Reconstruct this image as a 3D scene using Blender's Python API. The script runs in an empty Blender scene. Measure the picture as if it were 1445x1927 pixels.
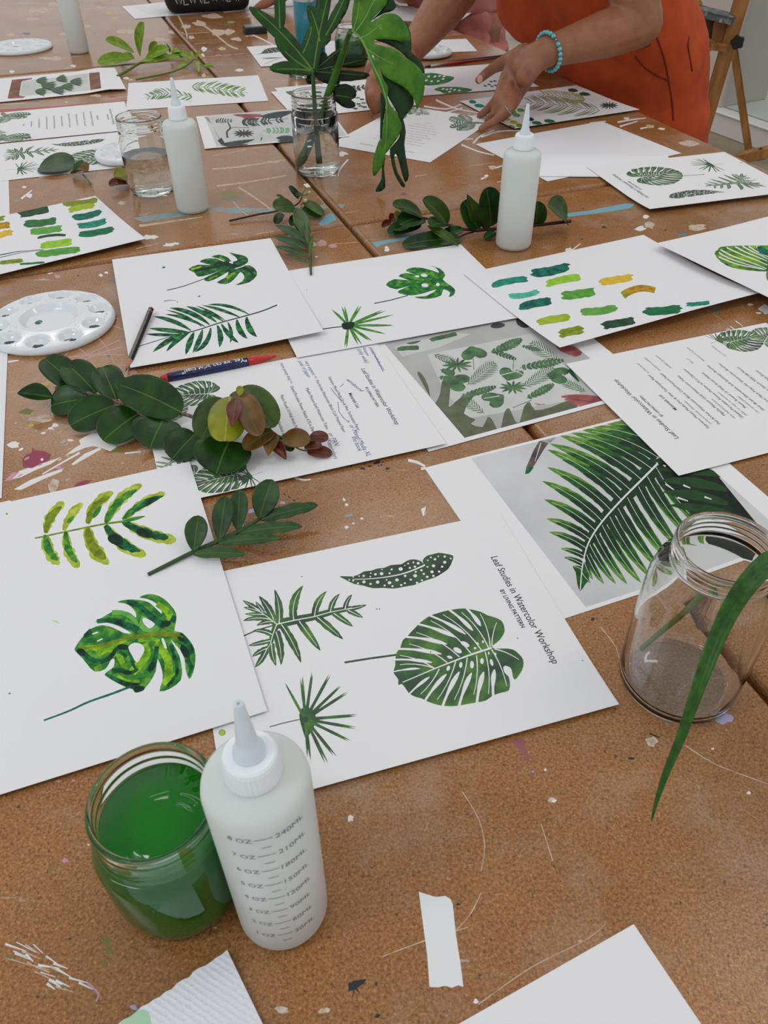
import bpy, bmesh, math, random
from mathutils import Vector, Matrix, noise
from mathutils.geometry import delaunay_2d_cdt
random.seed(7)
SC = bpy.context.scene
COL = SC.collection
pi = math.pi

# ------------------------------------------------------------------ camera
FPX, PITCH, ROLL, CAMH = 1474.516, 0.7316025, -0.0074664, 0.4785077
PX, PY = 722.5, 963.5
CF = Vector((0, math.cos(PITCH), -math.sin(PITCH)))
_R0 = Vector((1, 0, 0)); _U0 = _R0.cross(CF)
CR = _R0*math.cos(ROLL) + _U0*math.sin(ROLL)
CU = -_R0*math.sin(ROLL) + _U0*math.cos(ROLL)
CC = Vector((0, 0, CAMH))
cd = bpy.data.cameras.new('camera'); cam = bpy.data.objects.new('camera', cd); COL.objects.link(cam)
cam.matrix_world = Matrix(((CR.x, CU.x, -CF.x, 0), (CR.y, CU.y, -CF.y, 0), (CR.z, CU.z, -CF.z, CAMH), (0, 0, 0, 1)))
cd.sensor_fit = 'VERTICAL'; cd.sensor_height = 36.0; cd.lens = 36.0*FPX/1927.0
cd.clip_start = 0.02; cd.clip_end = 60
SC.camera = cam
cd.dof.use_dof = True; cd.dof.focus_distance = .82; cd.dof.aperture_fstop = 22

def ray(x, y):
    return CR*((x-PX)/FPX) - CU*((y-PY)/FPX) + CF
def P(x, y, z=0.0):
    """the world point at height z that the photo shows at this spot"""
    d = ray(x, y); return CC + d*((z-CAMH)/d.z)
def PD(x, y, depth):
    return CC + ray(x, y)*depth
def PP(x, y, o, n):
    d = ray(x, y); return CC + d*((o-CC).dot(n)/d.dot(n))

# ------------------------------------------------------------------ tagging
def tag(o, label=None, cat=None, group=None, kind=None):
    if label: o['label'] = label
    if cat: o['category'] = cat
    if group: o['group'] = group
    if kind: o['kind'] = kind
    return o
def empty(name, loc, label=None, cat=None, group=None):
    o = bpy.data.objects.new(name, None); COL.objects.link(o)
    o.location = loc; o.empty_display_size = .03
    return tag(o, label, cat, group)
def link(name, me, parent=None, loc=None):
    o = bpy.data.objects.new(name, me); COL.objects.link(o)
    if loc is not None: o.location = loc
    if parent is not None: o.parent = parent
    return o

# ------------------------------------------------------------------ materials
def lin(c):
    r = []
    for v in c[:3]:
        v = v/255.0
        r.append(v/12.92 if v <= .04045 else ((v+.055)/1.055)**2.4)
    return tuple(r)+(1.0,)
_M = {}
def newmat(name):
    m = bpy.data.materials.new(name); m.use_nodes = True
    nt = m.node_tree; b = nt.nodes['Principled BSDF']
    return m, nt, b
def sset(b, **k):
    for n, v in k.items():
        b.inputs[n.replace('_', ' ')].default_value = v
def noisecol(nt, b, cols, scale, detail=3, rough=.55, coord='Object', stretch=None, lo=.35, hi=.65, sock='Base Color'):
    tc = nt.nodes.new('ShaderNodeTexCoord'); no = nt.nodes.new('ShaderNodeTexNoise'); cr = nt.nodes.new('ShaderNodeValToRGB')
    src = tc.outputs[coord]
    if stretch:
        mp = nt.nodes.new('ShaderNodeMapping'); mp.inputs['Scale'].default_value = stretch
        nt.links.new(src, mp.inputs['Vector']); src = mp.outputs['Vector']
    nt.links.new(src, no.inputs['Vector'])
    no.inputs['Scale'].default_value = scale; no.inputs['Detail'].default_value = detail; no.inputs['Roughness'].default_value = rough
    nt.links.new(no.outputs['Fac'], cr.inputs['Fac'])
    e = cr.color_ramp.elements
    while len(e) < len(cols): e.new(.5)
    for i, c in enumerate(cols):
        e[i].position = lo + (hi-lo)*i/(len(cols)-1); e[i].color = lin(c)
    if sock: nt.links.new(cr.outputs['Color'], b.inputs[sock])
    return cr, src
def addbump(nt, b, scale, strength, dist=.001, detail=3, src=None):
    no = nt.nodes.new('ShaderNodeTexNoise'); bp = nt.nodes.new('ShaderNodeBump')
    no.inputs['Scale'].default_value = scale; no.inputs['Detail'].default_value = detail
    if src is None:
        tc = nt.nodes.new('ShaderNodeTexCoord'); src = tc.outputs['Object']
    nt.links.new(src, no.inputs['Vector'])
    bp.inputs['Strength'].default_value = strength; bp.inputs['Distance'].default_value = dist
    nt.links.new(no.outputs['Fac'], bp.inputs['Height']); nt.links.new(bp.outputs['Normal'], b.inputs['Normal'])
def mat(name, col, rough=.6, metal=0.0, bump=None, spec=.5, cols=None, scale=40, **kw):
    if name in _M: return _M[name]
    m, nt, b = newmat(name)
    b.inputs['Base Color'].default_value = lin(col)
    sset(b, Roughness=rough, Metallic=metal); b.inputs['Specular IOR Level'].default_value = spec
    if cols: noisecol(nt, b, cols, scale, **kw)
    if bump: addbump(nt, b, *bump)
    _M[name] = m
    return m
def wc(name, cols, scale=90, rough=.75, lo=.36, hi=.66):
    """watercolour paint soaked into paper: pigment pools in patches"""
    if name in _M: return _M[name]
    m, nt, b = newmat(name); sset(b, Roughness=rough); b.inputs['Specular IOR Level'].default_value = .3
    noisecol(nt, b, cols, scale, detail=4, lo=lo, hi=hi)
    _M[name] = m
    return m

PAPER = mat('watercolour_paper', (228, 227, 228), .85, bump=(900, .25, .0003), spec=.2)
PRINTPAPER = mat('print_paper', (229, 228, 228), .8, spec=.25)
INK = mat('black_print_ink', (35, 35, 38), .7)
GREYINK = mat('grey_print_ink', (120, 122, 122), .7)
BLUEINK = mat('blue_pen_ink', (45, 50, 130), .6)
GREYPEN = mat('grey_pen_ink', (120, 118, 122), .6)

# ------------------------------------------------------------------ 2-D helpers (lists of (x, y))
def area(p):
    return sum(p[i-1][0]*p[i][1]-p[i][0]*p[i-1][1] for i in range(len(p)))/2
def smooth(pts, k=3, closed=True):
    n = len(pts); out = []
    rng = n if closed else n-1
    for i in range(rng):
        p0, p1, p2, p3 = (pts[(i-1) % n], pts[i], pts[(i+1) % n], pts[(i+2) % n]) if closed else \
            (pts[max(i-1, 0)], pts[i], pts[i+1], pts[min(i+2, n-1)])
        for j in range(k):
            t = j/k
            out.append(tuple(.5*((2*p1[c])+(-p0[c]+p2[c])*t+(2*p0[c]-5*p1[c]+4*p2[c]-p3[c])*t*t+(-p0[c]+3*p1[c]-3*p2[c]+p3[c])*t*t*t) for c in range(len(p1))))
    if not closed: out.append(tuple(pts[-1]))
    return out
def cr_(x0, y0, s, pts):
    return [(x0+s*x, y0+s*y) for x, y in pts]
def curve3(p0, p1, bend, n):
    """points from p0 to p1 bowed sideways by bend (fraction of length)"""
    dx, dy = p1[0]-p0[0], p1[1]-p0[1]
    return [(p0[0]+dx*t - dy*bend*4*t*(1-t), p0[1]+dy*t + dx*bend*4*t*(1-t)) for t in [i/n for i in range(n+1)]]
def ribbon(pts, wf):
    """polygon round a centre line; wf(t) gives half width"""
    n = len(pts); L, R = [], []
    for i, p in enumerate(pts):
        a = pts[max(i-1, 0)]; b = pts[min(i+1, n-1)]
        dx, dy = b[0]-a[0], b[1]-a[1]; d = math.hypot(dx, dy) or 1
        w = wf(i/(n-1)); L.append((p[0]-dy/d*w, p[1]+dx/d*w)); R.append((p[0]+dy/d*w, p[1]-dx/d*w))
    return L+R[::-1]
def stroke(pts, w, w2=None, k=1):
    w2 = w if w2 is None else w2
    if k > 1: pts = smooth(pts, k, False)
    return ribbon(pts, lambda t: (w+(w2-w)*t)/2)
def blade(p0, p1, w, bend=0.0, n=8, peak=.45, wob=0.0, base=.15, seed=0, tip=.0):
    """leaf-shaped polygon from base p0 to tip p1, full width w"""
    rnd = random.Random(int(p0[0]*7+p1[1]*13)+seed)
    def wf(t):
        a = t/peak if t < peak else (1-t)/(1-peak)
        a = max(0, math.sin(pi/2*a))
        a = a**.8
        if t < peak: a = base+(1-base)*a
        else: a = tip+(1-tip)*a
        if t > .999: a = tip*.5
        return w/2*a*(1+(rnd.uniform(-wob, wob) if 0 < t < 1 else 0))
    return ribbon(curve3(p0, p1, bend, n), wf)
def ell(cx, cy, rx, ry, ang=0, n=12):
    c, s = math.cos(ang), math.sin(ang)
    return [(cx+rx*math.cos(a)*c-ry*math.sin(a)*s, cy+rx*math.cos(a)*s+ry*math.sin(a)*c) for a in [2*pi*i/n for i in range(n)]]
def swash(p0, p1, w, seed=0, n=9):
    """one broad brush dab with rough ends"""
    r = random.Random(seed)
    dx, dy = p1[0]-p0[0], p1[1]-p0[1]; d = math.hypot(dx, dy); ex, ey = dx/d, dy/d
    c = curve3(p0, p1, r.uniform(-.06, .06), n); up, dn = [], []
    for i, p in enumerate(c):
        t = i/n; a = w/2*(min(1, .72+1.1*math.sqrt(t*(1-t))))
        up.append((p[0]-ey*a*r.uniform(.85, 1.08), p[1]+ex*a*r.uniform(.85, 1.08)))
        dn.append((p[0]+ey*a*r.uniform(.85, 1.08), p[1]-ex*a*r.uniform(.85, 1.08)))
    endA = [(c[-1][0]+ex*w*r.uniform(-.25, .35)-ey*w*q, c[-1][1]+ey*w*r.uniform(-.1, .1)+ex*w*q) for q in (.2, 0, -.2)]
    endB = [(c[0][0]-ex*w*r.uniform(-.25, .35)-ey*w*q, c[0][1]+ex*w*q) for q in (-.2, 0, .2)]
    return up+endA+dn[::-1]+endB

# ------------------------------------------------------------------ text outlines
_TX = {}
def text_geo(body, shear=0.0, offset=0.0, res=2):
    key = (body, shear, offset, res)
    if key not in _TX:
        cu = bpy.data.curves.new('t', 'FONT'); cu.body = body; cu.shear = shear; cu.offset = offset
        cu.resolution_u = res; cu.fill_mode = 'BOTH'
        ob = bpy.data.objects.new('t', cu); COL.objects.link(ob)
        me = bpy.data.meshes.new_from_object(ob)
        vs = [(v.co.x, v.co.y) for v in me.vertices]; fs = [tuple(p.vertices) for p in me.polygons]
        bpy.data.objects.remove(ob); bpy.data.curves.remove(cu); bpy.data.meshes.remove(me)
        x0 = min(v[0] for v in vs); x1 = max(v[0] for v in vs)
        _TX[key] = ([(x-x0, y) for x, y in vs], fs, x1-x0)
    return _TX[key]

# ------------------------------------------------------------------ planar meshes with inlaid shapes
def inside(x, y, p):
    w = 0; j = len(p)-1
    for i in range(len(p)):
        x0, y0 = p[j]; x1, y1 = p[i]
        if (y0 <= y) != (y1 <= y):
            c = (x1-x0)*(y-y0)-(x-x0)*(y1-y0)
            if y1 > y0 and c > 0: w += 1
            elif y1 < y0 and c < 0: w -= 1
        j = i
    return w != 0
def planar(outline, layers, grid=None, eps=1e-4):
    """triangulate outline (mm) with inlaid polygons; returns verts, faces, top layer of each face"""
    V, E = [], []; polys = []
    def add(poly):
        q = [poly[0]]
        for p in poly[1:]:
            if abs(p[0]-q[-1][0])+abs(p[1]-q[-1][1]) > 1e-2: q.append(p)
        if abs(q[0][0]-q[-1][0])+abs(q[0][1]-q[-1][1]) <= 1e-2: q.pop()
        s = len(V); n = len(q); V.extend(Vector(p) for p in q); E.extend((s+i, s+(i+1) % n) for i in range(n))
        polys.append((q, min(p[0] for p in q), max(p[0] for p in q), min(p[1] for p in q), max(p[1] for p in q)))
    add(outline)
    for l in layers: add(l)
    if grid: V.extend(Vector(p) for p in grid)
    ov, oe, of, _, _, _ = delaunay_2d_cdt(V, E, [], 0, eps, False)
    F, Lr = [], []
    rp = list(enumerate(polys))[::-1]
    for f in of:
        cx = sum(ov[i].x for i in f)/len(f); cy = sum(ov[i].y for i in f)/len(f)
        q = polys[0]
        if not (q[1] <= cx <= q[2] and q[3] <= cy <= q[4] and inside(cx, cy, q[0])): continue
        for k, (q, a, b, c, d) in rp:
            if a <= cx <= b and c <= cy <= d and inside(cx, cy, q): break
        F.append(f if area([tuple(ov[i]) for i in f]) > 0 else f[::-1]); Lr.append(k)
    return ov, F, Lr

class Sheet:
    """a sheet of paper: origin at its photo-left back corner, u along the long way, v towards the viewer (metres)"""
    all = {}
    def __init__(s, key, name, label, cat, a, b, z0, anchors, base=PRINTPAPER, lift=None, group=None, thick=.0003, outline=None):
        s.a, s.b, s.z0, s.base, s.lift, s.name, s.label, s.cat, s.group, s.th_, s.outline = a, b, z0, base, lift or (lambda u, v: 0.0), name, label, cat, group, thick, outline
        W = [P(q[2], q[3], z0+(q[4] if len(q) > 4 else 0)) for q in anchors]
        loc = [complex(q[0]*a, -q[1]*b) for q in anchors]; wd = [complex(w.x, w.y) for w in W]
        mc = sum(loc)/len(loc); mw = sum(wd)/len(wd)
        k = sum((w-mw)*(l-mc).conjugate() for l, w in zip(loc, wd)); s.rot = k/abs(k)
        s.o = mw - s.rot*mc
        s.layers, s.lm, s.texts, s.mats = [], [], [], [base]
        Sheet.all[key] = s
    def w(s, u, v, dz=0.0):
        q = s.o + s.rot*complex(u, -v)
        return Vector((q.real, q.imag, s.z0+s.th_+s.lift(u, v)+dz))
    def uv(s, x, y):
        z = s.z0+s.th_
        for _ in range(4):
            p = P(x, y, z); q = (complex(p.x, p.y)-s.o)/s.rot; u, v = q.real, -q.imag
            z = s.z0+s.th_+s.lift(u, v)
        return (u, v)
    def mi(s, m):
        if m not in s.mats: s.mats.append(m)
        return s.mats.index(m)
    def poly(s, pts, m):
        """pts in metres on the sheet"""
        s.layers.append(pts); s.lm.append(s.mi(m))
    def px(s, pts, m):
        s.poly([s.uv(*p) for p in pts], m)
    def text(s, body, u, v, ang, size, m, shear=0, offset=0, res=2, center=False, hx=1.0, ys=1.0):
        V, F, w = text_geo(body, shear, offset, res)
        e = (math.cos(ang), math.sin(ang)); up = (math.sin(ang), -math.cos(ang)); off = -w/2 if center else 0
        s.texts.append(([(u+((x+off)*e[0]*hx+y*ys*up[0])*size, v+((x+off)*e[1]*hx+y*ys*up[1])*size) for x, y in V], F, s.mi(m)))
    def text_px(s, body, p0, p1, m, **k):
        a = s.uv(*p0); b = s.uv(*p1); V, F, w = text_geo(body, k.get('shear', 0), k.get('offset', 0), k.get('res', 2))
        d = math.hypot(b[0]-a[0], b[1]-a[1]); s.text(body, a[0], a[1], math.atan2(b[1]-a[1], b[0]-a[0]), d/w, m, **k)
        return a, b
    def build(s):
        mm = 1000.0
        out = s.outline or [(0, 0), (s.a, 0), (s.a, s.b), (0, s.b)]
        if area(out) < 0: out = out[::-1]
        ol = []
        for i in range(len(out)):
            p, q = out[i], out[(i+1) % len(out)]; n = max(1, int(math.hypot(q[0]-p[0], q[1]-p[1])/.012))
            ol += [((p[0]+(q[0]-p[0])*j/n)*mm, (p[1]+(q[1]-p[1])*j/n)*mm) for j in range(n)]
        g = [((i+.5)*12.0, (j+.5)*12.0) for i in range(int(s.a*mm/12)) for j in range(int(s.b*mm/12))] if not s.outline else []
        V, F, L = planar(ol, [[(x*mm, y*mm) for x, y in l] for l in s.layers], g)
        c0 = s.w(s.a/2, s.b/2); c0.z = s.z0
        verts = [s.w(v.x/mm, v.y/mm)-c0 for v in V]; n = len(verts)
        faces = [tuple(f) if True else f for f in F]; mid = [0 if l == 0 else s.lm[l-1] for l in L]
        # orientation: (u, -v) is right handed
        faces = [f[::-1] for f in faces]
        cnt = {}
        for f in faces:
            for i in range(len(f)):
                e = (f[i], f[(i+1) % len(f)]); cnt[e] = 1
        bd = [e for e in cnt if (e[1], e[0]) not in cnt]
        dn = {}
        for a_, b_ in bd:
            for q in (a_, b_):
                if q not in dn: dn[q] = len(verts); verts.append(verts[q]-Vector((0, 0, s.th_)))
        for a_, b_ in bd: faces.append((b_, a_, dn[a_], dn[b_])); mid.append(0)
        # underside
        base = len(verts)
        gi = {}
        for f in list(F):
            t = []
            for q in f:
                if q in dn: t.append(dn[q])
                else:
                    if q not in gi: gi[q] = len(verts); verts.append(verts[q]-Vector((0, 0, s.th_)))
                    t.append(gi[q])
            faces.append(tuple(t)); mid.append(0)
        for pts, tf, m in s.texts:
            b0 = len(verts)
            verts += [s.w(u, v, .00012)-c0 for u, v in pts]
            faces += [tuple(b0+i for i in f) for f in tf]; mid += [m]*len(tf)
        me = bpy.data.meshes.new(s.name); me.from_pydata([tuple(v) for v in verts], [], faces)
        for m in s.mats: me.materials.append(m)
        me.polygons.foreach_set('material_index', mid); me.update()
        o = link(s.name, me, None, c0); tag(o, s.label, s.cat, s.group); s.obj = o
        return o

# ------------------------------------------------------------------ 3-D mesh helpers
def lathe(name, prof, m, parent=None, loc=(0, 0, 0), seg=64, smooth_=True, closed=False, sub=0):
    """revolve (r, z) pairs"""
    V, F = [], []
    rings = []
    for r, z in prof:
        if r < 1e-6: rings.append([len(V)]); V.append((0, 0, z))
        else:
            rings.append(list(range(len(V), len(V)+seg)))
            V += [(r*math.cos(2*pi*i/seg), r*math.sin(2*pi*i/seg), z) for i in range(seg)]
    pr = list(zip(rings, rings[1:]))
    if closed: pr.append((rings[-1], rings[0]))
    for A, B in pr:
        for i in range(seg):
            j = (i+1) % seg
            if len(A) == 1 and len(B) == 1: continue
            if len(A) == 1: F.append((A[0], B[j], B[i]))
            elif len(B) == 1: F.append((A[i], A[j], B[0]))
            else: F.append((A[i], A[j], B[j], B[i]))
    me = bpy.data.meshes.new(name); me.from_pydata(V, [], F); me.materials.append(m)
    if smooth_: me.polygons.foreach_set('use_smooth', [True]*len(F))
    me.update()
    bm = bmesh.new(); bm.from_mesh(me); bmesh.ops.recalc_face_normals(bm, faces=bm.faces); bm.to_mesh(me); bm.free()
    return link(name, me, parent, loc)
def tube(name, pts, r, m, parent=None, loc=None, seg=10, r2=None, k=4, caps=True, flat=1.0):
    """round tube through 3-D points; r may be a list"""
    pts = [tuple(p) for p in pts]
    n0 = len(pts)
    rr = list(r) if isinstance(r, (list, tuple)) else [r+((r2 if r2 is not None else r)-r)*i/(n0-1) for i in range(n0)]
    if k > 1 and n0 > 2:
        q = smooth([p+(rr[i],) for i, p in enumerate(pts)], k, False)
        pts = [a[:3] for a in q]; rr = [max(a[3], 1e-5) for a in q]
    P3 = [Vector(p) for p in pts]
    if loc is not None: P3 = [p-Vector(loc) for p in P3]
    V, F = [], []; up = None
    for i, p in enumerate(P3):
        t = (P3[min(i+1, len(P3)-1)]-P3[max(i-1, 0)]).normalized()
        if up is None:
            up = Vector((0, 0, 1)) if abs(t.z) < .9 else Vector((1, 0, 0))
        x = t.cross(up).normalized(); up = x.cross(t).normalized()
        V += [p+(x*math.cos(2*pi*j/seg)+up*math.sin(2*pi*j/seg)*flat)*rr[i] for j in range(seg)]
    for i in range(len(P3)-1):
        for j in range(seg):
            a, b = i*seg+j, i*seg+(j+1) % seg; F.append((a, b, b+seg, a+seg))
    if caps: F.append(tuple(range(seg))[::-1]); F.append(tuple(range(len(V)-seg, len(V))))
    me = bpy.data.meshes.new(name); me.from_pydata([tuple(v) for v in V], [], F); me.materials.append(m)
    me.polygons.foreach_set('use_smooth', [True]*(len(F)-(2 if caps else 0))+([False, False] if caps else [])); me.update()
    bm = bmesh.new(); bm.from_mesh(me); bmesh.ops.recalc_face_normals(bm, faces=bm.faces); bm.to_mesh(me); bm.free()
    return link(name, me, parent, loc if parent is None else None)
def box(name, p, q, m, parent=None, loc=None, bev=0.0, rot=None):
    """box between corners p and q (local), bevelled"""
    bm = bmesh.new(); bmesh.ops.create_cube(bm, size=1)
    for v in bm.verts:
        v.co = Vector((p[i]+(q[i]-p[i])*(v.co[i]+.5) for i in range(3)))
    if bev: bmesh.ops.bevel(bm, geom=bm.edges[:], offset=bev, segments=2, profile=.6, affect='EDGES')
    if rot: bmesh.ops.transform(bm, matrix=rot, verts=bm.verts)
    me = bpy.data.meshes.new(name); bm.to_mesh(me); bm.free(); me.materials.append(m)
    return link(name, me, parent, loc)
def solid(o, t=.0005, off=0):
    md = o.modifiers.new('thickness', 'SOLIDIFY'); md.thickness = t; md.offset = off
    return o
# ------------------------------------------------------------------ work tables (six pushed together)
TT = Vector((-.354008, .935242, 0)); TN = Vector((.935242, .354008, 0)); TO = Vector((-.0469, 1.1877, 0))
def st(x, y): 
    p = P(x, y)-TO; return (p.dot(TN), p.dot(TT))
def board_mat():
    m, nt, b = newmat('pressed_fibre_board'); L = nt.links.new; N = nt.nodes.new
    tc = N('ShaderNodeTexCoord'); src = tc.outputs['Object']
    def no(scale, det=4, rough=.6, st_=None):
        n = N('ShaderNodeTexNoise'); n.inputs['Scale'].default_value = scale; n.inputs['Detail'].default_value = det; n.inputs['Roughness'].default_value = rough
        if st_:
            mp = N('ShaderNodeMapping'); mp.inputs['Scale'].default_value = st_; L(src, mp.inputs['Vector']); L(mp.outputs['Vector'], n.inputs['Vector'])
        else: L(src, n.inputs['Vector'])
        return n.outputs['Fac']
    def ramp(f, stops):
        r = N('ShaderNodeValToRGB'); L(f, r.inputs['Fac']); e = r.color_ramp.elements
        while len(e) < len(stops): e.new(.5)
        for i, (p, c) in enumerate(stops): e[i].position = p; e[i].color = lin(c) if len(c) == 3 else c
        return r.outputs['Color']
    def mix(f, a, c, mode='MIX'):
        x = N('ShaderNodeMix'); x.data_type = 'RGBA'; x.blend_type = mode
        if isinstance(f, float): x.inputs['Factor'].default_value = f
        else: L(f, x.inputs['Factor'])
        L(a, x.inputs['A'])
        if isinstance(c, tuple): x.inputs['B'].default_value = c
        else: L(c, x.inputs['B'])
        return x.outputs['Result']
    base = ramp(no(520, 6, .8), [(.3, (82, 54, 24)), (.43, (144, 99, 57)), (.55, (178, 127, 78)), (.72, (216, 171, 122))])
    grit = ramp(no(330, 5, .85), [(.34, (178, 168, 156)), (.46, (246, 244, 240)), (.7, (255, 252, 246))]); base = mix(1.0, base, grit, 'MULTIPLY')
    broad = ramp(no(6, 3, .5), [(.3, (226, 220, 208)), (.7, (255, 255, 255))])
    c = mix(1.0, base, broad, 'MULTIPLY')
    fl = ramp(no(260, 2, .5), [(.70, (0, 0, 0)), (.74, (160, 160, 160))])
    c = mix(fl, c, lin((205, 165, 118)))
    dk = ramp(no(180, 3, .6), [(.29, (255, 255, 255)), (.325, (0, 0, 0))])
    c = mix(dk, c, lin((84, 54, 28)))
    # old paint haze and scuffs
    hz = N('ShaderNodeMath'); hz.operation = 'MULTIPLY'
    L(ramp(no(7, 6, .7), [(.5, (0, 0, 0)), (.68, (255, 255, 255))]), hz.inputs[0]); hz.inputs[1].default_value = .28
    c = mix(hz.outputs[0], c, lin((190, 178, 165)))
    sc = N('ShaderNodeMath'); sc.operation = 'MULTIPLY'
    L(ramp(no(9, 8, .75, (1.0, 7.0, 1.0)), [(.63, (0, 0, 0)), (.68, (255, 255, 255))]), sc.inputs[0]); sc.inputs[1].default_value = .5
    c = mix(sc.outputs[0], c, lin((205, 197, 188)))
    L(c, b.inputs['Base Color']); b.inputs['Specular IOR Level'].default_value = .42
    rr = ramp(no(14, 4), [(.3, (86, 86, 86)), (.7, (140, 140, 140))]); L(rr, b.inputs['Roughness'])
    bp = N('ShaderNodeBump'); bp.inputs['Strength'].default_value = .35; bp.inputs['Distance'].default_value = .0004
    L(no(500, 3), bp.inputs['Height']); L(bp.outputs['Normal'], b.inputs['Normal'])
    return m
BOARD = board_mat()
def pm(n, c, r=.5): return mat('dried_paint_'+n, c, r)
W_, W2 = pm('white', (222, 220, 216)), mat('thin_white_paint', (196, 182, 166), .6, cols=[(176, 140, 102), (206, 196, 184)], scale=160)
TEAL, BLUE, RED, PINK = pm('blue', (110, 165, 178)), pm('slate', (92, 112, 128)), pm('magenta', (140, 45, 70)), pm('pink', (196, 140, 160))
BLK, YEL, GRN, LAV = pm('black', (32, 30, 36)), pm('ochre', (196, 170, 70)), pm('olive', (110, 112, 40)), pm('lavender', (165, 158, 190))
TBL = mat('thin_blue_paint', (120, 160, 170), .6, cols=[(150, 130, 105), (112, 165, 180)], scale=120)
PLUM, RUST = pm('plum', (140, 85, 85)), pm('rust', (160, 80, 60))
MARKS = []   # (polygon in photo coordinates, material)
def mk(pts, m): MARKS.append(([st(*p) for p in pts], m))
def splat(x, y, r, m, asp=.6, seed=0):
    rd = random.Random(int(x*31+y*17)+seed); n = 11
    mk([(x+r*rd.uniform(.55, 1.25)*math.cos(2*pi*i/n), y+r*asp*rd.uniform(.5, 1.25)*math.sin(2*pi*i/n)) for i in range(n)], m)
def line(pts, w, m, w2=None, k=3): mk(stroke(pts, w, w2, k), m)
# near-left spills
def m4(pts, m): mk(cr_(0, 640, .3992, pts), m)
m4([(305, 545), (350, 510), (380, 492), (372, 472), (400, 455), (440, 436), (520, 440), (548, 505), (520, 524), (480, 508), (440, 500), (400, 508), (350, 530)], W_)
m4([(335, 585), (400, 535), (470, 505), (478, 514), (420, 548), (345, 590)], W_); m4([(40, 660), (90, 618), (160, 592), (220, 575), (290, 550), (240, 584), (170, 612), (100, 646)], W_); m4([(65, 704), (140, 660), (220, 630), (300, 604), (290, 620), (200, 658), (100, 706)], W_)
m4([(140, 240), (200, 205), (245, 190), (215, 222), (180, 248)], YEL); m4([(20, 664), (60, 625), (92, 622), (50, 662)], PINK)
m4([(108, 600), (104, 560), (122, 540), (150, 530), (152, 505), (165, 520), (205, 522), (242, 540), (232, 565), (190, 585), (150, 604)], RED); m4([(345, 698), (360, 676), (400, 660), (436, 662), (400, 684)], RED)
for k_ in range(14):
    rd_ = random.Random(k_); x_, y_ = 1280+rd_.uniform(-10, 0), 0
    splat(652+rd_.uniform(0, 80), 884-(rd_.uniform(0, 18)), rd_.uniform(2, 6), pm('navy', (34, 30, 52)), .5, k_)
for k_ in range(26):
    rd_ = random.Random(k_+99); m4(ell(rd_.uniform(60, 330), rd_.uniform(360, 700), rd_.uniform(4, 16), rd_.uniform(2, 7), -.5, 7), rd_.choice([W2, W2, LAV, pm('faded_pink', (188, 142, 140)), pm('dull_olive', (140, 128, 70)), W_]))
line([(150, 852), (118, 870), (80, 892)], 4, W_, 2)
mk([(90, 912), (100, 900), (112, 905), (108, 920), (98, 930), (92, 922)], W2); splat(110, 880, 8, pm('violet', (180, 140, 170)), .5)
splat(50, 774, 14, GRN, .4); splat(80, 788, 26, W2, .3); splat(104, 800, 8, W_, .5)
splat(94, 806, 6, W_, .5); splat(81, 815, 5, W_, .5); splat(25, 838, 13, W_, .6); splat(132, 828, 6, W_, .4); splat(58, 800, 7, YEL, .4)
mk([(208, 850), (222, 840), (232, 838), (226, 848), (214, 852)], GRN); line([(235, 853), (265, 850)], 3, W_); line([(15, 681), (35, 678)], 4, W_, 2)
splat(205, 669, 5, BLUE); splat(210, 528, 5, BLUE); splat(190, 518, 5, W_, .5); splat(200, 513, 4, W_); splat(94, 512, 8, W_, .5); splat(108, 520, 8, PINK, .4); splat(82, 511, 4, PINK)
for a, b_ in [((95, 700), (130, 660)), ((120, 690), (225, 640)), ((130, 672), (232, 668)), ((60, 664), (140, 648)), ((150, 640), (205, 620)), ((140, 650), (180, 690)), ((175, 625), (215, 682)), ((190, 612), (235, 622)), ((110, 662), (165, 640)), ((200, 604), (222, 600)), ((160, 676), (232, 652)), ((205, 690), (260, 690))]:
    line([a, ((a[0]+b_[0])/2+3, (a[1]+b_[1])/2-3), b_], 2.2, pm('faded_pink', (188, 142, 140)), 1.4)
splat(250, 700, 9, pm('faded_pink', (0, 0, 0)), .5)
# near-right and front
line([(768, 866), (785, 870), (800, 878)], 6, W_, 4); line([(792, 882), (816, 880)], 5, W_, 3); mk([(792, 958), (802, 953), (798, 968), (806, 960), (796, 972)], W_)
splat(681, 976, 4, W_); splat(647, 940, 3, W_, 1); splat(652, 950, 4, W_, .8); splat(652, 992, 4, W_, .9); splat(665, 985, 3, W_); line([(650, 972), (664, 968)], 3, TEAL)
splat(474, 961, 8, LAV, .7); splat(455, 990, 6, LAV, 1.1); splat(532, 946, 5, LAV, .6); line([(490, 1048), (516, 1036)], 7, PLUM, 4)
for i in range(5): line([(533+i*9, 929+i*5.5), (538+i*9, 932+i*5.5)], 2, BLK, k=1)
line([(555, 898), (570, 903), (585, 902)], 4, W_, 2); line([(548, 895), (560, 902)], 2.5, W_)
mk([(960, 1394), (984, 1390), (998, 1434), (990, 1428), (976, 1410)], PLUM); mk([(998, 1448), (1003, 1446), (1006, 1456), (1004, 1463), (998, 1458)], PLUM)
splat(1003, 1452, 3, LAV); splat(1038, 1507, 9, W2, .6); splat(1043, 1507, 5, W_, .7); splat(660, 1541, 6, W_, 1.2); splat(1026, 1449, 3, W_, 1)
mk([(655, 1850), (668, 1845), (690, 1842), (684, 1852), (672, 1858), (678, 1870), (668, 1862), (656, 1866)], BLK); splat(708, 1852, 4, BLK, 1); splat(862, 1702, 5, BLK, .8); splat(710, 1912, 5, BLK, 1.2)
line([(668, 1858), (662, 1880)], 3, BLK, 1)
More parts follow.
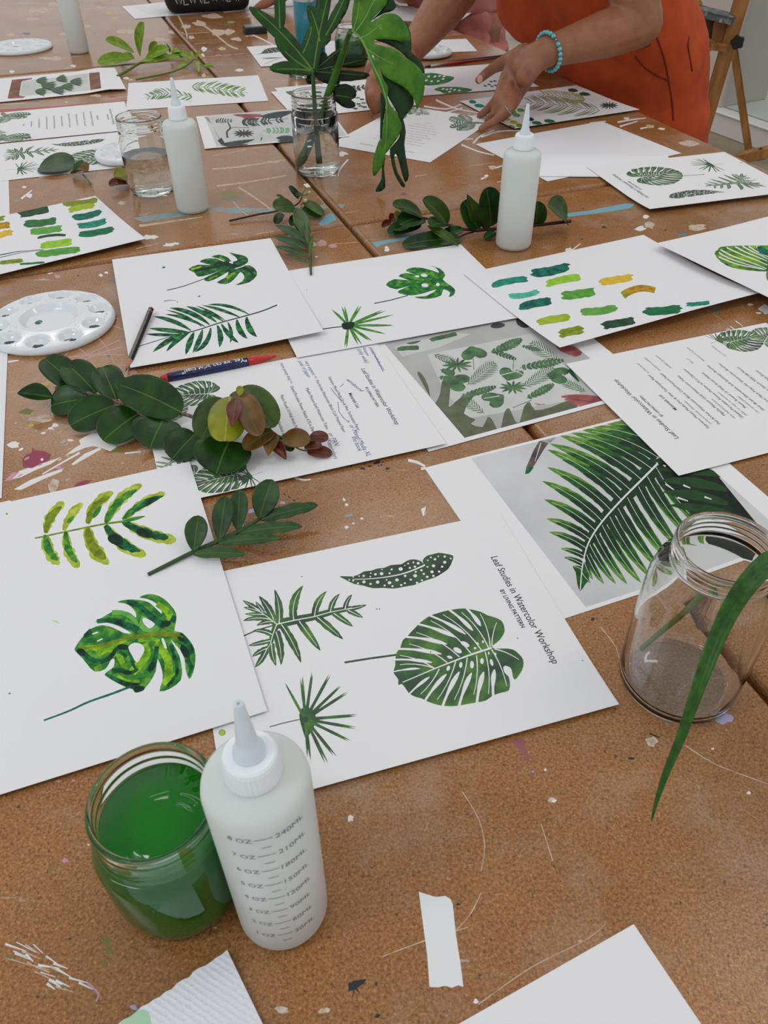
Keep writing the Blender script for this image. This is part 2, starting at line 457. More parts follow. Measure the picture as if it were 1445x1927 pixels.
for i in range(26):
    rd = random.Random(i); x, y = rd.gauss(85, 30), 0; y = 1800+(x-60)*.62+rd.gauss(0, 13)
    line([(x-rd.uniform(6, 22), y-rd.uniform(1, 6)), (x+rd.uniform(6, 22), y+rd.uniform(4, 14))], rd.uniform(2, 6), [W_, W2, W_][i % 3], 1.5, 1)
line([(165, 1850), (185, 1870), (180, 1885)], 5, pm('violet', (180, 150, 172)), 2)
splat(200, 1772, 8, GRN, 1.3); splat(204, 1790, 7, GRN, 1); splat(196, 1812, 6, GRN, 1.5); splat(117, 1857, 4, GRN, 1); splat(20, 1801, 5, GRN, 1); splat(252, 1896, 7, LAV, .8)
splat(122, 1619, 6, PINK, .8); splat(110, 1470, 4, PINK); splat(138, 1469, 4, PINK); splat(95, 1636, 5, GRN, .8); splat(1188, 1427, 6, BLK, .5); line([(1222, 1380), (1240, 1388)], 3, BLK, 2)
splat(1362, 1352, 20, LAV, .5); splat(1225, 1395, 14, W2, .7); splat(1409, 1492, 5, W_, .8); splat(1341, 1409, 3, W_, 1); line([(1290, 1403), (1350, 1440), (1445, 1475)], 2, W2, 1)
line([(870, 1490), (900, 1540), (912, 1590), (905, 1640)], 1.5, W2); line([(905, 1680), (885, 1720), (850, 1760)], 1.8, W2); line([(720, 1800), (800, 1770), (880, 1745)], 1.6, W2)
line([(900, 1890), (1000, 1820), (1100, 1770), (1140, 1738)], 2, W2, 1); line([(1018, 1550), (1040, 1620)], 1.4, W2); line([(1130, 1180), (1160, 1220), (1168, 1260)], 1.6, W2, 1)
splat(60, 1725, 4, GRN, 1); splat(1115, 1165, 4, BLK, 1); splat(1195, 1160, 8, BLK, .5); splat(895, 1885, 5, W_, 1); splat(530, 1900, 14, W2, .5); splat(610, 1902, 12, W2, .5)
# middle of the tables: blue strips, smears, spots
mk([(690, 462), (700, 456), (760, 446), (790, 440), (796, 446), (756, 452), (720, 460), (696, 472)], TEAL); mk([(600, 420), (615, 404), (640, 395), (648, 402), (630, 415), (604, 428)], TEAL)
mk([(582, 392), (610, 384), (650, 384), (645, 391), (612, 392), (590, 398)], TBL); mk([(1060, 402), (1110, 396), (1175, 383), (1195, 384), (1185, 392), (1120, 402), (1070, 408)], TEAL)
mk([(400, 395), (440, 390), (500, 392), (560, 384), (556, 390), (500, 399), (430, 402)], TBL); mk([(250, 410), (300, 402), (380, 396), (420, 388), (420, 394), (350, 406), (270, 418)], TBL)
mk([(640, 845-410), (650, 436), (656, 446), (645, 452)], TBL) if False else None
splat(590, 460, 8, W2, .6); splat(604, 458, 9, pm('faded_pink', (0, 0, 0)), .8); splat(625, 462, 9, pm('faded_pink', (0, 0, 0)), .5); splat(595, 483, 3, W_)
splat(285, 446, 14, W_, .4); splat(318, 461, 12, W_, .35); splat(330, 458, 8, W_, .3); line([(262, 425), (300, 420), (380, 408)], 5, W2, 2); line([(408, 350), (470, 342), (540, 330)], 3, W2, 2); line([(400, 318), (450, 314), (540, 300)], 3, W2, 2)
line([(420, 356), (450, 392), (470, 408)], 2.5, W2, 1); line([(448, 352), (480, 372), (512, 396)], 3.5, W2, 2); splat(230, 382, 9, W2, .5); splat(55, 368, 6, W_, .8); line([(40, 374), (60, 358)], 4, W_, 2); splat(32, 378, 7, TBL, .5); splat(45, 352, 5, W_, .4)
splat(430, 365, 22, pm('dull_olive', (140, 128, 70)), .3); splat(440, 374, 24, pm('dull_slate', (125, 120, 105)), .25); splat(1205, 430, 11, W_, .5); splat(1222, 424, 12, W2, .5); splat(1215, 408, 7, W_, .5)
splat(1300, 421, 6, GRN, .5); splat(1285, 441, 9, BLUE, .35); splat(1310, 427, 20, W2, .35); splat(1252, 433, 3, BLK, .4); splat(1345, 582, 9, BLUE, .5); splat(1412, 573, 5, W_, .5); splat(1427, 589, 5, W_, .4)
splat(1440, 582, 12, pm('light_grey', (205, 206, 206)), .7); line([(1330, 583), (1370, 610)], 1.6, pm('dull_olive', (0, 0, 0)), 1); line([(1384, 604), (1398, 614)], 2, W_, 1); line([(1374, 614), (1385, 622)], 2, W_, 1); splat(1370, 621, 5, W2, .8)
splat(1070, 470, 7, W_, .8); line([(1070, 476), (1092, 458)], 3, W_, 1.5); splat(1136, 428, 5, BLK, .5); splat(1095, 450, 3, BLK, .5); splat(893, 437, 4, W_, .5); splat(975, 372, 5, W_, .4); splat(760, 365, 9, PLUM, .4); splat(728, 469, 6, W_, 1)
# mid-right white scribbles near the hand
for a in [[(782, 252), (830, 240), (880, 222)], [(820, 236), (850, 228), (905, 215)], [(798, 200), (840, 205), (868, 196)], [(820, 188), (858, 204), (900, 212)], [(830, 215), (870, 203)], [(905, 258), (940, 247), (985, 246)],
          [(890, 270), (905, 255), (930, 245)], [(868, 272), (900, 285), (930, 292)], [(872, 262), (890, 261)], [(1162, 230), (1190, 225), (1215, 222)], [(1110, 232), (1140, 228)], [(1205, 242), (1225, 238)], [(1166, 238), (1200, 228)], [(655, 300), (640, 318), (636, 332)], [(925, 318), (945, 312)], [(905, 337), (915, 333)]]:
    line(a, 3.4, W_, 1.8)
splat(926, 315, 9, W2, .5); splat(915, 331, 5, W_, .5); splat(1180, 223, 6, W_, .5); splat(1222, 238, 9, W2, .4); splat(1245, 242, 7, W_, .3); splat(1300, 270, 20, W2, .3)
# far left tables
for x, y, r, m, a in [(205, 24, 9, pm('ochre', (0, 0, 0)), .3), (160, 50, 12, W2, .3), (60, 36, 14, W2, .25), (50, 63, 8, BLUE, .3), (128, 64, 16, W2, .2), (20, 66, 10, W2, .3), (95, 110, 22, W2, .18), (23, 135, 5, W_, .5), (138, 124, 6, W_, .4),
                      (182, 128, 9, W_, .3), (215, 34, 7, YEL, .3), (72, 20, 30, W2, .15), (330, 60, 16, W2, .3), (376, 44, 14, W2, .4), (410, 60, 18, W2, .4), (384, 92, 6, W_, .9), (381, 104, 5, W_, .8), (392, 97, 9, pm('grey', (120, 115, 115)), .3),
                      (405, 101, 7, RED, .3), (418, 92, 8, W2, .4), (445, 74, 12, W2, .3), (470, 66, 10, PINK, .4), (505, 60, 12, W2, .3), (400, 30, 20, W2, .25), (435, 42, 9, pm('faded_green', (140, 150, 110)), .3), (360, 70, 8, W2, .4), (430, 60, 11, W2, .5),
                      (240, 60, 20, W2, .25), (300, 75, 18, W2, .2), (450, 132, 8, W_, .3), (245, 150, 5, W2, .4), (358, 128, 6, TEAL, .4), (383, 142, 5, W2, .8), (312, 144, 10, RUST, .3), (238, 147, 7, W_, .3), (270, 20, 22, W2, .2), (480, 30, 20, W2, .2),
                      (125, 192, 3, W_, .4), (50, 206, 6, W_, .5), (68, 190, 8, BLUE, .3), (240, 197, 6, W2, .5), (430, 270, 12, W2, .2), (445, 235, 8, W2, .3), (512, 305, 12, W2, .2), (640, 290, 14, W_, .4), (410, 104, 6, PINK, .3),
                      (495, 48, 14, PINK, .3), (525, 40, 12, W2, .3), (180, 180, 10, W2, .3), (212, 182, 9, RUST, .3), (190, 14, 9, W2, .3), (100, 8, 12, W2, .3), (350, 50, 9, W2, .6)]:
    splat(x, y, r, m, a)
line([(370, 38), (400, 60), (430, 85), (448, 92)], 3, W2, 3); line([(458, 58), (490, 72), (515, 85)], 3, W_, 2); line([(335, 28), (350, 60), (352, 74)], 3, W2, 2)
mk([(0, 206), (100, 200), (222, 190), (238, 187), (240, 191), (120, 204), (0, 213)], pm('rust_red', (172, 78, 66))); line([(0, 196), (50, 194)], 2, W2)
rd = random.Random(5)
for i in range(70):   # small stray flecks everywhere, and long faint knife scratches
    x, y = rd.uniform(0, 1445), rd.uniform(60, 1900); splat(x, y, rd.uniform(1.2, 3.2)*(0.6+y/1900), rd.choice([W_, W2, W2, BLK, BLUE, PLUM, GRN]), .6)
for i in range(46):
    x, y = rd.uniform(-50, 1000), rd.uniform(40, 480); l = rd.uniform(20, 80)
    line([(x, y), (x+l, y-l*rd.uniform(.05, .25))], rd.uniform(.6, 1.5), W2, .5, 1)
PLY = mat('plywood_edge', (150, 105, 62), .6, cols=[(96, 62, 32), (160, 116, 72)], scale=300, stretch=(.1, .1, 3))
TMETAL = mat('painted_table_frame', (60, 60, 62), .5)
def table(s0, s1, t0, t1, label):
    c = TO+TN*((s0+s1)/2)+TT*((t0+t1)/2)
    root = empty('work_table', (c.x, c.y, -.75), label, 'table', 'fibreboard work tables pushed together')
    R = .007; hs, ht = (s1-s0)/2, (t1-t0)/2; ms, mt = (s0+s1)/2, (t0+t1)/2
    ls, lm = [], []
    mats = [BOARD]
    for p, m in MARKS:
        q = [((a-ms)*1000, (b_-mt)*1000) for a, b_ in p]
        if max(x for x, y in q) < -hs*1000 or min(x for x, y in q) > hs*1000 or max(y for x, y in q) < -ht*1000 or min(y for x, y in q) > ht*1000: continue
        ls.append(q); 
        if m not in mats: mats.append(m)
        lm.append(mats.index(m))
    a, b_ = (hs-R)*1000, (ht-R)*1000
    V, F, L = planar([(-a, -b_), (a, -b_), (a, b_), (-a, b_)], ls)
    f = lambda s_, t_, z: TN*s_+TT*t_+Vector((0, 0, z))
    verts = [f(v.x/1000, v.y/1000, .75) for v in V]; loc = [(v.x/1000, v.y/1000) for v in V]
    F = [tuple(q) for q in F]; mid = [0 if l == 0 else lm[l-1] for l in L]
    cnt = set((q[i], q[(i+1) % len(q)]) for q in F for i in range(len(q)))
    bd = [e for e in cnt if (e[1], e[0]) not in cnt]
    prof = [(R*math.sin(x), -R*(1-math.cos(x))) for x in (.4, .8, 1.2, pi/2)]+[(R, -.030)]
    prev = {}
    for e in bd:
        for q in e: prev[q] = q
    for d, z in prof:
        nx = {}
        for q in prev:
            x, y = loc[q]; sx = (1 if x > 0 else -1)*d if abs(abs(x)-a/1000) < 1e-5 else 0; sy = (1 if y > 0 else -1)*d if abs(abs(y)-b_/1000) < 1e-5 else 0
            nx[q] = len(verts); verts.append(f(x+sx, y+sy, .75+z))
        for p, q in bd:
            F.append((prev[q], prev[p], nx[p], nx[q])); mid.append(0)
        prev = nx
    z = .72; b4 = [f(x, y, z) for x, y in ((-hs, -ht), (hs, -ht), (hs, ht), (-hs, ht))]; k = len(verts); verts += b4; F.append((k+3, k+2, k+1, k)); mid.append(0)
    me = bpy.data.meshes.new('tabletop'); me.from_pydata([tuple(v) for v in verts], [], F)
    for m in mats: me.materials.append(m)
    me.polygons.foreach_set('material_index', mid)
    me.polygons.foreach_set('use_smooth', [False]*len(F)); me.update()
    link('tabletop', me, root)
    rz = Matrix.Rotation(math.atan2(TN.y, TN.x), 4, 'Z')
    for sx in (-1, 1):
        for sy in (-1, 1):
            x, y = sx*(hs-.06), sy*(ht-.08)
            box('leg', (x-.025, y-.025, 0), (x+.025, y+.025, .68), TMETAL, root, bev=.004, rot=rz)
    box('apron', (-hs+.04, -ht+.06, .66), (hs-.04, -ht+.085, .7185), TMETAL, root, rot=rz); box('apron', (-hs+.04, ht-.085, .66), (hs-.04, ht-.06, .7185), TMETAL, root, rot=rz)
g = .003
table(-.765+g, -g, -1.19, .016-g, 'brown fibreboard worktable nearest the viewer on the left, under the pencil and round palette')
table(g, .768, -1.19, .012-g, 'brown fibreboard worktable at lower right, under the big clear jar and fern print')
table(-.765+g, -g, .016+g, 1.19-g, 'paint-streaked worktable on the left, under the water-filled mason jar')
table(g, .768, .012+g, 1.19-g, 'scribbled worktable on the right, under the dark leafy branch and the reaching hand')
table(-.765+g, -g, 1.19+g, 2.37, 'farthest left worktable, under the pale green sprig and tall back bottle')
table(g, .755, 1.19+g, 2.37, 'farthest right worktable, paint-spattered, under the black patterned pouch')
# ------------------------------------------------------------------ papers
LL, LW = .2794, .2159      # letter
WL, WW = .3048, .2286      # watercolour block
LV = .0006
G1 = wc('print_green', [(60, 76, 64), (66, 100, 62), (92, 132, 62)], 40)
G1S = wc('print_green_faded', [(86, 104, 88), (104, 134, 96)], 60)
GD = wc('print_dark_green', [(56, 66, 60), (70, 98, 66)], 50)
g_lo, g_hi = dict(k=3), None
def crp(sh, x0, y0, s, pts, m): sh.px(cr_(x0, y0, s, pts), m)

# ---- the printed leaf sheet in front
main = Sheet('main', 'printed_sheet', 'nearest printed sheet of four dark green leaves with its title reading downwards', 'printed sheet', LL, LW, LV*2,
             [(1, 0, 938, 968), (1, 1, 1164, 1332), (.012, .02, 425, 1085)], lift=lambda u, v: .0025*max(0, (v-.14)/.076)**2)
main.o = complex(-.1631, .4502); main.rot = complex(math.cos(.2871), math.sin(.2871))
A = (400, 1080, .22145)
def phil(sh, T, g, wv, sc=1.0):
    lobes = [((565, 425), (525, 130), 50, .06), ((690, 395), (770, 98), 58, -.12), ((865, 362), (970, 145), 46, -.1), ((1000, 328), (1082, 168), 38, -.1), ((1125, 300), (1185, 175), 32, -.08), ((1130, 300), (1310, 262), 30, .03),
             ((1150, 308), (1280, 372), 34, .0), ((1030, 335), (1195, 448), 40, .0), ((890, 368), (1112, 558), 50, .0), ((735, 400), (918, 655), 54, .0), ((585, 430), (752, 758), 54, -.04), ((538, 490), (582, 778), 54, -.05),
             ((500, 590), (540, 783), 44, .05), ((470, 630), (335, 705), 34, .05), ((460, 640), (358, 795), 40, -.05), ((490, 568), (302, 610), 32, .0), ((505, 515), (340, 487), 36, .1),
             ((400, 310), (255, 225), 32, .0), ((420, 330), (258, 285), 28, .05), ((440, 345), (272, 340), 28, .0), ((495, 388), (255, 400), 36, .08), ((530, 405), (372, 440), 34, .08), ((430, 325), (365, 235), 28, 0), ((520, 390), (392, 187), 50, .05)]
    sp = [(545, 428), (690, 395), (865, 362), (1000, 325), (1130, 300), (1180, 288)]; s2 = [(545, 428), (510, 520), (490, 595), (455, 645)]; s3 = [(545, 428), (480, 375), (410, 325), (360, 290)]
    crp(sh, *T, stroke([(262, 528), (380, 478), (535, 432)], 11, k=3), GD)
    for s_, w in ((sp, 66), (s2, 46), (s3, 44)): crp(sh, *T, stroke(s_, w*1.25, w*.5, 3), g)
    for i, (a, b_, w, bd) in enumerate(lobes): crp(sh, *T, blade(a, b_, w*1.28, bd, 12, .4, .12, .92, i), g)
    for s_, w in ((sp, 10), (s2, 9), (s3, 8)): crp(sh, *T, stroke(s_, w*wv, w*.5*wv, 3), sh.base)
    for a, b_, w, bd in lobes: crp(sh, *T, stroke([q for q in curve3(a, b_, bd, 6)][:6], 8*wv, 3*wv), sh.base)
def fan(sh, T, g):
    tips = [(612, 920), (745, 885), (763, 865), (842, 830), (852, 845), (990, 848), (1005, 855), (1085, 945), (1095, 952), (1145, 998), (1153, 1010), (1232, 1193), (1225, 1209), (1222, 1303), (1218, 1318), (1178, 1418), (1158, 1424), (1058, 1555), (1028, 1548), (985, 1615), (958, 1615), (835, 1590), (805, 1560)]
    crp(sh, *T, stroke([(485, 1300), (600, 1268), (755, 1233)], 8), GD)
    crp(sh, *T, [(735, 1200), (750, 1150), (780, 1130), (830, 1140), (870, 1180), (880, 1240), (860, 1300), (820, 1370), (785, 1390), (765, 1330), (745, 1260)], GD)
    for i, t in enumerate(tips):
        dx, dy = t[0]-790, t[1]-1235; d = math.hypot(dx, dy); crp(sh, *T, blade((790+dx/d*(25)-dy/d*((i % 2)*10-5), 1235+dy/d*25+dx/d*((i % 2)*10-5)), t, 24, .0, 7, .4, 0, .9), g)
Bq = (620, 1020, .2699)
def spotleaf(sh, T, g):
    crp(sh, *T, smooth([(70, 238), (150, 240), (200, 228), (240, 205), (290, 200), (330, 185), (380, 180), (430, 160), (500, 155), (540, 130), (590, 120), (640, 135), (655, 155), (650, 125), (680, 95), (720, 85), (760, 75), (810, 82), (862, 95), (855, 135), (830, 185), (790, 215), (740, 245), (690, 262), (640, 280), (590, 300), (520, 312), (450, 325), (380, 320), (300, 322), (240, 305), (170, 292), (110, 262)], 2), g)
    crp(sh, *T, stroke([(160, 260), (300, 255), (450, 235), (560, 205), (665, 160)], 4, 11, 3), sh.base)
    for x, y, r in [(165, 243, 6), (207, 238, 6), (238, 236, 9), (288, 217, 6), (284, 241, 6), (320, 225, 10), (363, 221, 13), (366, 192, 5), (433, 191, 8), (419, 218, 8), (496, 188, 15), (524, 163, 5), (548, 150, 7), (560, 180, 8), (585, 142, 7), (595, 172, 9), (618, 148, 11), (137, 264, 6), (165, 270, 7), (198, 288, 8), (240, 278, 12), (286, 292, 9), (335, 280, 13), (384, 303, 8), (398, 264, 6), (418, 284, 13),
                    (439, 308, 8), (470, 264, 13), (500, 300, 9), (525, 287, 8), (527, 236, 10), (566, 262, 9), (597, 235, 14), (601, 208, 8), (610, 284, 9), (641, 197, 9), (644, 267, 8), (657, 222, 9), (681, 243, 10), (714, 208, 12), (724, 236, 9), (764, 206, 9), (725, 166, 12), (683, 173, 7), (785, 172, 9), (735, 120, 10), (707, 107, 7), (685, 127, 6), (758, 100, 6), (803, 101, 9), (803, 141, 12), (845, 115, 7)]:
        crp(sh, *T, ell(x, y, r, r*.85, 0, 8), sh.base)
MON_OUT = [(1135, 725), (1180, 690), (1215, 640), (1220, 600), (1200, 550), (1150, 525), (1100, 510), (1050, 485), (960, 465), (900, 465), (835, 475), (790, 485), (740, 500), (700, 515), (660, 540), (620, 572), (600, 595), (565, 630), (540, 662), (510, 685), (490, 745), (470, 765), (458, 820), (458, 860), (445, 905), (458, 930), (480, 960), (478, 998), (505, 990), (540, 1035), (560, 1060), (600, 1080), (640, 1090), (680, 1110), (740, 1132), (790, 1142), (850, 1145), (905, 1140), (960, 1130), (1030, 1118), (1090, 1105), (1140, 1070), (1200, 1050), (1250, 1035), (1258, 980), (1245, 930), (1215, 870), (1240, 865), (1270, 890), (1285, 965), (1330, 915), (1350, 870), (1350, 820), (1320, 780), (1280, 750), (1220, 742), (1150, 742)]
MON_SLIT = [((1055, 585), (955, 462), 30), ((1000, 618), (835, 473), 28), ((950, 643), (700, 513), 26), ((880, 664), (616, 572), 28), ((818, 712), (536, 662), 28), ((780, 780), (486, 745), 28), ((715, 840), (456, 820), 24), ((632, 882), (442, 905), 16),
            ((698, 940), (552, 1064), 22), ((815, 920), (663, 1110), 30), ((905, 905), (788, 1145), 34), ((990, 912), (903, 1143), 34), ((1075, 905), (1027, 1122), 36), ((1150, 888), (1141, 1072), 34), ((1215, 868), (1288, 968), 34)]
MON_VEIN = [((1120, 730), (1050, 500)), ((1132, 725), (1165, 560)), ((1110, 740), (920, 490)), ((1060, 755), (790, 505)), ((985, 775), (705, 548)), ((905, 800), (605, 630)), ((820, 840), (555, 710)), ((730, 880), (490, 790)), ((740, 882), (490, 855)),
            ((765, 885), (635, 1060)), ((880, 830), (750, 1100)), ((960, 805), (870, 1100)), ((1025, 790), (1005, 1065)), ((1085, 765), (1108, 1060)), ((1130, 750), (1235, 1005)), ((1150, 745), (1320, 820))]
MON_HOLE = [(945, 712, 34, 16, .5), (893, 755, 33, 17, .5), (838, 803, 20, 10, .3), (828, 880, 12, 19, .3), (915, 857, 12, 21, .1), (993, 855, 14, 27, 0), (1063, 830, 13, 21, 0), (1130, 840, 11, 25, -.3), (1110, 775, 6, 12, 0), (1155, 780, 8, 10, -.5), (1030, 707, 14, 8, .5), (1015, 740, 10, 8, 0), (1070, 695, 8, 10, 0)]
def monstera(sh, T, g, detail=True, stem=True):
    if stem: crp(sh, *T, stroke([(105, 840), (280, 812), (470, 786)], 14), GD)
    crp(sh, *T, smooth(MON_OUT, 2), g)
    for a, b_, w in MON_SLIT: crp(sh, *T, ribbon(curve3(a, b_, .03, 6), lambda t, w=w: w*(.25+.25*math.sin(pi*min(1, t*1.6))) if t > 0 else w*.12), sh.base)
    crp(sh, *T, stroke([(1130, 738), (1000, 780), (880, 825), (740, 880), (510, 978)], 14, 6, 3), sh.base)
    for a, b_ in MON_VEIN: crp(sh, *T, stroke(curve3(a, b_, .06 if b_[1] < 900 and b_[0] < 1100 else -.05, 5), 8, 4), sh.base)
    if detail:
        for x, y, rx, ry, an in MON_HOLE: crp(sh, *T, ell(x, y, rx, ry, an, 10), sh.base)
phil(main, A, G1, 1); fan(main, A, G1); spotleaf(main, Bq, GD); monstera(main, Bq, G1)
main.px(ell(418, 1378.5, 6.5, 6, 0, 12), wc('dark_green_ring', [(90, 130, 50), (100, 140, 60)])); main.px(ell(418, 1378.5, 5.4, 5, 0, 12), wc('lime', [(150, 186, 52), (176, 208, 84)]))
for x, y in ((568, 1085), (709, 1146), (714, 1146), (1096, 1243), (974, 1201), (810, 1227)): main.px(ell(x, y, 1.8, 1.2, 0, 6), GREYINK)
n_print = len(main.layers)
tl = main.text_px('Leaf Studies in Watercolor Workshop', (923, 1049), (1040, 1250), INK, res=3, ys=1.18, offset=.004)
tb = main.text_px('BY LIVING PATTERN', (940, 1111), (981, 1182), INK, offset=.016, res=3, ys=1.1)
def copyprint(sh, k=1.0):
    for l, m in zip(main.layers[:n_print], main.lm[:n_print]):
        mm = main.mats[m]; sh.poly(l, sh.base if mm is main.base else mm)
    for V, F, m in main.texts: sh.texts.append((V, F, sh.mi(main.mats[m])))

# ---- same print, far right and far left
tr = Sheet('tr', 'printed_sheet', 'printed sheet of four leaves turned upside down, near the right table edge', 'printed sheet', LL, LW, LV*6, [(1, 1, 1104, 304), (0, 1, 1353.6, 285), (1, 0, 1233.6, 413)], lift=lambda u, v: .004*max(0, 1-v/.08)**2)
copyprint(tr)
lp = Sheet('lp', 'printed_sheet', 'printed sheet of four leaves at the left edge, partly under a dark loose leaf', 'printed sheet', LL, LW, LV*1,
           [(0, 0, 0, 271), (1, 0, 228, 247)])
c1, c2, c3 = main.uv(570, 1353), main.uv(638, 1083), main.uv(690, 1137)
def reanchor(sh, prs):
    W = [P(x, y, sh.z0) for _, (x, y) in prs]; loc = [complex(u, -v) for (u, v), _ in prs]; wd_ = [complex(w.x, w.y) for w in W]
    mc = sum(loc)/len(loc); mw = sum(wd_)/len(wd_); k = sum((w-mw)*(l-mc).conjugate() for l, w in zip(loc, wd_)); sh.rot = k/abs(k); sh.o = mw-sh.rot*mc
reanchor(lp, [(c1, (37, 317)), (c2, (97, 272)), (c3, (109, 281)), (main.uv(850, 1048), (196, 263))])
copyprint(lp)

# ---- materials list (three copies)
LINES = ['Materials List', 'Fabriano Mixed Media Dry & Wet Techniques Paper', 'Pad Arches Watercolor Block Cold Pressed Paper', 'Mijello Mission Gold Watercolor Tubes', 'Glazed Porcelain Flower Palette 4.75 in Diameter', 'Plastic Round 10 Well Artist Palette', 'Silver Brush Silverwhite Soft Synthetic Brushes', 'Creative Mark Polar-Flo Watercolor Brushes', 'Fine Art Sketch 7000 HB Pencil', 'Plastic White Eraser', 'Water']
def placeleaf(sh, src, x, y, ang, sc, g):
    """a small copy of one of the printed leaves: src layers normalised"""
    for pts, isbase in src:
        c, s_ = math.cos(ang)*sc, math.sin(ang)*sc
        sh.poly([(x+a*c-b_*s_, y+a*s_+b_*c) for a, b_ in pts], sh.base if isbase else g)
def normal(fn, **k):
    d = Sheet('tmp', 'x', '', '', LL, LW, 0, [(0, 0, 100, 100), (1, 0, 200, 100)]); d.o, d.rot = main.o, main.rot; d.z0 = main.z0
    fn(d); pts = [p for l in d.layers for p in l]; xs = [p[0] for p in pts]; ys = [p[1] for p in pts]; cx, cy, r = (min(xs)+max(xs))/2, (min(ys)+max(ys))/2, max(max(xs)-min(xs), max(ys)-min(ys))
    return [([((x-cx)/r, (y-cy)/r) for x, y in l], m == 0) for l, m in zip(d.layers, d.lm)]
NM = normal(lambda d: monstera(d, Bq, G1, False, False)); NP = normal(lambda d: phil(d, A, G1, 1)); NS = normal(lambda d: spotleaf(d, Bq, G1)); NF = normal(lambda d: fan(d, A, G1))
def materials(sh, mh=INK, tx=True):
    def row(t, u, width, off=0.0, c=.109):
        w = text_geo(t, 0, off)[2]; sh.text(t, u, c, pi/2, width/w, mh, offset=off, center=True); return width/w
    row('Leaf Studies in Watercolor Workshop', .2432, .1165, .004); row('BY LIVING PATTERN', .2355, .0405, .012); row('Materials List', .2147, .0305, .008)
    sz = .1085/text_geo(LINES[1])[2]
    for i, l in enumerate(LINES[1:]): sh.text(l, .2030-i*.0149, .109, pi/2, sz, mh, center=True)
    for i, (u, v, an, sc, k) in enumerate([(.055, .035, .4, .055, NM), (.025, .055, 2.2, .05, NM), (.03, .018, 1.2, .04, NS), (.02, .185, -.5, .05, NM), (.055, .19, .1, .055, NM), (.015, .15, 2.6, .045, NP), (.08, .2, 2.9, .04, NF)]):
        placeleaf(sh, k, u, v, an, sc, G1S if i % 2 else G1)
matl = Sheet('matl', 'materials_list', 'materials list with blue pen notes under the round-leaved branch', 'paper', LL, LW, LV*3, [(1, 1, 821, 840), (1, 0, 703, 652), (.25, 1, 481, 909)], lift=lambda u, v: .0015*max(0, (v-.12)/.09)**2)
materials(matl)
hand = dict(shear=.28, offset=-.004)
for b_, p0, p1 in [('STORES w/Arche prints', (563, 90), (634, 206)), ('Amazon', (532, 90), (556, 132)), ('(only wide)', (506, 98), (548, 168)), ('very expens <-', (246, 160), (296, 246)), ('pads of paper', (213, 158), (262, 242)), ('wirebound', (452, 252), (528, 312)),
                   ('or Mixed Media XL', (468, 478), (556, 632)), ('the book', (480, 535), (514, 608)), ('(very pretty but) <-', (122, 168), (176, 272)), ('or PAN', (362, 518), (398, 582)), ('Watercolors', (352, 545), (392, 646))]:
    matl.text_px(b_, *cr_(480, 620, .37815, [p0, p1]), BLUEINK, **hand)
for l in ([(572, 92), (604, 140), (636, 210)], [(376, 290), (402, 325), (430, 358)], [(412, 360), (418, 410), (440, 440), (467, 462)], [(423, 285), (442, 270)], [(460, 458), (467, 462), (466, 452)]): matl.px(stroke(cr_(480, 620, .37815, l), 1.0), BLUEINK)
matr = Sheet('matr', 'materials_list', 'upside down materials list with grey handwriting at the right edge of the photo', 'paper', LL, LW, LV*4, [(1, 1, 1065, 684), (0, 1, 1440, 608), (1, 0, 1278, 896)], lift=lambda u, v: 0)
materials(matr)
for i, (t0, t1) in enumerate([('(several kinds, Michaels)', 'to find quick'), ('', 'but good quality'), ('very helpful portions', 'holders & paints'), ('(blue or real, or another)', ''), ('(or ceramic plate)', 'lots of'), ('', 'because it is great'), ('(or any)', ''), ('', 'any 2 of these')]):
    u = .2030-i*.0149-.0062
    if t0: matr.text(t0, u, .060, pi/2, .0046, GREYPEN, **hand)
    if t1: matr.text(t1, u+.004, .166, pi/2, .0046, GREYPEN, **hand)
matf = Sheet('matf', 'materials_list', 'white materials list lying at the far left edge above the leaf print', 'paper', LL, LW, LV*2.2, [(1, 0, 225, 192), (1, 1, 246, 243), (.2, 0, 46, 209)])
materials(matf, GREYINK)
matm = Sheet('matm', 'materials_list', 'angled materials list behind the dangling monstera leaf', 'paper', LL, LW, LV, [(0, 0, 924, 228), (1, 0, 805, 305), (0, 1, 752.4, 204), (1, 1, 615.6, 274)])
matm.lift = lambda u, v: .006*max(0, 1-u/.1)**2
materials(matm, GREYINK)

# ---- watercolour in front left
YG = wc('yellow_green_wash', [(150, 160, 30), (170, 185, 60), (190, 204, 88)], 110); MG = wc('mid_green_wash', [(20, 96, 40), (52, 128, 44), (104, 160, 50)], 120); DG = wc('deep_green_wash', [(6, 40, 26), (10, 84, 48), (24, 120, 66)], 120)
BG = wc('bright_green_wash', [(84, 138, 16), (122, 176, 26), (150, 198, 48)], 150); LG = wc('light_green_wash', [(84, 156, 72), (116, 180, 76)], 90); SG = wc('stem_teal', [(6, 84, 68), (24, 120, 96)], 200); OG = wc('olive_green_wash', [(96, 112, 18), (134, 152, 26)], 150)
lw = Sheet('lw', 'watercolour_painting', 'large watercolour of a bright green split leaf and a wavy fern spray, front left', 'painting', WW, WL, LV*6, [(1, 0, 357, 866), (1, 1, 497, 1336), (.223, 1, 0, 1490), (.28, 0, 25, 951)], base=PAPER)
C_ = (60, 1080, .23529)
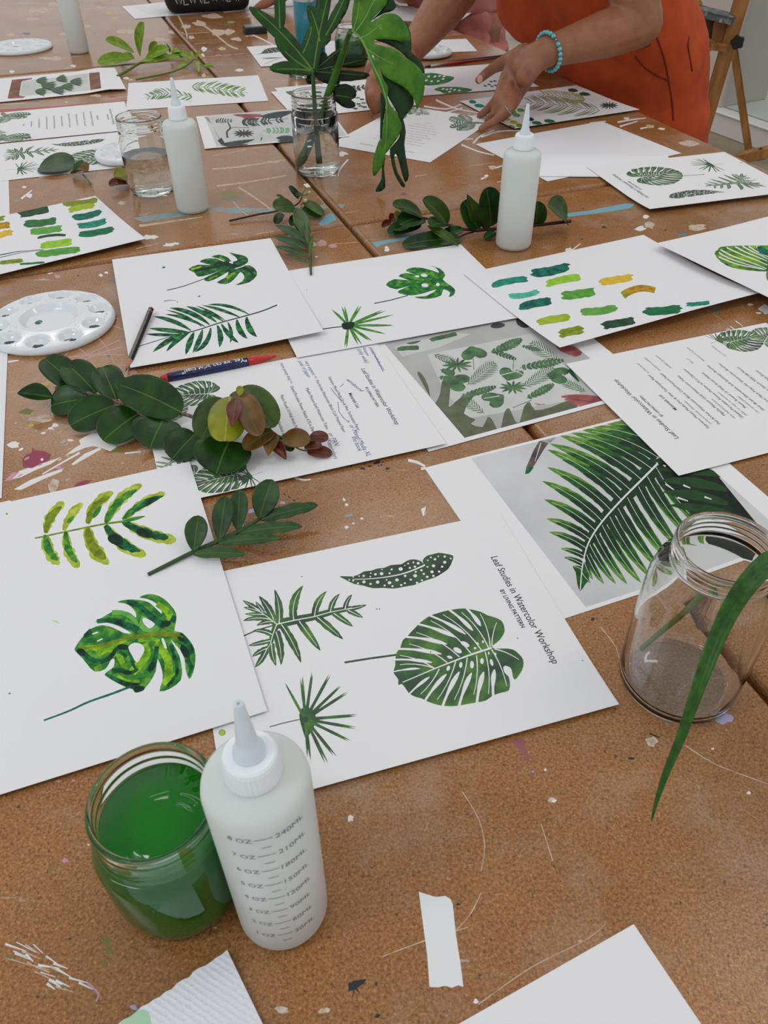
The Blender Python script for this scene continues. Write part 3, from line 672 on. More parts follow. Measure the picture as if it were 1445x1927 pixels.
crp(lw, *C_, smooth([(345, 590), (400, 510), (470, 440), (560, 410), (650, 430), (730, 470), (795, 475), (700, 420), (600, 390), (505, 385), (570, 345), (640, 305), (720, 295), (790, 315), (830, 350), (830, 310), (790, 260), (740, 235), (680, 225), (760, 205), (850, 208), (930, 225), (980, 265), (1040, 320), (1020, 260), (960, 215), (900, 195), (858, 188), (910, 165), (980, 165), (1050, 195), (1110, 250), (1155, 320), (1150, 400), (1140, 455), (1200, 470), (1260, 530), (1300, 600), (1308, 690), (1290, 790), (1258, 840), (1230, 770), (1220, 680), (1180, 600), (1110, 525), (1140, 580), (1180, 660), (1200, 760), (1190, 850), (1110, 915), (1020, 940), (1045, 850), (1040, 770), (1005, 680), (990, 780), (940, 870), (880, 935), (825, 950), (800, 915), (720, 870), (640, 830), (580, 805), (620, 770), (655, 740), (660, 680), (630, 690), (590, 760), (500, 780), (440, 720), (400, 670), (350, 620)], 2), MG)
for pts, w, w2, m in [([(640, 310), (720, 310), (800, 350), (860, 430)], 40, 30, LG), ([(900, 340), (880, 420), (960, 450), (1010, 425)], 45, 40, LG), ([(420, 600), (520, 590), (600, 590), (700, 550), (760, 540)], 50, 20, BG), ([(520, 640), (600, 600), (660, 620), (640, 660)], 60, 40, BG), ([(500, 760), (560, 740)], 30, 40, BG),
                      ([(690, 640), (720, 700), (740, 760)], 60, 30, BG), ([(680, 820), (760, 860), (860, 860)], 40, 30, BG), ([(800, 790), (860, 720), (920, 640), (900, 560)], 70, 60, BG), ([(980, 560), (1050, 620), (1090, 700), (1090, 820), (1060, 890)], 70, 60, BG), ([(1000, 240), (1070, 290), (1110, 350), (1080, 380)], 45, 60, BG), ([(1150, 560), (1220, 600), (1260, 640)], 22, 14, BG), ([(850, 530), (960, 520), (1020, 540)], 34, 30, BG),
                      ([(1110, 820), (1160, 780), (1150, 720)], 20, 12, BG)]:
    crp(lw, *C_, stroke(pts, w, w2, 3), m)
for pts, w, w2 in [([(520, 380), (640, 370), (760, 410), (850, 450)], 34, 60), ([(760, 225), (850, 250), (930, 320), (1000, 380), (1060, 410)], 34, 60), ([(400, 620), (470, 680), (560, 700), (640, 650), (680, 600), (760, 575)], 40, 30), ([(640, 780), (720, 770), (790, 790), (850, 760)], 44, 20), ([(590, 800), (680, 850), (780, 890), (860, 900)], 26, 60),
                   ([(780, 600), (800, 700), (830, 760)], 30, 20), ([(1000, 580), (980, 700), (930, 780)], 34, 50), ([(1110, 560), (1150, 700), (1160, 800), (1080, 900)], 30, 24), ([(1180, 490), (1250, 560), (1280, 640)], 50, 40), ([(1240, 680), (1270, 740), (1258, 820)], 46, 20), ([(1140, 330), (1120, 390)], 30, 50), ([(420, 500), (480, 460)], 30, 60), ([(700, 620), (760, 660)], 30, 24)]:
    crp(lw, *C_, stroke(pts, w, w2, 3), DG)
crp(lw, *C_, stroke([(380, 600), (560, 570), (700, 530), (860, 500), (1000, 480), (1130, 490), (1200, 520)], 14, 44, 3), OG)
DK = wc('darkest_green_wash', [(6, 26, 18), (12, 58, 34)], 160)
for x, y, rx, ry, an in [(395, 625, 38, 28, .5), (730, 585, 50, 24, .1), (1070, 398, 42, 26, -.2), (1225, 620, 30, 60, -.5), (860, 920, 44, 24, -.2), (960, 740, 24, 40, .4), (1160, 780, 14, 24, .2), (1190, 520, 30, 16, .6), (760, 790, 40, 16, .1)]: crp(lw, *C_, smooth(ell(x, y, rx, ry, an, 9), 2), DK)
for h in ([(890, 350), (930, 362), (985, 402), (945, 435), (915, 420), (888, 385)], [(770, 585), (820, 550), (880, 565), (900, 610), (870, 670), (838, 710), (800, 650)], [(1035, 520), (1055, 520), (1080, 595), (1060, 590)], [(480, 478), (520, 462), (530, 470), (490, 484)], [(520, 535), (560, 515), (566, 522), (530, 540)]): crp(lw, *C_, smooth(h, 2), PAPER)
crp(lw, *C_, stroke([(95, 1172), (300, 1095), (450, 1025), (650, 955), (790, 900)], 14, 20, 3), SG); crp(lw, *C_, stroke([(165, 372), (205, 384), (210, 398)], 5), YG)
D_ = (0, 880, .4429)
crp(lw, *D_, stroke([(148, 300), (330, 262), (440, 240), (530, 228)], 6, 9, 3), OG)
for i, (a, b_, w, c2_, ov) in enumerate([((195, 278), (272, 148), 44, -.12, OG), ((272, 268), (352, 152), 34, -.1, None), ((372, 238), (480, 104), 46, -.12, OG), ((450, 235), (602, 72), 46, -.1, MG), ((522, 222), (700, 108), 40, -.06, MG),
                                      ((195, 285), (252, 410), 50, .12, MG), ((280, 272), (335, 424), 46, .1, MG), ((372, 255), (462, 408), 60, .12, OG), ((448, 245), (620, 372), 56, .1, DG), ((522, 228), (748, 308), 56, .06, DG)]):
    base_ = YG
    crp(lw, *D_, blade(a, b_, w, c2_, 14, .55, .22, .4, i, .45), base_)
    if ov:
        mid_ = (a[0]+(b_[0]-a[0])*.86, a[1]+(b_[1]-a[1])*.86); crp(lw, *D_, blade(a, mid_, w*.7, c2_*1.1, 12, .5, .25, .4, i+50, .4), ov)
crp(lw, *D_, blade((520, 230), (620, 205), 16, 0, 6), MG); crp(lw, *D_, smooth(ell(490, 305, 34, 22, .3, 9), 2), DK); crp(lw, *D_, smooth(ell(612, 278, 36, 18, .3, 9), 2), DK); crp(lw, *D_, blade((560, 195), (700, 118), 24, -.06, 8, .6, .2), DG)
crp(lw, *D_, blade((395, 215), (432, 160), 20, 0, 8), MG); crp(lw, *D_, blade((285, 235), (318, 205), 18, 0, 8), MG)
for x, y in ((13, 967), (18, 1305)): lw.px(ell(x, y, 2.5, 2, 0, 6), LG)
lwu = Sheet('lwu', 'paper_sheet', 'blank white sheet edge peeking out beneath the big front left watercolour', 'paper', WW, WL, LV*4.6, [(1, 0, 22, 946), (0, 0, -20, 957)], base=PAPER)
lwu.rot = lw.rot; p_ = P(22, 946, 0); lwu.o = complex(p_.x, p_.y)-lwu.rot*complex(WW, 0)

# ---- painting with split leaf and palm frond
PG = wc('palm_green', [(8, 40, 30), (20, 92, 52), (60, 140, 76)], 130); LGM = wc('leaf_green_paint', [(16, 52, 34), (22, 92, 44), (76, 140, 44)], 90)
p1 = Sheet('p1', 'watercolour_painting', 'watercolour of a split leaf and palm frond with the pencil resting on it', 'painting', WW, WL, LV*8, [(0, 0, 210, 488), (1, 0, 508, 449), (1, 1, 608, 627, .004), (0, 1, 250, 691)], base=PAPER)
p1.lift = lambda u, v: .006*max(0, min(1, (u-.1)/.13))*max(0, (v-.15)/.155)**2
Eq = (180, 430, .3322)
crp(p1, *Eq, smooth([(525, 230), (580, 205), (655, 208), (590, 190), (620, 172), (680, 170), (735, 192), (705, 172), (655, 160), (700, 148), (750, 165), (775, 192), (805, 185), (790, 160), (755, 136), (800, 145), (850, 158), (865, 185), (840, 207), (820, 215), (870, 208), (905, 232), (913, 265), (870, 305), (790, 322), (830, 300), (842, 270), (820, 246), (800, 270), (770, 300), (735, 315), (685, 305), (735, 278), (752, 245), (700, 275), (640, 300), (612, 284), (680, 250), (708, 238), (640, 262), (580, 273), (560, 250)], 2), LGM)
for pts, w in [([(560, 240), (640, 225), (740, 205), (820, 180)], 14), ([(700, 195), (750, 200), (840, 225)], 20), ([(800, 215), (860, 230), (890, 260)], 20)]: crp(p1, *Eq, stroke(pts, w, w*.6, 3), DK)
for pts, w in [([(540, 232), (600, 215)], 14), ([(740, 280), (790, 250)], 18), ([(700, 160), (730, 180)], 12), ([(640, 285), (690, 265)], 8)]: crp(p1, *Eq, stroke(pts, w, w*.6, 3), BG)
crp(p1, *Eq, stroke([(790, 228), (840, 212)], 5), PAPER); crp(p1, *Eq, stroke([(758, 190), (778, 196)], 9), PAPER)
crp(p1, *Eq, stroke([(405, 350), (500, 326), (612, 286)], 5, 4, 3), DK)
crp(p1, *Eq, stroke([(1028, 433), (950, 465), (860, 492), (700, 535), (560, 580), (440, 602), (380, 607)], 7, 5, 3), DK); crp(p1, *Eq, stroke([(470, 600), (380, 625), (245, 667)], 4), DK)
for i, (a, b_, w, bd) in enumerate([((870, 488), (630, 432), 15, .08), ((815, 502), (600, 434), 16, .03), ((725, 527), (565, 456), 16, .05), ((735, 522), (565, 437), 10, .04), ((685, 532), (510, 440), 22, .06), ((645, 545), (415, 450), 24, .08), ((600, 555), (400, 462), 12, .06), ((620, 556), (390, 485), 16, .05), ((540, 578), (325, 498), 22, .06), ((535, 590), (300, 565), 22, .0), ((480, 600), (280, 597), 16, -.02),
                                  ((855, 500), (915, 615), 30, .12), ((800, 515), (862, 625), 28, .12), ((748, 530), (762, 650), 18, -.1), ((712, 540), (810, 648), 24, .06), ((688, 548), (700, 675), 28, -.1), ((652, 562), (560, 700), 24, -.14), ((605, 572), (548, 706), 26, -.05), ((557, 587), (510, 716), 28, .02), ((530, 590), (400, 698), 24, .06), ((492, 600), (322, 702), 26, .05)]):
    crp(p1, *Eq, blade(a, b_, w*1.15, bd, 10, .5, .06, .2, i), PG)
for p in ([(375, 220), (385, 215), (397, 218), (392, 224), (380, 226)], [(576, 386), (588, 380), (597, 382), (588, 387)], [(456, 414), (466, 414), (464, 420)], ): crp(p1, *Eq, p, LGM)
crp(p1, *Eq, stroke([(387, 412), (420, 406), (455, 408)], 4, 2), DK)

# ---- painting with split leaf and fan palm
p2 = Sheet('p2', 'watercolour_painting', 'watercolour of a small split leaf and a spiky fan leaf in the middle', 'painting', WL, WW, LV*6, [(1, 0, 871, 458), (0, 1, 554, 677), (1, .36, 910, 503)], base=PAPER)
Fq = (400, 340, .35986)
crp(p2, *Fq, smooth([(906, 545), (950, 515), (1030, 522), (972, 500), (1010, 482), (1065, 492), (1010, 472), (1040, 455), (1090, 455), (1150, 470), (1185, 482), (1165, 455), (1130, 443), (1190, 460), (1217, 495), (1203, 517), (1240, 545), (1268, 570), (1260, 598), (1235, 608), (1242, 585), (1207, 568), (1195, 600), (1150, 615), (1100, 618), (1052, 608), (1120, 602), (1172, 568), (1100, 590), (1040, 600), (985, 592), (970, 577), (1033, 548), (960, 568)], 2), wc('fresh_leaf_green', [(14, 82, 44), (30, 118, 46), (110, 168, 40)], 90))
for x, y, rx, ry in ((1070, 500, 12, 6), (1106, 495, 18, 9), (1110, 547, 19, 10), (1178, 543, 10, 9)): crp(p2, *Fq, ell(x, y, rx, ry, .1, 10), PAPER)
for pts, w in [([(960, 545), (1050, 525), (1150, 515)], 12), ([(1050, 560), (1100, 575)], 14), ([(1160, 490), (1195, 495)], 14)]: crp(p2, *Fq, stroke(pts, w, w*.6, 3), MG)
crp(p2, *Fq, stroke([(845, 642), (930, 625), (1022, 600)], 5), DG); crp(p2, *Fq, stroke([(575, 776), (630, 768), (680, 763)], 5), DK)
for t in [(620, 670), (642, 685), (675, 655), (690, 655), (765, 652), (780, 652), (890, 675), (908, 678), (952, 700), (930, 706), (945, 755), (948, 758), (910, 803), (895, 797), (838, 840), (820, 838), (782, 860), (762, 860), (700, 878), (690, 872)]:
    dx, dy = t[0]-710, t[1]-757; d = math.hypot(dx, dy); crp(p2, *Fq, blade((710+dx/d*10, 757+dy/d*10), t, 11, 0, 6, .45, 0, .8), wc('spiky_green', [(44, 110, 40), (96, 156, 56)], 150))
crp(p2, *Fq, smooth([(675, 748), (700, 740), (740, 740), (738, 765), (715, 778), (682, 775)], 2), DK); crp(p2, *Fq, ell(492, 570, 2, 2), DK)

# ---- swatch sheet
def sw(n, c): return wc('swatch_'+n, c, 110)
TG, TL, TD = sw('teal', [(10, 110, 92), (40, 150, 122)]), sw('pale_teal', [(90, 186, 158), (60, 164, 136)]), sw('deep_teal', [(4, 70, 66), (10, 104, 84), (20, 124, 96)])
LM, GR, GR2, OL, OLD, DGR = sw('lime', [(124, 182, 28), (160, 206, 66)]), sw('grass', [(70, 140, 50), (104, 166, 60)]), sw('leaf', [(84, 150, 60), (104, 168, 74)]), sw('olive_lime', [(146, 170, 20), (170, 188, 60)]), sw('olive', [(96, 120, 16), (140, 160, 30)]), sw('forest', [(22, 60, 34), (40, 86, 50)])
YE, OC, EM = sw('yellow', [(206, 168, 34), (222, 188, 70)]), sw('ochre', [(150, 110, 12), (206, 156, 20)]), sw('emerald', [(20, 90, 60), (20, 120, 70)])
swt = Sheet('swt', 'swatch_sheet', 'white sheet of teal, green and ochre paint dabs in front of the right squeeze bottle', 'painting', WL, WW, LV*8, [(0, 0, 877, 516), (1, 0, 1204, 440), (0, 1, 1062, 650, .006), (.92, 1, 1398, 565, .009)], base=PAPER)
swt.lift = lambda u, v: .010*max(0, (v-.09)/.14)**2*(.6+.4*min(1, u/.2))
Gq = (840, 420, .27682)
for i, (a, b_, w, m) in enumerate([((582, 338), (830, 292), 62, TD), ((315, 422), (545, 382), 46, TG), ((428, 495), (622, 465), 40, TL), ((502, 572), (712, 530), 56, TD), ((675, 415), (910, 368), 50, LM), ((785, 495), (1012, 462), 62, GR), ((912, 603), (1150, 575), 54, GR2), ((625, 675), (835, 640), 54, OL), ((768, 755), (925, 727), 60, OLD), ((1060, 698), (1282, 662), 56, DGR), ((1045, 402), (1265, 365), 52, YE)]):
    crp(swt, *Gq, swash(a, b_, w, i), m)
crp(swt, *Gq, stroke([(1198, 492), (1235, 468), (1300, 445), (1360, 444), (1418, 456)], 54, 40, 3), OC); crp(swt, *Gq, ell(1225, 485, 26, 15, -.3, 9), OLD)
crp(swt, 1200, 380, .16955, swash((80, 1210), (480, 1180), 100, 77), EM); crp(swt, 1200, 380, .16955, swash((540, 1140), (800, 1115), 48, 5), TG)
# ---- collage photograph
PGREY = wc('photo_grey', [(168, 168, 164), (184, 184, 181)], 12); PLIGHT = wc('photo_light_grey', [(192, 194, 190), (204, 205, 202)], 20); PGR = wc('photo_leaf_green', [(66, 84, 68), (76, 112, 74), (96, 132, 90)], 60)
POL = wc('photo_blurred_olive', [(88, 92, 70), (106, 110, 88)], 40); PSK = wc('photo_skin', [(128, 62, 62), (176, 100, 98)], 40); PDK = mat('photo_dark', (58, 62, 62), .8)
col = Sheet('col', 'photo_print', 'grey photograph print of scattered painted leaves with reddish hands', 'printed sheet', LL, LW, LV, [(0, 1, 806, 852), (1, 1, 1247, 748), (1, .71, 1164, 667)])
Hq = (720, 600, .31834)
cuv = [col.uv(*p) for p in cr_(*Hq, [(60, 160), (830, 5), (1240, 245), (1420, 480), (465, 735)])]
u0, u1, v0, v1 = .016, LL-.03, .003, LW-.006
q0 = col.uv(720+60*.31834, 600+160*.31834); q1 = col.uv(720+465*.31834, 600+735*.31834); ul = (q0[0]+q1[0])/2
q2 = col.uv(720+1240*.31834, 600+245*.31834); ur = q2[0]
col.poly([(ul, .004), (ur, .004), (ur, LW-.006), (ul, LW-.006)], PGREY)
for pts, m in [([(150, 225), (300, 180), (500, 80), (540, 95), (330, 170), (270, 205), (900, 82), (1100, 300), (1200, 430), (1130, 490), (760, 560), (520, 600)], PLIGHT)]:
    crp(col, *Hq, [(265, 210), (890, 85), (1090, 290), (1180, 470), (500, 590), (350, 400)], PLIGHT)
crp(col, *Hq, [(65, 165), (420, 78), (520, 90), (330, 168), (120, 222)], PLIGHT)
crp(col, *Hq, smooth([(205, 325), (235, 330), (270, 400), (285, 480), (310, 500), (340, 440), (350, 370), (380, 360), (400, 420), (390, 520), (430, 490), (500, 440), (560, 430), (520, 480), (480, 560), (550, 595), (520, 620), (590, 640), (620, 580), (650, 600), (680, 660), (700, 640), (720, 550), (750, 530), (780, 600), (810, 610), (835, 520), (870, 490), (900, 540), (1000, 520), (1090, 485), (1150, 500), (1130, 540), (1000, 590), (860, 640), (470, 735), (340, 560)], 2), POL)
crp(col, *Hq, blade((140, 145), (228, 128), 14, .05), PGR); crp(col, *Hq, swash((90, 180), (215, 172), 26, 3), PGR); crp(col, *Hq, swash((280, 125), (440, 88), 26, 9), PGR)
crp(col, *Hq, ell(680, 40, 44, 16, -.1), PDK); crp(col, *Hq, ell(830, 22, 44, 30, .4), PDK)
def heart(cx, cy, r, ang, m):
    c, s_ = math.cos(ang), math.sin(ang); pts = [(0, -.25), (.3, -.55), (.8, -.5), (1, -.05), (.8, .45), (.35, .8), (0, 1.05), (-.35, .8), (-.8, .45), (-1, -.05), (-.8, -.5), (-.3, -.55)]
    crp(col, *Hq, smooth([(cx+r*(x*c-y*s_), cy+r*.62*(x*s_+y*c)) for x, y in pts], 2), m)
heart(540, 210, 78, 2.9, PGR); heart(760, 320, 74, .3, PGR); heart(650, 480, 78, -2.2, PGR); heart(455, 378, 84, 1.9, PGR); heart(1050, 335, 80, 1.7, PGR)
for a, b_ in [((690, 335), (830, 300)), ((765, 300), (830, 330)), ((600, 470), (690, 455)), ((1060, 330), (1130, 360))]: crp(col, *Hq, stroke([a, b_], 5), PLIGHT)
def sprig(x0, y0, x1, y1, n, l, w, m=PGR, sp=4, both=1.0):
    dx, dy = x1-x0, y1-y0; d = math.hypot(dx, dy); ex, ey = dx/d, dy/d
    crp(col, *Hq, stroke([(x0, y0), (x1, y1)], sp), m)
    for i in range(n):
        t = (i+.5)/n; k = math.sin(pi*(.15+.8*t))*l
        for sg in (1, -1):
            px_, py_ = x0+dx*t, y0+dy*t; qx, qy = px_+ex*k*.75-ey*k*.7*sg, py_+ey*k*.75*.8+ex*k*.7*sg*.62
            crp(col, *Hq, blade((px_, py_), (qx, qy), w, 0, 5), m)
sprig(640, 200, 820, 120, 9, 62, 17); sprig(820, 160, 940, 190, 8, 30, 10); sprig(640, 190, 790, 240, 8, 36, 13); sprig(810, 290, 1070, 245, 10, 60, 17); sprig(850, 470, 1010, 385, 9, 52, 15); sprig(460, 460, 670, 400, 10, 48, 15); sprig(340, 300, 420, 330, 6, 46, 14)
sprig(330, 345, 430, 360, 6, 40, 14); sprig(500, 390, 660, 260, 12, 95, 6, sp=3); sprig(830, 400, 1010, 290, 12, 90, 6, sp=3); sprig(300, 210, 430, 265, 8, 60, 6, sp=3); sprig(1040, 250, 880, 140, 10, 90, 6, sp=3); sprig(1200, 430, 1050, 360, 10, 60, 6, sp=3); sprig(600, 560, 480, 470, 8, 70, 6, sp=3)
for cx_, cy_, r in ((440, 272, 95), (770, 405, 85)):
    for i in range(11):
        a = 2*pi*i/11+.2; crp(col, *Hq, blade((cx_, cy_), (cx_+r*math.cos(a), cy_+r*.5*math.sin(a)), 15, 0, 5), PGR)
for a, b_ in [((540, 300), (535, 235)), ((770, 300), (775, 240)), ((700, 410), (840, 380)), ((770, 525), (880, 480))]: crp(col, *Hq, stroke([a, b_], 4), PGR)
crp(col, *Hq, smooth([(1000, 130), (1050, 150), (1130, 165), (1180, 200), (1140, 225), (1060, 195), (1040, 180)], 2), PSK)
for i, k in enumerate([(1055, 460), (1075, 478), (1110, 500), (1160, 515)]): crp(col, *Hq, blade((1420, 520), k, 46, .04, 8, .4, 0, .9, 0, .3), PSK)
crp(col, *Hq, stroke([(1100, 470), (1250, 495), (1330, 505)], 3), PDK); crp(col, *Hq, stroke([(1100, 300), (1160, 370)], 26, 10), wc('photo_deep_green', [(10, 60, 24), (20, 84, 36)]))
for a, b_ in [((900, 500), (930, 505)), ((910, 510), (960, 505))]: crp(col, *Hq, stroke([a, b_], 4), PSK)

# ---- fern photograph
fern = Sheet('fern', 'photo_print', 'photograph print of a big painted fern leaf behind the clear empty jar', 'printed sheet', LL, LW, LV*.4, [(0, 0, 817, 882), (0, 1, 1072, 1165), (.5, 1, 1215, 1113), (.65, 0, 1090, 800)])
fm = fern.uv(885, 869); fm2 = fern.uv(1109, 1142); ul = (fm[0]+fm2[0])/2; ur = fern.uv(1343, 886)[0]
fern.poly([(ul, .0035), (ur, .0035), (ur, LW-.004), (ul, LW-.004)], wc('photo_paper_grey', [(190, 190, 190), (208, 208, 208)], 8))
Iq = (980, 780, .22145)
FD, FL_, FM = wc('fern_dark', [(18, 42, 26), (28, 66, 32)], 130), wc('fern_light', [(58, 116, 34), (116, 156, 62)], 100), wc('fern_mid', [(22, 66, 26), (44, 104, 38)], 120); FW = mat('fern_white_line', (215, 216, 214), .8)
crp(fern, *Iq, [(35, 508), (45, 450), (110, 300), (160, 220), (245, 230), (200, 290), (110, 440), (65, 500)], wc('photo_brush', [(70, 62, 60), (110, 102, 98)], 60)); crp(fern, *Iq, [(35, 508), (50, 450), (110, 450), (70, 500)], DG)
crp(fern, *Iq, stroke([(170, 240), (120, 400)], 8, 4), FW); crp(fern, *Iq, [(165, 225), (280, 185), (300, 200), (240, 245)], wc('photo_silver', [(120, 122, 120), (180, 182, 180)], 120))
def clipx(pts): return pts
spine = [(505, 1490), (518, 1330), (545, 1180), (590, 1060), (690, 910), (850, 730), (1000, 580), (1160, 420), (1330, 250)]
crp(fern, *Iq, stroke([(545, 1200), (590, 1060), (690, 910), (850, 730), (1000, 580), (1160, 420)], 60, 150, 3), FD)
LFT = [((522, 1320), (440, 1290), 30), ((530, 1275), (368, 1215), 38), ((542, 1208), (338, 1140), 44), ((556, 1138), (242, 1000), 58), ((588, 1060), (220, 886), 64), ((632, 985), (202, 724), 72), ((692, 908), (184, 568), 78), ((770, 818), (228, 450), 80), ((852, 722), (228, 300), 80), ((932, 642), (250, 250), 82), ((1022, 550), (335, 180), 90), ((1110, 458), (432, 158), 84), ((1160, 360), (520, 130), 84), ((1230, 290), (610, 108), 84), ((1280, 220), (720, 75), 80), ((1330, 160), (840, 50), 70)]
RGT = [((520, 1345), (590, 1430), 30), ((540, 1255), (610, 1400), 40), ((560, 1190), (706, 1440), 50), ((585, 1105), (808, 1440), 56), ((630, 1018), (902, 1440), 66), ((690, 940), (1022, 1430), 74), ((755, 868), (1110, 1390), 78), ((825, 795), (1200, 1330), 80), ((905, 705), (1290, 1260), 82), ((1000, 612), (1380, 1170), 84), ((1075, 528), (1480, 1080), 84), ((1150, 450), (1560, 980), 84)]
for i, (a, b_, w) in enumerate(LFT+RGT):
    w *= 1.16
    bd = .06 if i < len(LFT) else .035
    crp(fern, *Iq, blade(a, b_, w, bd, 14, .35, .07, .8, i, .1), FL_)
    f = lambda t: (a[0]+(b_[0]-a[0])*t, a[1]+(b_[1]-a[1])*t)
    crp(fern, *Iq, blade(a, f(.8), w*.96, bd*1.2, 11, .35, .12, .85, i+90, .1), FM); crp(fern, *Iq, blade(a, f(.52), w*.97, bd*1.3, 9, .35, .12, .9, i+40, .1), FD)
crp(fern, *Iq, smooth([(505, 1500), (480, 1440), (465, 1340), (440, 1290), (520, 1300), (560, 1290), (580, 1400), (550, 1440)], 2), FM)
for i, (a, b_, w) in enumerate(LFT+RGT): crp(fern, *Iq, stroke(curve3(a, b_, .06 if i < len(LFT) else .035, 8)[:8], 5, 2.5), FW)
crp(fern, *Iq, stroke(spine, 9, 20, 3), FW)
crp(fern, *Iq, [(1150, 380), (1300, 330), (1640, 480), (2090, 1030), (2060, 1300), (1500, 900), (1260, 640)], wc('photo_shadow_green', [(14, 24, 18), (22, 42, 28)], 40))
for a, b_, w in [((1700, 520), (1150, 470), 70), ((1750, 640), (1180, 560), 80), ((1760, 760), (1200, 660), 80), ((1900, 900), (1250, 770), 80), ((2000, 1000), (1400, 850), 80), ((1500, 400), (1100, 400), 60)]: crp(fern, *Iq, blade(a, b_, w, .04, 10, .5, .06, .4), wc('photo_dim_green', [(26, 58, 26), (36, 74, 32)], 60))
for a, b_ in [((1230, 590), (1300, 640)), ((1330, 705), (1420, 735)), ((1380, 600), (1440, 625)), ((1560, 700), (1620, 720)), ((1230, 440), (1210, 430))]: crp(fern, *Iq, stroke([a, b_], 16, 8), FW)

for sh_, l_ in ((fern, ul), (col, col.uv(720+262*.31834, 600+447*.31834)[0])):
    pass
fern.poly([(-.02, -.02), (LL+.02, -.02), (LL+.02, .0035), (-.02, .0035)], PRINTPAPER); fern.poly([(ur, -.02), (LL+.05, -.02), (LL+.05, LW+.02), (ur, LW+.02)], PRINTPAPER); fern.poly([(ul, LW-.004), (LL, LW-.004), (LL, LW+.02), (ul, LW+.02)], PRINTPAPER)
cl = sum(col.uv(*p)[0] for p in cr_(*Hq, [(60, 160), (465, 735)]))/2
col.poly([(-.05, -.02), (cl, -.02), (cl, LW+.02), (-.05, LW+.02)], PRINTPAPER); col.poly([(-.05, LW-.006), (LL+.05, LW-.006), (LL+.05, LW+.05), (-.05, LW+.05)], PRINTPAPER)
# ---- curled painting at right edge
cp = Sheet('cp', 'watercolour_painting', 'curled watercolour of a striped fan-shaped leaf entering from the right edge', 'painting', WL, WW, LV*10, [(0, 0, 1238, 475, .004), (0, 1, 1458, 583, .010), (.7, 0, 1445, 398, .006)], base=PAPER)
cp.lift = lambda u, v: .005+.006*max(0, 1-u/.12)*(.5+v/.22)
Jq = (1200, 380, .16955)
crp(cp, *Jq, smooth([(850, 575), (890, 530), (920, 500), (1100, 485), (1300, 485), (1480, 482), (1700, 520), (1760, 640), (1640, 740), (1440, 772), (1250, 762), (1050, 730), (930, 670)], 2), wc('striped_leaf_green', [(30, 84, 30), (84, 140, 24), (140, 180, 40)], 60))
for pts in ([(900, 560), (1000, 620), (1200, 690), (1420, 750)], [(920, 530), (1050, 600), (1250, 670), (1430, 740)], [(985, 505), (1100, 560), (1300, 640), (1440, 700)], [(1080, 495), (1200, 560), (1350, 620), (1440, 660)], [(1160, 490), (1270, 550), (1380, 600), (1450, 640)], [(1230, 490), (1320, 550), (1450, 610)], [(1320, 490), (1360, 560), (1450, 600)], [(900, 610), (1100, 690), (1400, 750)]): crp(cp, *Jq, stroke(pts, 16, 7, 3), PAPER)
crp(cp, *Jq, [(1320, 500), (1380, 490), (1450, 540), (1520, 600), (1440, 600), (1350, 570)], TD); crp(cp, *Jq, smooth([(1430, 770), (1480, 760), (1520, 850), (1460, 890), (1425, 840)], 2), OG)

# ---- left swatch sheet
lsw = Sheet('lsw', 'swatch_sheet', 'white sheet of green and mustard paint dabs at the left edge', 'painting', WL, WW, LV*3, [(1, 0, 175, 365), (1, 1, 276, 459, .003), (.3, 1, 0, 516, .006)], base=PAPER)
lsw.lift = lambda u, v: .006*max(0, (v-.08)/.15)**2
Kq = (0, 300, .33218)
for i, (a, b_, w, m) in enumerate([((355, 245), (550, 230), 36, sw('moss', [(110, 126, 20), (140, 150, 40)])), ((390, 290), (530, 262), 34, OL), ((415, 328), (568, 295), 36, TD), ((442, 375), (604, 346), 36, TG), ((448, 425), (640, 395), 38, EM), ((108, 312), (272, 282), 48, DGR), ((138, 365), (318, 345), 42, sw('fern', [(40, 96, 44), (60, 120, 60)])), ((172, 410), (352, 388), 38, GR2), ((212, 445), (372, 430), 16, DGR), ((235, 490), (408, 465), 42, LM), ((212, 538), (448, 508), 40, GR),
                                 ((-10, 380), (58, 374), 38, OC), ((-10, 434), (70, 414), 36, YE), ((-30, 336), (24, 330), 34, OLD), ((0, 585), (128, 572), 24, OLD), ((112, 593), (250, 583), 12, EM)]):
    crp(lsw, *Kq, swash(a, b_, w, i+20), m)
crp(lsw, *Kq, stroke([(-20, 545), (100, 522), (250, 510)], 6, 2), DK); crp(lsw, *Kq, stroke([(-20, 560), (110, 530), (240, 512)], 4, 2), DK)

# ---- remaining papers towards the back
pal = Sheet('pal', 'watercolour_painting', 'painting of two feathery palm fronds behind the mason jar and left squeeze bottle', 'painting', WL, WW, LV, [(0, 0, 233.6, 158.2), (1, 0, 477.6, 143.4), (1, 1, 514, 191.6), (0, 1, 248, 201.8)], base=PAPER)
Lq = (220, 130, .2353)
def frond(sh, T, pts, n, l, w, m, seed=1, lean=.8):
    r = random.Random(seed); c = smooth(pts, 8, False); crp(sh, *T, stroke(c, w*.35, w*.2), m)
    for i in range(n):
        t = .03+.95*i/n; k = int(t*(len(c)-2)); a = c[k]; b_ = c[k+1]; dx, dy = b_[0]-a[0], b_[1]-a[1]; d = math.hypot(dx, dy) or 1; ex, ey = dx/d, dy/d
        ll = l*(.45+.75*math.sin(pi*min(1, .2+.75*t)))*r.uniform(.8, 1.1)
        for sg in (1, -1): crp(sh, *T, blade(a, (a[0]+ex*ll*lean-ey*ll*.8*sg, a[1]+(ey*ll*lean+ex*ll*.8*sg)*.62), w*r.uniform(.7, 1.2), .05*sg, 5, .5, 0, .2, i), m)
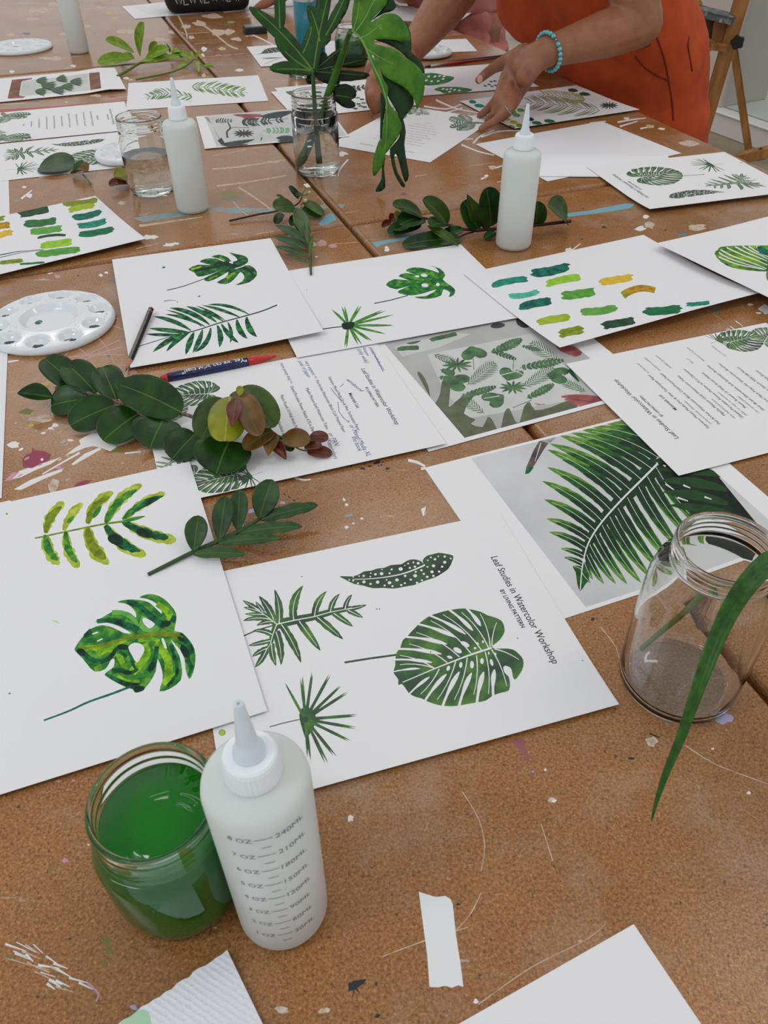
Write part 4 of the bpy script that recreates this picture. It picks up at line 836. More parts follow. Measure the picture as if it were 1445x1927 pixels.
frond(pal, Lq, [(600, 225), (430, 195), (330, 205), (215, 230)], 12, 75, 11, wc('palm_mid', [(40, 96, 60), (98, 148, 70)], 90)); frond(pal, Lq, [(600, 140), (760, 150), (900, 175), (1050, 190)], 14, 95, 11, wc('palm_light', [(58, 110, 56), (130, 168, 80)], 90), 3)
crp(pal, *Lq, stroke([(515, 205), (600, 195)], 2), GR2); crp(pal, *Lq, stroke([(520, 240), (600, 262)], 2), GR2)
phf = Sheet('phf', 'photo_print', 'photograph print of clustered leaves between brown bands at the far left', 'printed sheet', LL, LW, LV*4, [(1, 0, 218, 131), (1, 1, 223, 164), (.1, 0, 25, 148)]); phf.lift = lambda u, v: .004*max(0, 1-abs(u-.24)/.05)
Mq = (0, 100, .17993)
def q4(sh, T, pts, m): crp(sh, *T, pts, m)
BR = wc('photo_wood_brown', [(110, 76, 56), (140, 104, 80)], 30)
q4(phf, Mq, [(125, 280), (330, 262), (225, 300), (200, 440), (250, 455), (80, 465)], BR); q4(phf, Mq, [(125, 278), (340, 260), (330, 275), (125, 300)], PSK); q4(phf, Mq, [(90, 455), (270, 450), (240, 470), (80, 475)], PSK)
q4(phf, Mq, [(928, 208), (1040, 197), (1058, 368), (945, 388)], BR); q4(phf, Mq, [(235, 290), (920, 210), (940, 390), (260, 445), (205, 440)], PLIGHT)
for x, y, a, s in ((430, 290, 0, 130), (640, 275, -.4, 130), (420, 400, .2, 130), (600, 390, 0, 150), (700, 350, .1, 140), (790, 300, 0, 140), (500, 340, .2, 170)):
    for i in range(7):
        b_ = a+(i-3)*.22; crp(phf, *Mq, blade((x-s*.4, y+(i-3)*3), (x+s*.6*math.cos(b_), y+s*.28*math.sin(b_)+(i-3)*7), 20, 0, 5), G1S if i % 2 else GD)
phm = Sheet('phm', 'photo_print', 'photograph print of dark leaf shapes and a pink hand beside the left squeeze bottle', 'printed sheet', LL, LW, LV*3, [(0, 0, 368, 220), (0, 1, 386, 279), (.6, 1, 551, 266.5)])
fu0 = phm.uv(386, 218)[0]; phm.poly([(fu0-.001, .003), (LL-.004, .003), (LL-.004, LW-.006), (fu0+.004, LW-.006)], PLIGHT)
DKG = wc('photo_slate_green', [(52, 62, 62), (72, 84, 80)], 40)
crp(phm, *Lq, smooth([(920, 365), (1040, 358), (1150, 362), (1165, 385), (1110, 385), (1075, 412), (1040, 408), (1000, 385)], 2), PSK); crp(phm, *Lq, [(695, 385), (730, 385), (850, 610), (815, 560), (760, 440)], wc('photo_band', [(140, 140, 138), (150, 150, 148)]))
frond(phm, Lq, [(1000, 425), (1150, 420), (1370, 395)], 11, 60, 17, DKG, 5, .6); frond(phm, Lq, [(1380, 490), (1280, 490), (1160, 495)], 8, 45, 16, wc('photo_sage', [(110, 160, 130), (130, 176, 148)]), 6, .5)
frond(phm, Lq, [(790, 415), (860, 412), (945, 415)], 7, 35, 10, DKG, 8, .5)
for i in range(12): a = 2*pi*i/12; crp(phm, *Lq, blade((1015, 515), (1015+90*math.cos(a), 515+38*math.sin(a)), 13, 0, 5), DKG)
crp(phm, *Lq, blade((1150, 380), (1420, 335), 50, .03, 8), DKG); crp(phm, *Lq, blade((830, 600), (1110, 560), 34, .03, 8), DKG); crp(phm, *Lq, blade((840, 610), (1060, 600), 22, .03, 8), DKG); crp(phm, *Lq, blade((1440, 560), (1270, 550), 50, 0, 8), DKG); crp(phm, *Lq, blade((1440, 590), (1280, 575), 30, 0, 8), DKG)
crp(phm, *Lq, stroke([(885, 425), (900, 450), (905, 475), (880, 500), (885, 550)], 10, 16, 3), DKG); crp(phm, *Lq, stroke([(905, 475), (940, 465), (1060, 470)], 4), DKG); crp(phm, *Lq, stroke([(820, 560), (850, 600)], 40, 30), DKG); crp(phm, *Lq, stroke([(1160, 545), (1152, 570)], 10), DKG)
blk = Sheet('blk', 'paper_sheet', 'blank white sheet behind the right squeeze bottle, its near half covered by a paper towel', 'paper', WL, WW, LV*1, [(0, 0, 892.5, 271.6), (1, 0, 1136, 229.6), (1, 1, 1279, 287)], base=PAPER)
hp = Sheet('hp', 'watercolour_painting', 'painting of long palm fronds and small swatches under the hand with the bracelet', 'painting', WL, WW, LV*3, [(0, 0, 868, 192), (1, 0, 1087, 161), (1, 1, 1200, 208), (0, 1, 965, 243)], base=PAPER)
hp.lift = lambda u, v: .003*max(0, (v-.12)/.11)**2
Nq = (840, 130, .31834)
frond(hp, Nq, [(905, 245), (760, 225), (600, 205), (470, 195)], 16, 90, 7, wc('palm_soft', [(84, 106, 70), (150, 166, 112)], 90), 4, 1.0); frond(hp, Nq, [(820, 180), (700, 160), (530, 145)], 14, 60, 8, wc('palm_sand', [(140, 146, 88), (176, 178, 126)], 90), 5, .9)
for i in range(13): a = 2*pi*i/13; crp(hp, *Nq, blade((960, 215), (960+58*math.cos(a), 215+24*math.sin(a)), 8, 0, 5), GD)
for x, y, w, m in [(155, 193, 48, TG), (195, 216, 66, TG), (748, 125, 66, DGR), (818, 147, 72, DGR), (440, 242, 50, GR2), (415, 272, 50, GR2), (395, 252, 40, GR2), (355, 295, 56, OL), (398, 313, 52, OL), (432, 333, 50, OLD), (385, 342, 46, OLD), (500, 296, 40, DK), (535, 318, 66, TD), (610, 307, 72, EM), (432, 175, 34, GR2)]:
    crp(hp, *Nq, [(x-w/2, y-6), (x-w*.1, y-12), (x+w*.3, y-6), (x+w/2, y+6), (x+w*.1, y+12), (x-w*.35, y+8)], m)
mp = Sheet('mp', 'watercolour_painting', 'painting of two pierced green leaves beside the monstera plant, under the thumb', 'painting', WL, WW, LV*2, [(0, 1, 782, 158), (.3, 1, 848, 183), (1, .2, 1043, 163)], base=PAPER)
reanchor(mp, [((0.02, 0.12), (775, 150)), ((.11, WW), (840, 183)), ((WL, WW*.95), (1046, 160)), ((WL, 0), (922, 124-4))])
Oq = (740, 0, .17993)
PL = wc('pierced_leaf', [(24, 88, 54), (70, 134, 60)], 60)
crp(mp, *Oq, smooth([(250, 830), (330, 768), (440, 765), (540, 790), (640, 808), (590, 855), (480, 885), (360, 895), (280, 880)], 2), PL); crp(mp, *Oq, smooth([(425, 940), (480, 912), (580, 908), (700, 912), (830, 935), (760, 965), (620, 985), (520, 975), (500, 960)], 2), PL)
for x, y in ((370, 800), (435, 800), (485, 795), (345, 840), (400, 850), (470, 848), (520, 825), (530, 800), (560, 935), (600, 930), (640, 940), (590, 960), (690, 945), (520, 930)): crp(mp, *Oq, ell(x, y, 17, 8, -.3, 8), PAPER)
for x, y in ((1000, 850), (1040, 845), (980, 880), (1050, 890), (940, 895), (1390, 885), (1010, 900)): crp(mp, *Oq, blade((x, y), (x+45, y+6), 15, 0, 5), DGR)
ls2 = Sheet('ls2', 'paper_sheet', 'white corner of paper just behind the shoulder of the plant jar, beneath a leaf print', 'paper', LL, LW, LV, [(0, 0, 509, 166.5), (.3, 0, 590, 159)], base=PAPER)
ls = Sheet('ls', 'photo_print', 'leaf pattern print behind the plant jar, under the fingertips of the left hand', 'printed sheet', LL, LW, LV*2, [(0, 0, 509, 175.5), (0, 1, 555, 218), (.6, 1, 700, 208)])
Pq = (440, 60, .19377)
frond(ls, Pq, [(1010, 600), (1130, 560), (1290, 530)], 9, 60, 26, DKG, 5); crp(ls, *Pq, smooth([(500, 580), (620, 575), (700, 600), (760, 660), (650, 650), (560, 620)], 2), G1S)
for i, (x, y) in enumerate([(1150, 640), (1200, 640), (1245, 655), (1160, 690), (1210, 700), (1260, 690), (1180, 745), (1230, 720), (1270, 730)]): crp(ls, *Pq, ell(x, y, 26, 9, 0, 8), [GD, G1S][i % 2])
sps = Sheet('sps', 'painting_sheet', 'painting of a dark spotted leaf beside the turquoise tumbler', 'painting', WL, WW, LV*2, [(0, 0, 452, 89), (0, 1, 489, 128.5), (.3, 0, 540, 81)], base=PAPER)
Qq = (440, 60, .13841)
crp(sps, *Qq, smooth([(265, 316), (370, 290), (420, 240), (520, 215), (640, 208), (800, 215), (900, 240), (800, 270), (650, 270), (480, 290), (360, 300)], 2), GD); crp(sps, *Qq, blade((380, 362), (640, 350), 14), GD); crp(sps, *Qq, stroke([(420, 436), (600, 365), (660, 345)], 4), GD)
for i in range(16): crp(sps, *Qq, ell(430+i*22, 235+(i % 3)*18, 8, 5, 0, 6), PAPER)
def plain(k, lab, a, b_, lv, anc, rot=None, base=PAPER, name='paper_sheet', **kw):
    s = Sheet(k, name, lab, 'paper', a, b_, LV*lv, anc, base=base, **kw); return s
plain('f1', 'white sheet beneath another at the top, left of the patterned pouch', WL, WW, 1, [(0, 0, 234, 14), (0, 1, 250, 34), (.5, 1, 345, 27)])
plain('f2', 'topmost white sheet running under the left side of the patterned pouch', WL, WW, 2, [(0, 0, 251, 11), (0, 1, 273, 33), (.5, 1, 400, 20)])
plain('f3', 'white sheet at the top, right of the patterned pouch', WL, WW, 1, [(0, 1, 425, 23), (.6, 1, 520, 14)])
plain('f4', 'white paper behind the bare wrist near the top of the photo', WL, WW, 1, [(0, 0, 738, 8), (1, 1, 800, 40), (0, 1, 715, 40)])
plain('br', 'blank white sheet at the bottom edge, right of the masking tape', WL, WW, 1, [(1, 0, 1190, 1740), (1, .24, 1322, 1927), (.62, 0, 860, 1927)])
plain('le', 'white sheet cut off by the left edge beside the round white palette', WW, WL, 1, [(1, 0, 15.5, 640), (1, 1, 3, 944)])
plain('le2', 'white sheet corner at the left edge between the leaf print and the dab sheet', WW, WW, .2, [(1, 0, 16, 332), (1, .8, 18, 400)])
plain('rag', 'small white brush test sheet with grey pencil marks, beyond the two brushes', .2, .15, 1, [(0, 0, 790, 76), (1, 0, 841, 71), (1, 1, 870, 98), (.2, 1, 802, 103)], name='test_sheet')
for a, b_ in [((260, 490), (520, 505)), ((270, 510), (500, 530)), ((380, 490), (570, 512)), ((300, 525), (450, 545))]: crp(Sheet.all['rag'], *Oq, stroke([a, b_], 8), GREYINK)
TOW = mat('embossed_tissue', (232, 233, 235), .9, spec=.1)
m_, nt, b = newmat('quilted_paper_towel'); b.inputs['Roughness'].default_value = .95; b.inputs['Specular IOR Level'].default_value = .1
tc = nt.nodes.new('ShaderNodeTexCoord'); mp_ = nt.nodes.new('ShaderNodeMapping'); mp_.inputs['Rotation'].default_value = (0, 0, .5); vo = nt.nodes.new('ShaderNodeTexVoronoi'); vo.inputs['Scale'].default_value = 330; vo.inputs['Randomness'].default_value = .25
bp = nt.nodes.new('ShaderNodeBump'); bp.inputs['Strength'].default_value = .8; bp.inputs['Distance'].default_value = .0008
nt.links.new(tc.outputs['Object'], mp_.inputs['Vector']); nt.links.new(mp_.outputs['Vector'], vo.inputs['Vector']); nt.links.new(vo.outputs['Distance'], bp.inputs['Height']); nt.links.new(bp.outputs['Normal'], b.inputs['Normal'])
b.inputs['Base Color'].default_value = lin((230, 232, 236)); QT = m_
tw = plain('tw', 'quilted white paper towel with a pale green stain at the bottom edge', .2, .2, 1, [(1, 0, 430, 1793), (1, .21, 494, 1927), (.69, 0, 228, 1927)], base=QT, name='paper_towel', thick=.0012)
tw.lift = lambda u, v: .002+.0008*math.sin(u*90)*math.sin(v*70)
r_ = random.Random(3); ol = []
for i in range(60): ol.append((.2-i*.2/60, r_.uniform(-.0008, .0008)))
tw.outline = ol+[(0, .2), (.2, .2)]
tw.px(smooth([(262, 1900), (280, 1905), (285, 1927), (290, 1945), (215, 1945), (225, 1927), (240, 1915)], 2), mat('green_stained_towel', (176, 214, 180), .95, spec=.1))
ft = plain('ft', 'folded white paper towel lying across the blank sheet near the right bottle', .27, .11, 2.2, [(0, 0, 980, 283), (1, 0, 1255, 286), (.05, 1, 1000, 340), (.55, 1, 1150, 347)], base=TOW, name='paper_towel', thick=.0014)
for s in list(Sheet.all.values()):
    if s.name != 'x': s.build()
# masking tape
MT = mat('masking_tape', (224, 226, 226), .75)
tp = Sheet('tape', 'masking_tape', 'torn strip of white masking tape stuck to the table near the bottom', 'tape', .06, .02, .0002, [(0, 0, 788, 1678), (1, 0, 808, 1858)], base=MT, thick=.00015)
tp.outline = [tp.uv(*p) for p in [(788, 1678), (800, 1682), (820, 1688), (838, 1686), (848, 1692), (852, 1702), (858, 1760), (866, 1810), (872, 1857), (862, 1854), (850, 1859), (838, 1855), (824, 1858), (808, 1857), (804, 1800), (796, 1740)]]
tp.a, tp.b = .05, .02
tp.build()
# ------------------------------------------------------------------ bottles, jars, cups
def glassmat(name, col=(252, 254, 252), rough=0.0, ior=1.45):
    m, nt, b = newmat(name); sset(b, Roughness=rough, IOR=ior); b.inputs['Base Color'].default_value = lin(col); b.inputs['Transmission Weight'].default_value = 1.0
    return m
GLASS = glassmat('clear_glass')
WATER = glassmat('water', (246, 250, 248), 0, 1.33)
def milky(name, col, tr, rough, ior=1.2):
    m, nt, b = newmat(name); sset(b, Roughness=rough, IOR=ior); b.inputs['Base Color'].default_value = lin(col); b.inputs['Transmission Weight'].default_value = tr
    b.inputs['Subsurface Weight'].default_value = .3; b.inputs['Subsurface Radius'].default_value = (.02, .02, .02)
    return m
HDPE = milky('frosted_squeeze_plastic', (246, 252, 247), .42, .3); CAPM = milky('white_cap_plastic', (240, 246, 248), .05, .3); NOZ = milky('soft_nozzle_plastic', (236, 246, 250), .3, .2)
CLOUD = milky('cloudy_liquid', (246, 250, 242), .2, .3, 1.3)
MARKS_INK = mat('grey_scale_print', (120, 124, 128), .6)
def bottle(x, y, label, group, H=.130, cap=.152, tip=.19, fill=.1, r=.0258, text=False, nozz=True):
    c = P(x, y); root = empty('squeeze_bottle', (c.x, c.y, .0002), label, 'bottle', group)
    t = .0011
    prof = [(0, .0), (r*.8, 0), (r*.93, .0012), (r, .006), (r, H-.006), (r*.97, H-.0015), (r*.86, H+.002), (r*.6, H+.004), (.0125, H+.0055), (.0115, H+.012),
            (.0105, H+.012), (.0112, H+.0045), (r*.6-t, H+.004-t), (r*.86-t, H+.002-t), (r-t, H-.006), (r-t, .006), (r*.9-t, .0024), (0, .0018)]
    lathe('bottle_body', prof, HDPE, root)
    lathe('liquid', [(0, .0022), (r*.88-t, .003), (r-t-.0004, .0068), (r-t-.0004, fill), (0, fill)], CLOUD, root)
    # ribbed cap
    V, F = [], []; n = 72; z0, z1 = H+.0058, H+.0058+(cap-H-.004)
    ringz = [(1, z0, .0132), (1, z0+.002, .0132), (1, z1-.003, .0126), (0, z1-.001, .0121), (0, z1, .0112)]
    for rb, z, rr in ringz:
        V += [((rr+(.00025 if (i % 2 and rb) else 0))*math.cos(2*pi*i/n), (rr+(.00025 if (i % 2 and rb) else 0))*math.sin(2*pi*i/n), z) for i in range(n)]
    for k in range(len(ringz)-1):
        for i in range(n): F.append((k*n+i, k*n+(i+1) % n, (k+1)*n+(i+1) % n, (k+1)*n+i))
    F.append(tuple(range(4*n, 5*n))); me = bpy.data.meshes.new('cap'); me.from_pydata(V, [], F); me.materials.append(CAPM); me.update(); cp_ = link('cap', me, root)
    if nozz:
        lathe('nozzle', [(.0074, z1+.0002), (.0074, z1+.0022), (.0064, z1+.0024), (.0066, z1+.004), (.0058, z1+.0042), (.0060, z1+.006), (.0052, z1+.0064), (.0048, z1+.010), (.0022, tip-.001), (.0018, tip), (.0008, tip), (.0006, tip-.004), (0, tip-.005)], NOZ, cp_, seg=32)
    if text:
        import itertools
        V, F = [], []; rr = r+.00018; XS = 1.0; a0 = math.atan2(-c.y, -c.x)-.12
        def put(body, s0, z, size, right=False, off=.0):
            tv, tf, w = text_geo(body, 0, off, 2); b0 = len(V); w *= size*XS
            for x_, y_ in tv:
                s_ = s0+x_*size*XS-(w if right else 0); a = a0+s_/rr; V.append((rr*math.cos(a), rr*math.sin(a), z+y_*size))
            F.extend(tuple(b0+i for i in f) for f in tf)
        def dash(s0, s1, z, h=.00045):
            for i in range(6):
                b0 = len(V); sa, sb = s0+(s1-s0)*i/6, s0+(s1-s0)*(i+1)/6
                for s_, z_ in ((sa, z), (sb, z), (sb, z+h), (sa, z+h)): a = a0+s_/rr; V.append((rr*math.cos(a), rr*math.sin(a), z_))
                F.append((b0, b0+1, b0+2, b0+3))
        for k in range(8):
            z = .0275+k*.0156; put('%d OZ' % (k+1), -.0045, z-.0018, .0052, True); put('%dML' % (30*(k+1)), .0062, z-.0018, .0056)
            dash(-.0035, .005, z+.0003); dash(-.001, .0038, z-.0075)
        me = bpy.data.meshes.new('volume_scale'); me.from_pydata(V, [], F); me.materials.append(MARKS_INK); me.update(); link('volume_scale', me, root)
    return root
bottle(534, 1706, 'frosted squeeze bottle with ounce and millilitre scale, nearest the viewer beside the green jar', 'squeeze bottles', H=.147, cap=.166, tip=.205, fill=.134, text=True)
bottle(364, 394, 'frosted squeeze bottle standing directly beside the water-filled mason jar', 'squeeze bottles', fill=.115)
bottle(965, 462, 'frosted squeeze bottle standing amid the dark leafy branch on the right', 'squeeze bottles', fill=.104)
bottle(150, 99, 'frosted squeeze bottle at the far left with its top cut off by the photo', 'squeeze bottles', H=.135, cap=.157, fill=.078)

def jar(name, c, label, H, rb, rm, rr, neck, liquid=None, lm=None, threads=3, base_r=None, t=.0024, lname='water', cat='jar', shoulder=.75, ov=0.0):
    """glass jar: rb foot radius, rm body radius, rr mouth radius"""
    root = empty(name, (c.x, c.y, .0002), label, cat)
    zs = H-neck
    outer = [(0, .0003), (rb*.6, .0002), (rb*.82, 0), (rb*.94, .0012), (rb, .006), (rb*.5+rm*.5, .012), (rm, .026), (rm, zs*shoulder), (rm*.985, zs*.84), (rm*.93, zs*.93), (rr*1.03, zs)]
    for i in range(threads):
        z = zs+.002+(neck-.006)*i/threads; h = (neck-.006)/threads; outer += [(rr, z), (rr+.0011, z+h*.35), (rr+.0011, z+h*.55), (rr, z+h*.9)]
    outer += [(rr+.0006, H-.0035), (rr+.001, H-.002), (rr+.0004, H-.0003), (rr-.0008, H)]
    inner = [(rr-t+.0004, H-.001), (rr-t, H-.004), (rr-t, zs+.001), (rm*.93-t, zs*.92), (rm-t-.0006, zs*.82), (rm-t, zs*shoulder), (rm-t, .026), (rb*.5+rm*.5-t-.0004, .0126), (rb-t-.0006, .0075), (rb*.8, .005), (0, .0062)]
    lathe('jar_glass', outer+inner, GLASS, root, seg=72)
    if liquid:
        lathe(lname, [(0, .0058), (rb*.8, .0046), (rb-t-.0003+ov, .0072), (rb*.5+rm*.5-t-.0002+ov, .0123), (rm-t+.0003+ov, .0258), (rm-t+.0003+ov, min(liquid, zs*shoulder)), (rm-t+.0003 if liquid < zs*.8 else rm*.95-t, liquid), (0, liquid)], lm or WATER, root, seg=64)
    return root
GP = mat('green_paint_water', (14, 112, 14), .05, spec=.5); GP.node_tree.nodes['Principled BSDF'].inputs['Transmission Weight'].default_value = .0; GP.node_tree.nodes['Principled BSDF'].inputs['IOR'].default_value = 1.33
gj = jar('paint_water_jar', P(285, 1503, .097), 'squat glass jar full of bright green paint water, front left', .097, .0365, .039, .033, .02, .072, GP, 2, lname='green_water', shoulder=.8, ov=.0012)
cj = jar('glass_jar', P(1372, 1027, .138), 'large clear empty glass jar with a grass blade in it at the right', .138, .0415, .042, .0315, .017, None, None, 3, shoulder=.62)
mj = jar('mason_jar', P(288, 360), 'clear mason jar half full of water, standing directly left of a squeeze bottle', .118, .035, .0385, .035, .02, .062, WATER, 3, shoulder=.8)
pj = jar('glass_jar', P(598, 322), 'clear glass jar of water holding the monstera and lobed leaf stems', .127, .039, .0395, .0365, .024, .07, WATER, 3, shoulder=.92)
for pts in ([(-.6, .0), (-.2, .0), (-.2, -.3)], [(-.55, -.3), (-.1, -.5), (.1, -.35)], [(.0, -1.2), (.2, -1.5), (.6, -1.4), (.7, -1.2)]):
    pp = []
    for s_, z_ in pts: a = math.atan2(-P(288, 360).y, -P(288, 360).x)+.55+s_*.006/.0364; pp.append((.0366*math.cos(a), .0366*math.sin(a), .1095+z_*.006))
    tube('pen_mark', pp, .0006, INK, mj, seg=5, k=3)
GC = glassmat('tinted_cup', (235, 245, 240)); GW = mat('mossy_water', (40, 110, 50), .1)
jar('paint_water_jar', P(663, 122), 'glass jar of dark green paint water, half hidden behind the plant', .085, .036, .042, .037, .014, .06, GW, 2, lname='green_water')
jar('glass_jar', P(655, 52), 'empty clear glass jar at the top edge behind the plant', .09, .034, .038, .034, .016, None, None, 2)
jar('glass_jar', P(566, 143), 'short clear glass jar in front of the turquoise tumbler', .045, .03, .033, .03, .012, None, None, 2)
# turquoise tumbler
c = P(587, 122); tb_ = empty('tumbler', (c.x, c.y, .0002), 'turquoise metal tumbler with steel rim, behind the potted stems', 'tumbler')
TQ = mat('turquoise_enamel', (0, 112, 128), .35); ST = mat('brushed_steel', (170, 172, 174), .28, 1.0)
lathe('tumbler_body', [(0, 0), (.031, 0), (.034, .002), (.0352, .01), (.0362, .08), (.0365, .138), (0, .138)], TQ, tb_); lathe('steel_rim', [(.0366, .1382), (.0366, .152), (.034, .154), (.0325, .16), (0, .16)], ST, tb_); lathe('lid', [(.033, .1602), (.033, .175), (.030, .178), (0, .178)], mat('black_plastic', (26, 26, 28), .4), tb_)
# plastic drinking cup / black pouch / paint tin
c = P(392, 20); po = empty('patterned_pouch', (c.x, c.y, .002), 'black rounded pouch with white scribble pattern and red tab, top edge', 'pouch')
rz = math.radians(16); R4 = Matrix.Rotation(rz, 4, 'Z')
bm = bmesh.new(); bmesh.ops.create_cube(bm, size=1)
for v in bm.verts: v.co = Vector((v.co.x*.262, v.co.y*.11, (v.co.z+.5)*.15))
bmesh.ops.bevel(bm, geom=bm.edges[:], offset=.032, segments=6, profile=.55, affect='EDGES'); bmesh.ops.transform(bm, matrix=R4, verts=bm.verts)
me = bpy.data.meshes.new('pouch_body'); bm.to_mesh(me); bm.free(); me.materials.append(mat('black_canvas', (16, 15, 17), .8, bump=(600, .3, .0006))); me.polygons.foreach_set('use_smooth', [True]*len(me.polygons)); link('pouch_body', me, po)
rd = random.Random(11); V, F = [], []
WSC = mat('white_scribble_print', (178, 174, 170), .8)
def front(x, z):
    return R4 @ Vector((x, -.0556+.0, z))
def rib3(pts, w, V, F, fn, off=(0, 0)):
    q = ribbon(pts, lambda t: w/2); b0 = len(V); n = len(pts)
    V.extend(tuple(fn(*p)) for p in q)
    for i in range(n-1): F.append((b0+i, b0+i+1, b0+2*n-2-i, b0+2*n-1-i))
for i in range(26):
    x = -.092+.184*(i % 9)/8+rd.uniform(-.006, .006); z = .036+.034*(i//9)+rd.uniform(-.004, .004); s_ = rd.uniform(.008, .012)
    pts = [(x-s_, z+s_), (x-s_*.3, z-s_*.6), (x+s_*.1, z+s_*.5), (x+s_*.5, z-s_*.7), (x+s_, z+s_*.9)]
    if i % 3 == 1: pts = [(x-s_*.7, z+s_), (x-s_*.7, z-s_), (x+s_*.6, z-s_*.9)]
    rib3(pts, .003, V, F, front)
me = bpy.data.meshes.new('scribble_pattern'); me.from_pydata(V, [], F); me.materials.append(WSC); me.update(); link('scribble_pattern', me, po)
box('zip_pull', (.002, -.0585, .06), (.009, -.0562, .13), mat('crimson_tab', (130, 30, 60), .6), po, bev=.001, rot=R4)
c = P(480, 62); pt_ = empty('paint_tin', (c.x, c.y, .0003), 'small black and grey box at the back, left of the plant leaves', 'box')
box('tin', (-.032, -.022, 0), (.032, .022, .016), mat('black_tin', (34, 34, 36), .4), pt_, bev=.002, rot=Matrix.Rotation(.3, 4, 'Z')); box('tin_lid', (-.028, -.018, .0162), (.028, .018, .019), mat('grey_lid', (126, 132, 132), .3), pt_, bev=.001, rot=Matrix.Rotation(.3, 4, 'Z'))

# ---- palettes
PALM = mat('glossy_white_plastic', (222, 226, 228), .12, spec=.6)
def palette_mesh(R, n, wr, wrad, cr, name):
    def z(x, y, r):
        h = .0125*(1-.28*(r/R)**2)
        if r > R*.94: h -= .006*((r-R*.94)/(R*.06))**2
        if cr:
            if r < cr: q = r/cr; h = .0035+.0015*q**6 if q < .8 else .0035+.0004+(.0088)*min(1, (q-.8)/.2)
            elif r < cr*1.06: h += .0007
        for k in range(n):
            a = 2*pi*k/n+PAL_OFF; dx, dy = x-wrad*math.cos(a), y-wrad*math.sin(a); d = math.hypot(dx, dy)/wr
            if d < 1: h = .0022+(h-.0022)*max(0, d)**2.6
            elif d < 1.1: h += .0006*math.sin((d-1)*10*pi)
        return h
    V, F = [(0, 0, z(0, 0, 0))], []; NR, NS = 64, 200
    for i in range(1, NR+1):
        r = R*i/NR
        for j in range(NS): x, y = r*math.cos(2*pi*j/NS), r*math.sin(2*pi*j/NS); V.append((x, y, z(x, y, r)))
    for j in range(NS): F.append((0, 1+j, 1+(j+1) % NS))
    for i in range(NR-1):
        for j in range(NS): a = 1+i*NS; F.append((a+j, a+NS+j, a+NS+(j+1) % NS, a+(j+1) % NS))
    b0 = len(V); V += [(V[1+(NR-1)*NS+j][0]*.985, V[1+(NR-1)*NS+j][1]*.985, 0) for j in range(NS)]
    for j in range(NS): F.append((1+(NR-1)*NS+j, b0+j, b0+(j+1) % NS, 1+(NR-1)*NS+(j+1) % NS))
    F.append(tuple(range(b0+NS-1, b0-1, -1)))
    me = bpy.data.meshes.new(name); me.from_pydata(V, [], F); me.materials.append(PALM); me.polygons.foreach_set('use_smooth', [True]*(len(F)-1)+[False]); me.update()
    return me
c = P(94, 600, .008); w0 = P(181, 587, .006); PAL_OFF = math.atan2(w0.y-c.y, w0.x-c.x)
pr = empty('paint_palette', (c.x, c.y, .0003), 'large round white ten-well palette with dark green paint, left edge', 'palette')
link('palette_dish', palette_mesh(.0785, 10, .0135, .0605, .036, 'palette_dish'), pr)
PUD = mat('wet_dark_green_paint', (10, 48, 30), .08); PUD2 = mat('wet_green_wash', (120, 176, 150), .08)
rd = random.Random(4)
for k in range(10):
    a = 2*pi*k/10+PAL_OFF; x, y = .0605*math.cos(a)+.0004, .0605*math.sin(a)-.0018; V = [(x, y, .0056)]
    V += [(x+.0078*rd.uniform(.7, 1.1)*math.cos(2*pi*i/16), y+.0044*rd.uniform(.7, 1.15)*math.sin(2*pi*i/16), .0050) for i in range(16)]
    me = bpy.data.meshes.new('paint_puddle'); me.from_pydata(V, [], [(0, 1+i, 1+(i+1) % 16) for i in range(16)]); me.materials.append(PUD); me.update(); link('paint_puddle', me, pr)
V = [(-.015, -.001, .0046)]+[(-.015+.0045*math.cos(2*pi*i/14), -.001+.0055*math.sin(2*pi*i/14), .0037) for i in range(14)]
me = bpy.data.meshes.new('paint_puddle'); me.from_pydata(V, [], [(0, 1+i, 1+(i+1) % 14) for i in range(14)]); me.materials.append(mat('wet_green_paint', (20, 96, 52), .08)); me.update(); link('paint_puddle', me, pr)
V, F = [], []
for i in range(60):
    a, r = rd.uniform(0, 6.28), rd.uniform(.042, .073); s_ = rd.uniform(.0002, .0008); x, y = r*math.cos(a), r*math.sin(a)
    if min(math.hypot(x-.0605*math.cos(2*pi*k/10+PAL_OFF), y-.0605*math.sin(2*pi*k/10+PAL_OFF)) for k in range(10)) < .0145: continue
    b0 = len(V); zz = .0125*(1-.28*(r/.0785)**2)+.00015; V += [(x+s_*math.cos(t), y+s_*math.sin(t), zz) for t in (0, 1.25, 2.5, 3.75, 5)]; F.append(tuple(range(b0, b0+5)))
me = bpy.data.meshes.new('paint_specks'); me.from_pydata(V, [], F); me.materials.append(PUD); me.update(); tag(link('paint_specks', me, pr), kind='stuff')
PAL_OFF = .3; fme = palette_mesh(.061, 7, .016, .036, .012, 'palette_dish')
for x, y, lab in ((243, 296, 'small white flower palette tucked behind the mason jar'), (806, 104, 'small white palette beneath the brush test sheet, beyond the monstera leaf')):
    c = P(x, y); e = empty('paint_palette', (c.x, c.y, .0034), lab, 'palette', 'small flower palettes'); link('palette_dish', fme, e)
c = P(38, 92); e = empty('paint_palette', (c.x, c.y, .0003), 'round white palette at the far left beside the tall back bottle', 'palette'); PAL_OFF = 1.0; link('palette_dish', palette_mesh(.085, 10, .014, .066, .04, 'palette_dish'), e)
V = [(-.012+.010*math.cos(2*pi*i/14), .0+.010*math.sin(2*pi*i/14), .0045) for i in range(14)]; me = bpy.data.meshes.new('paint_puddle'); me.from_pydata(V, [], [tuple(range(14))]); me.materials.append(PUD); me.update(); link('paint_puddle', me, e)

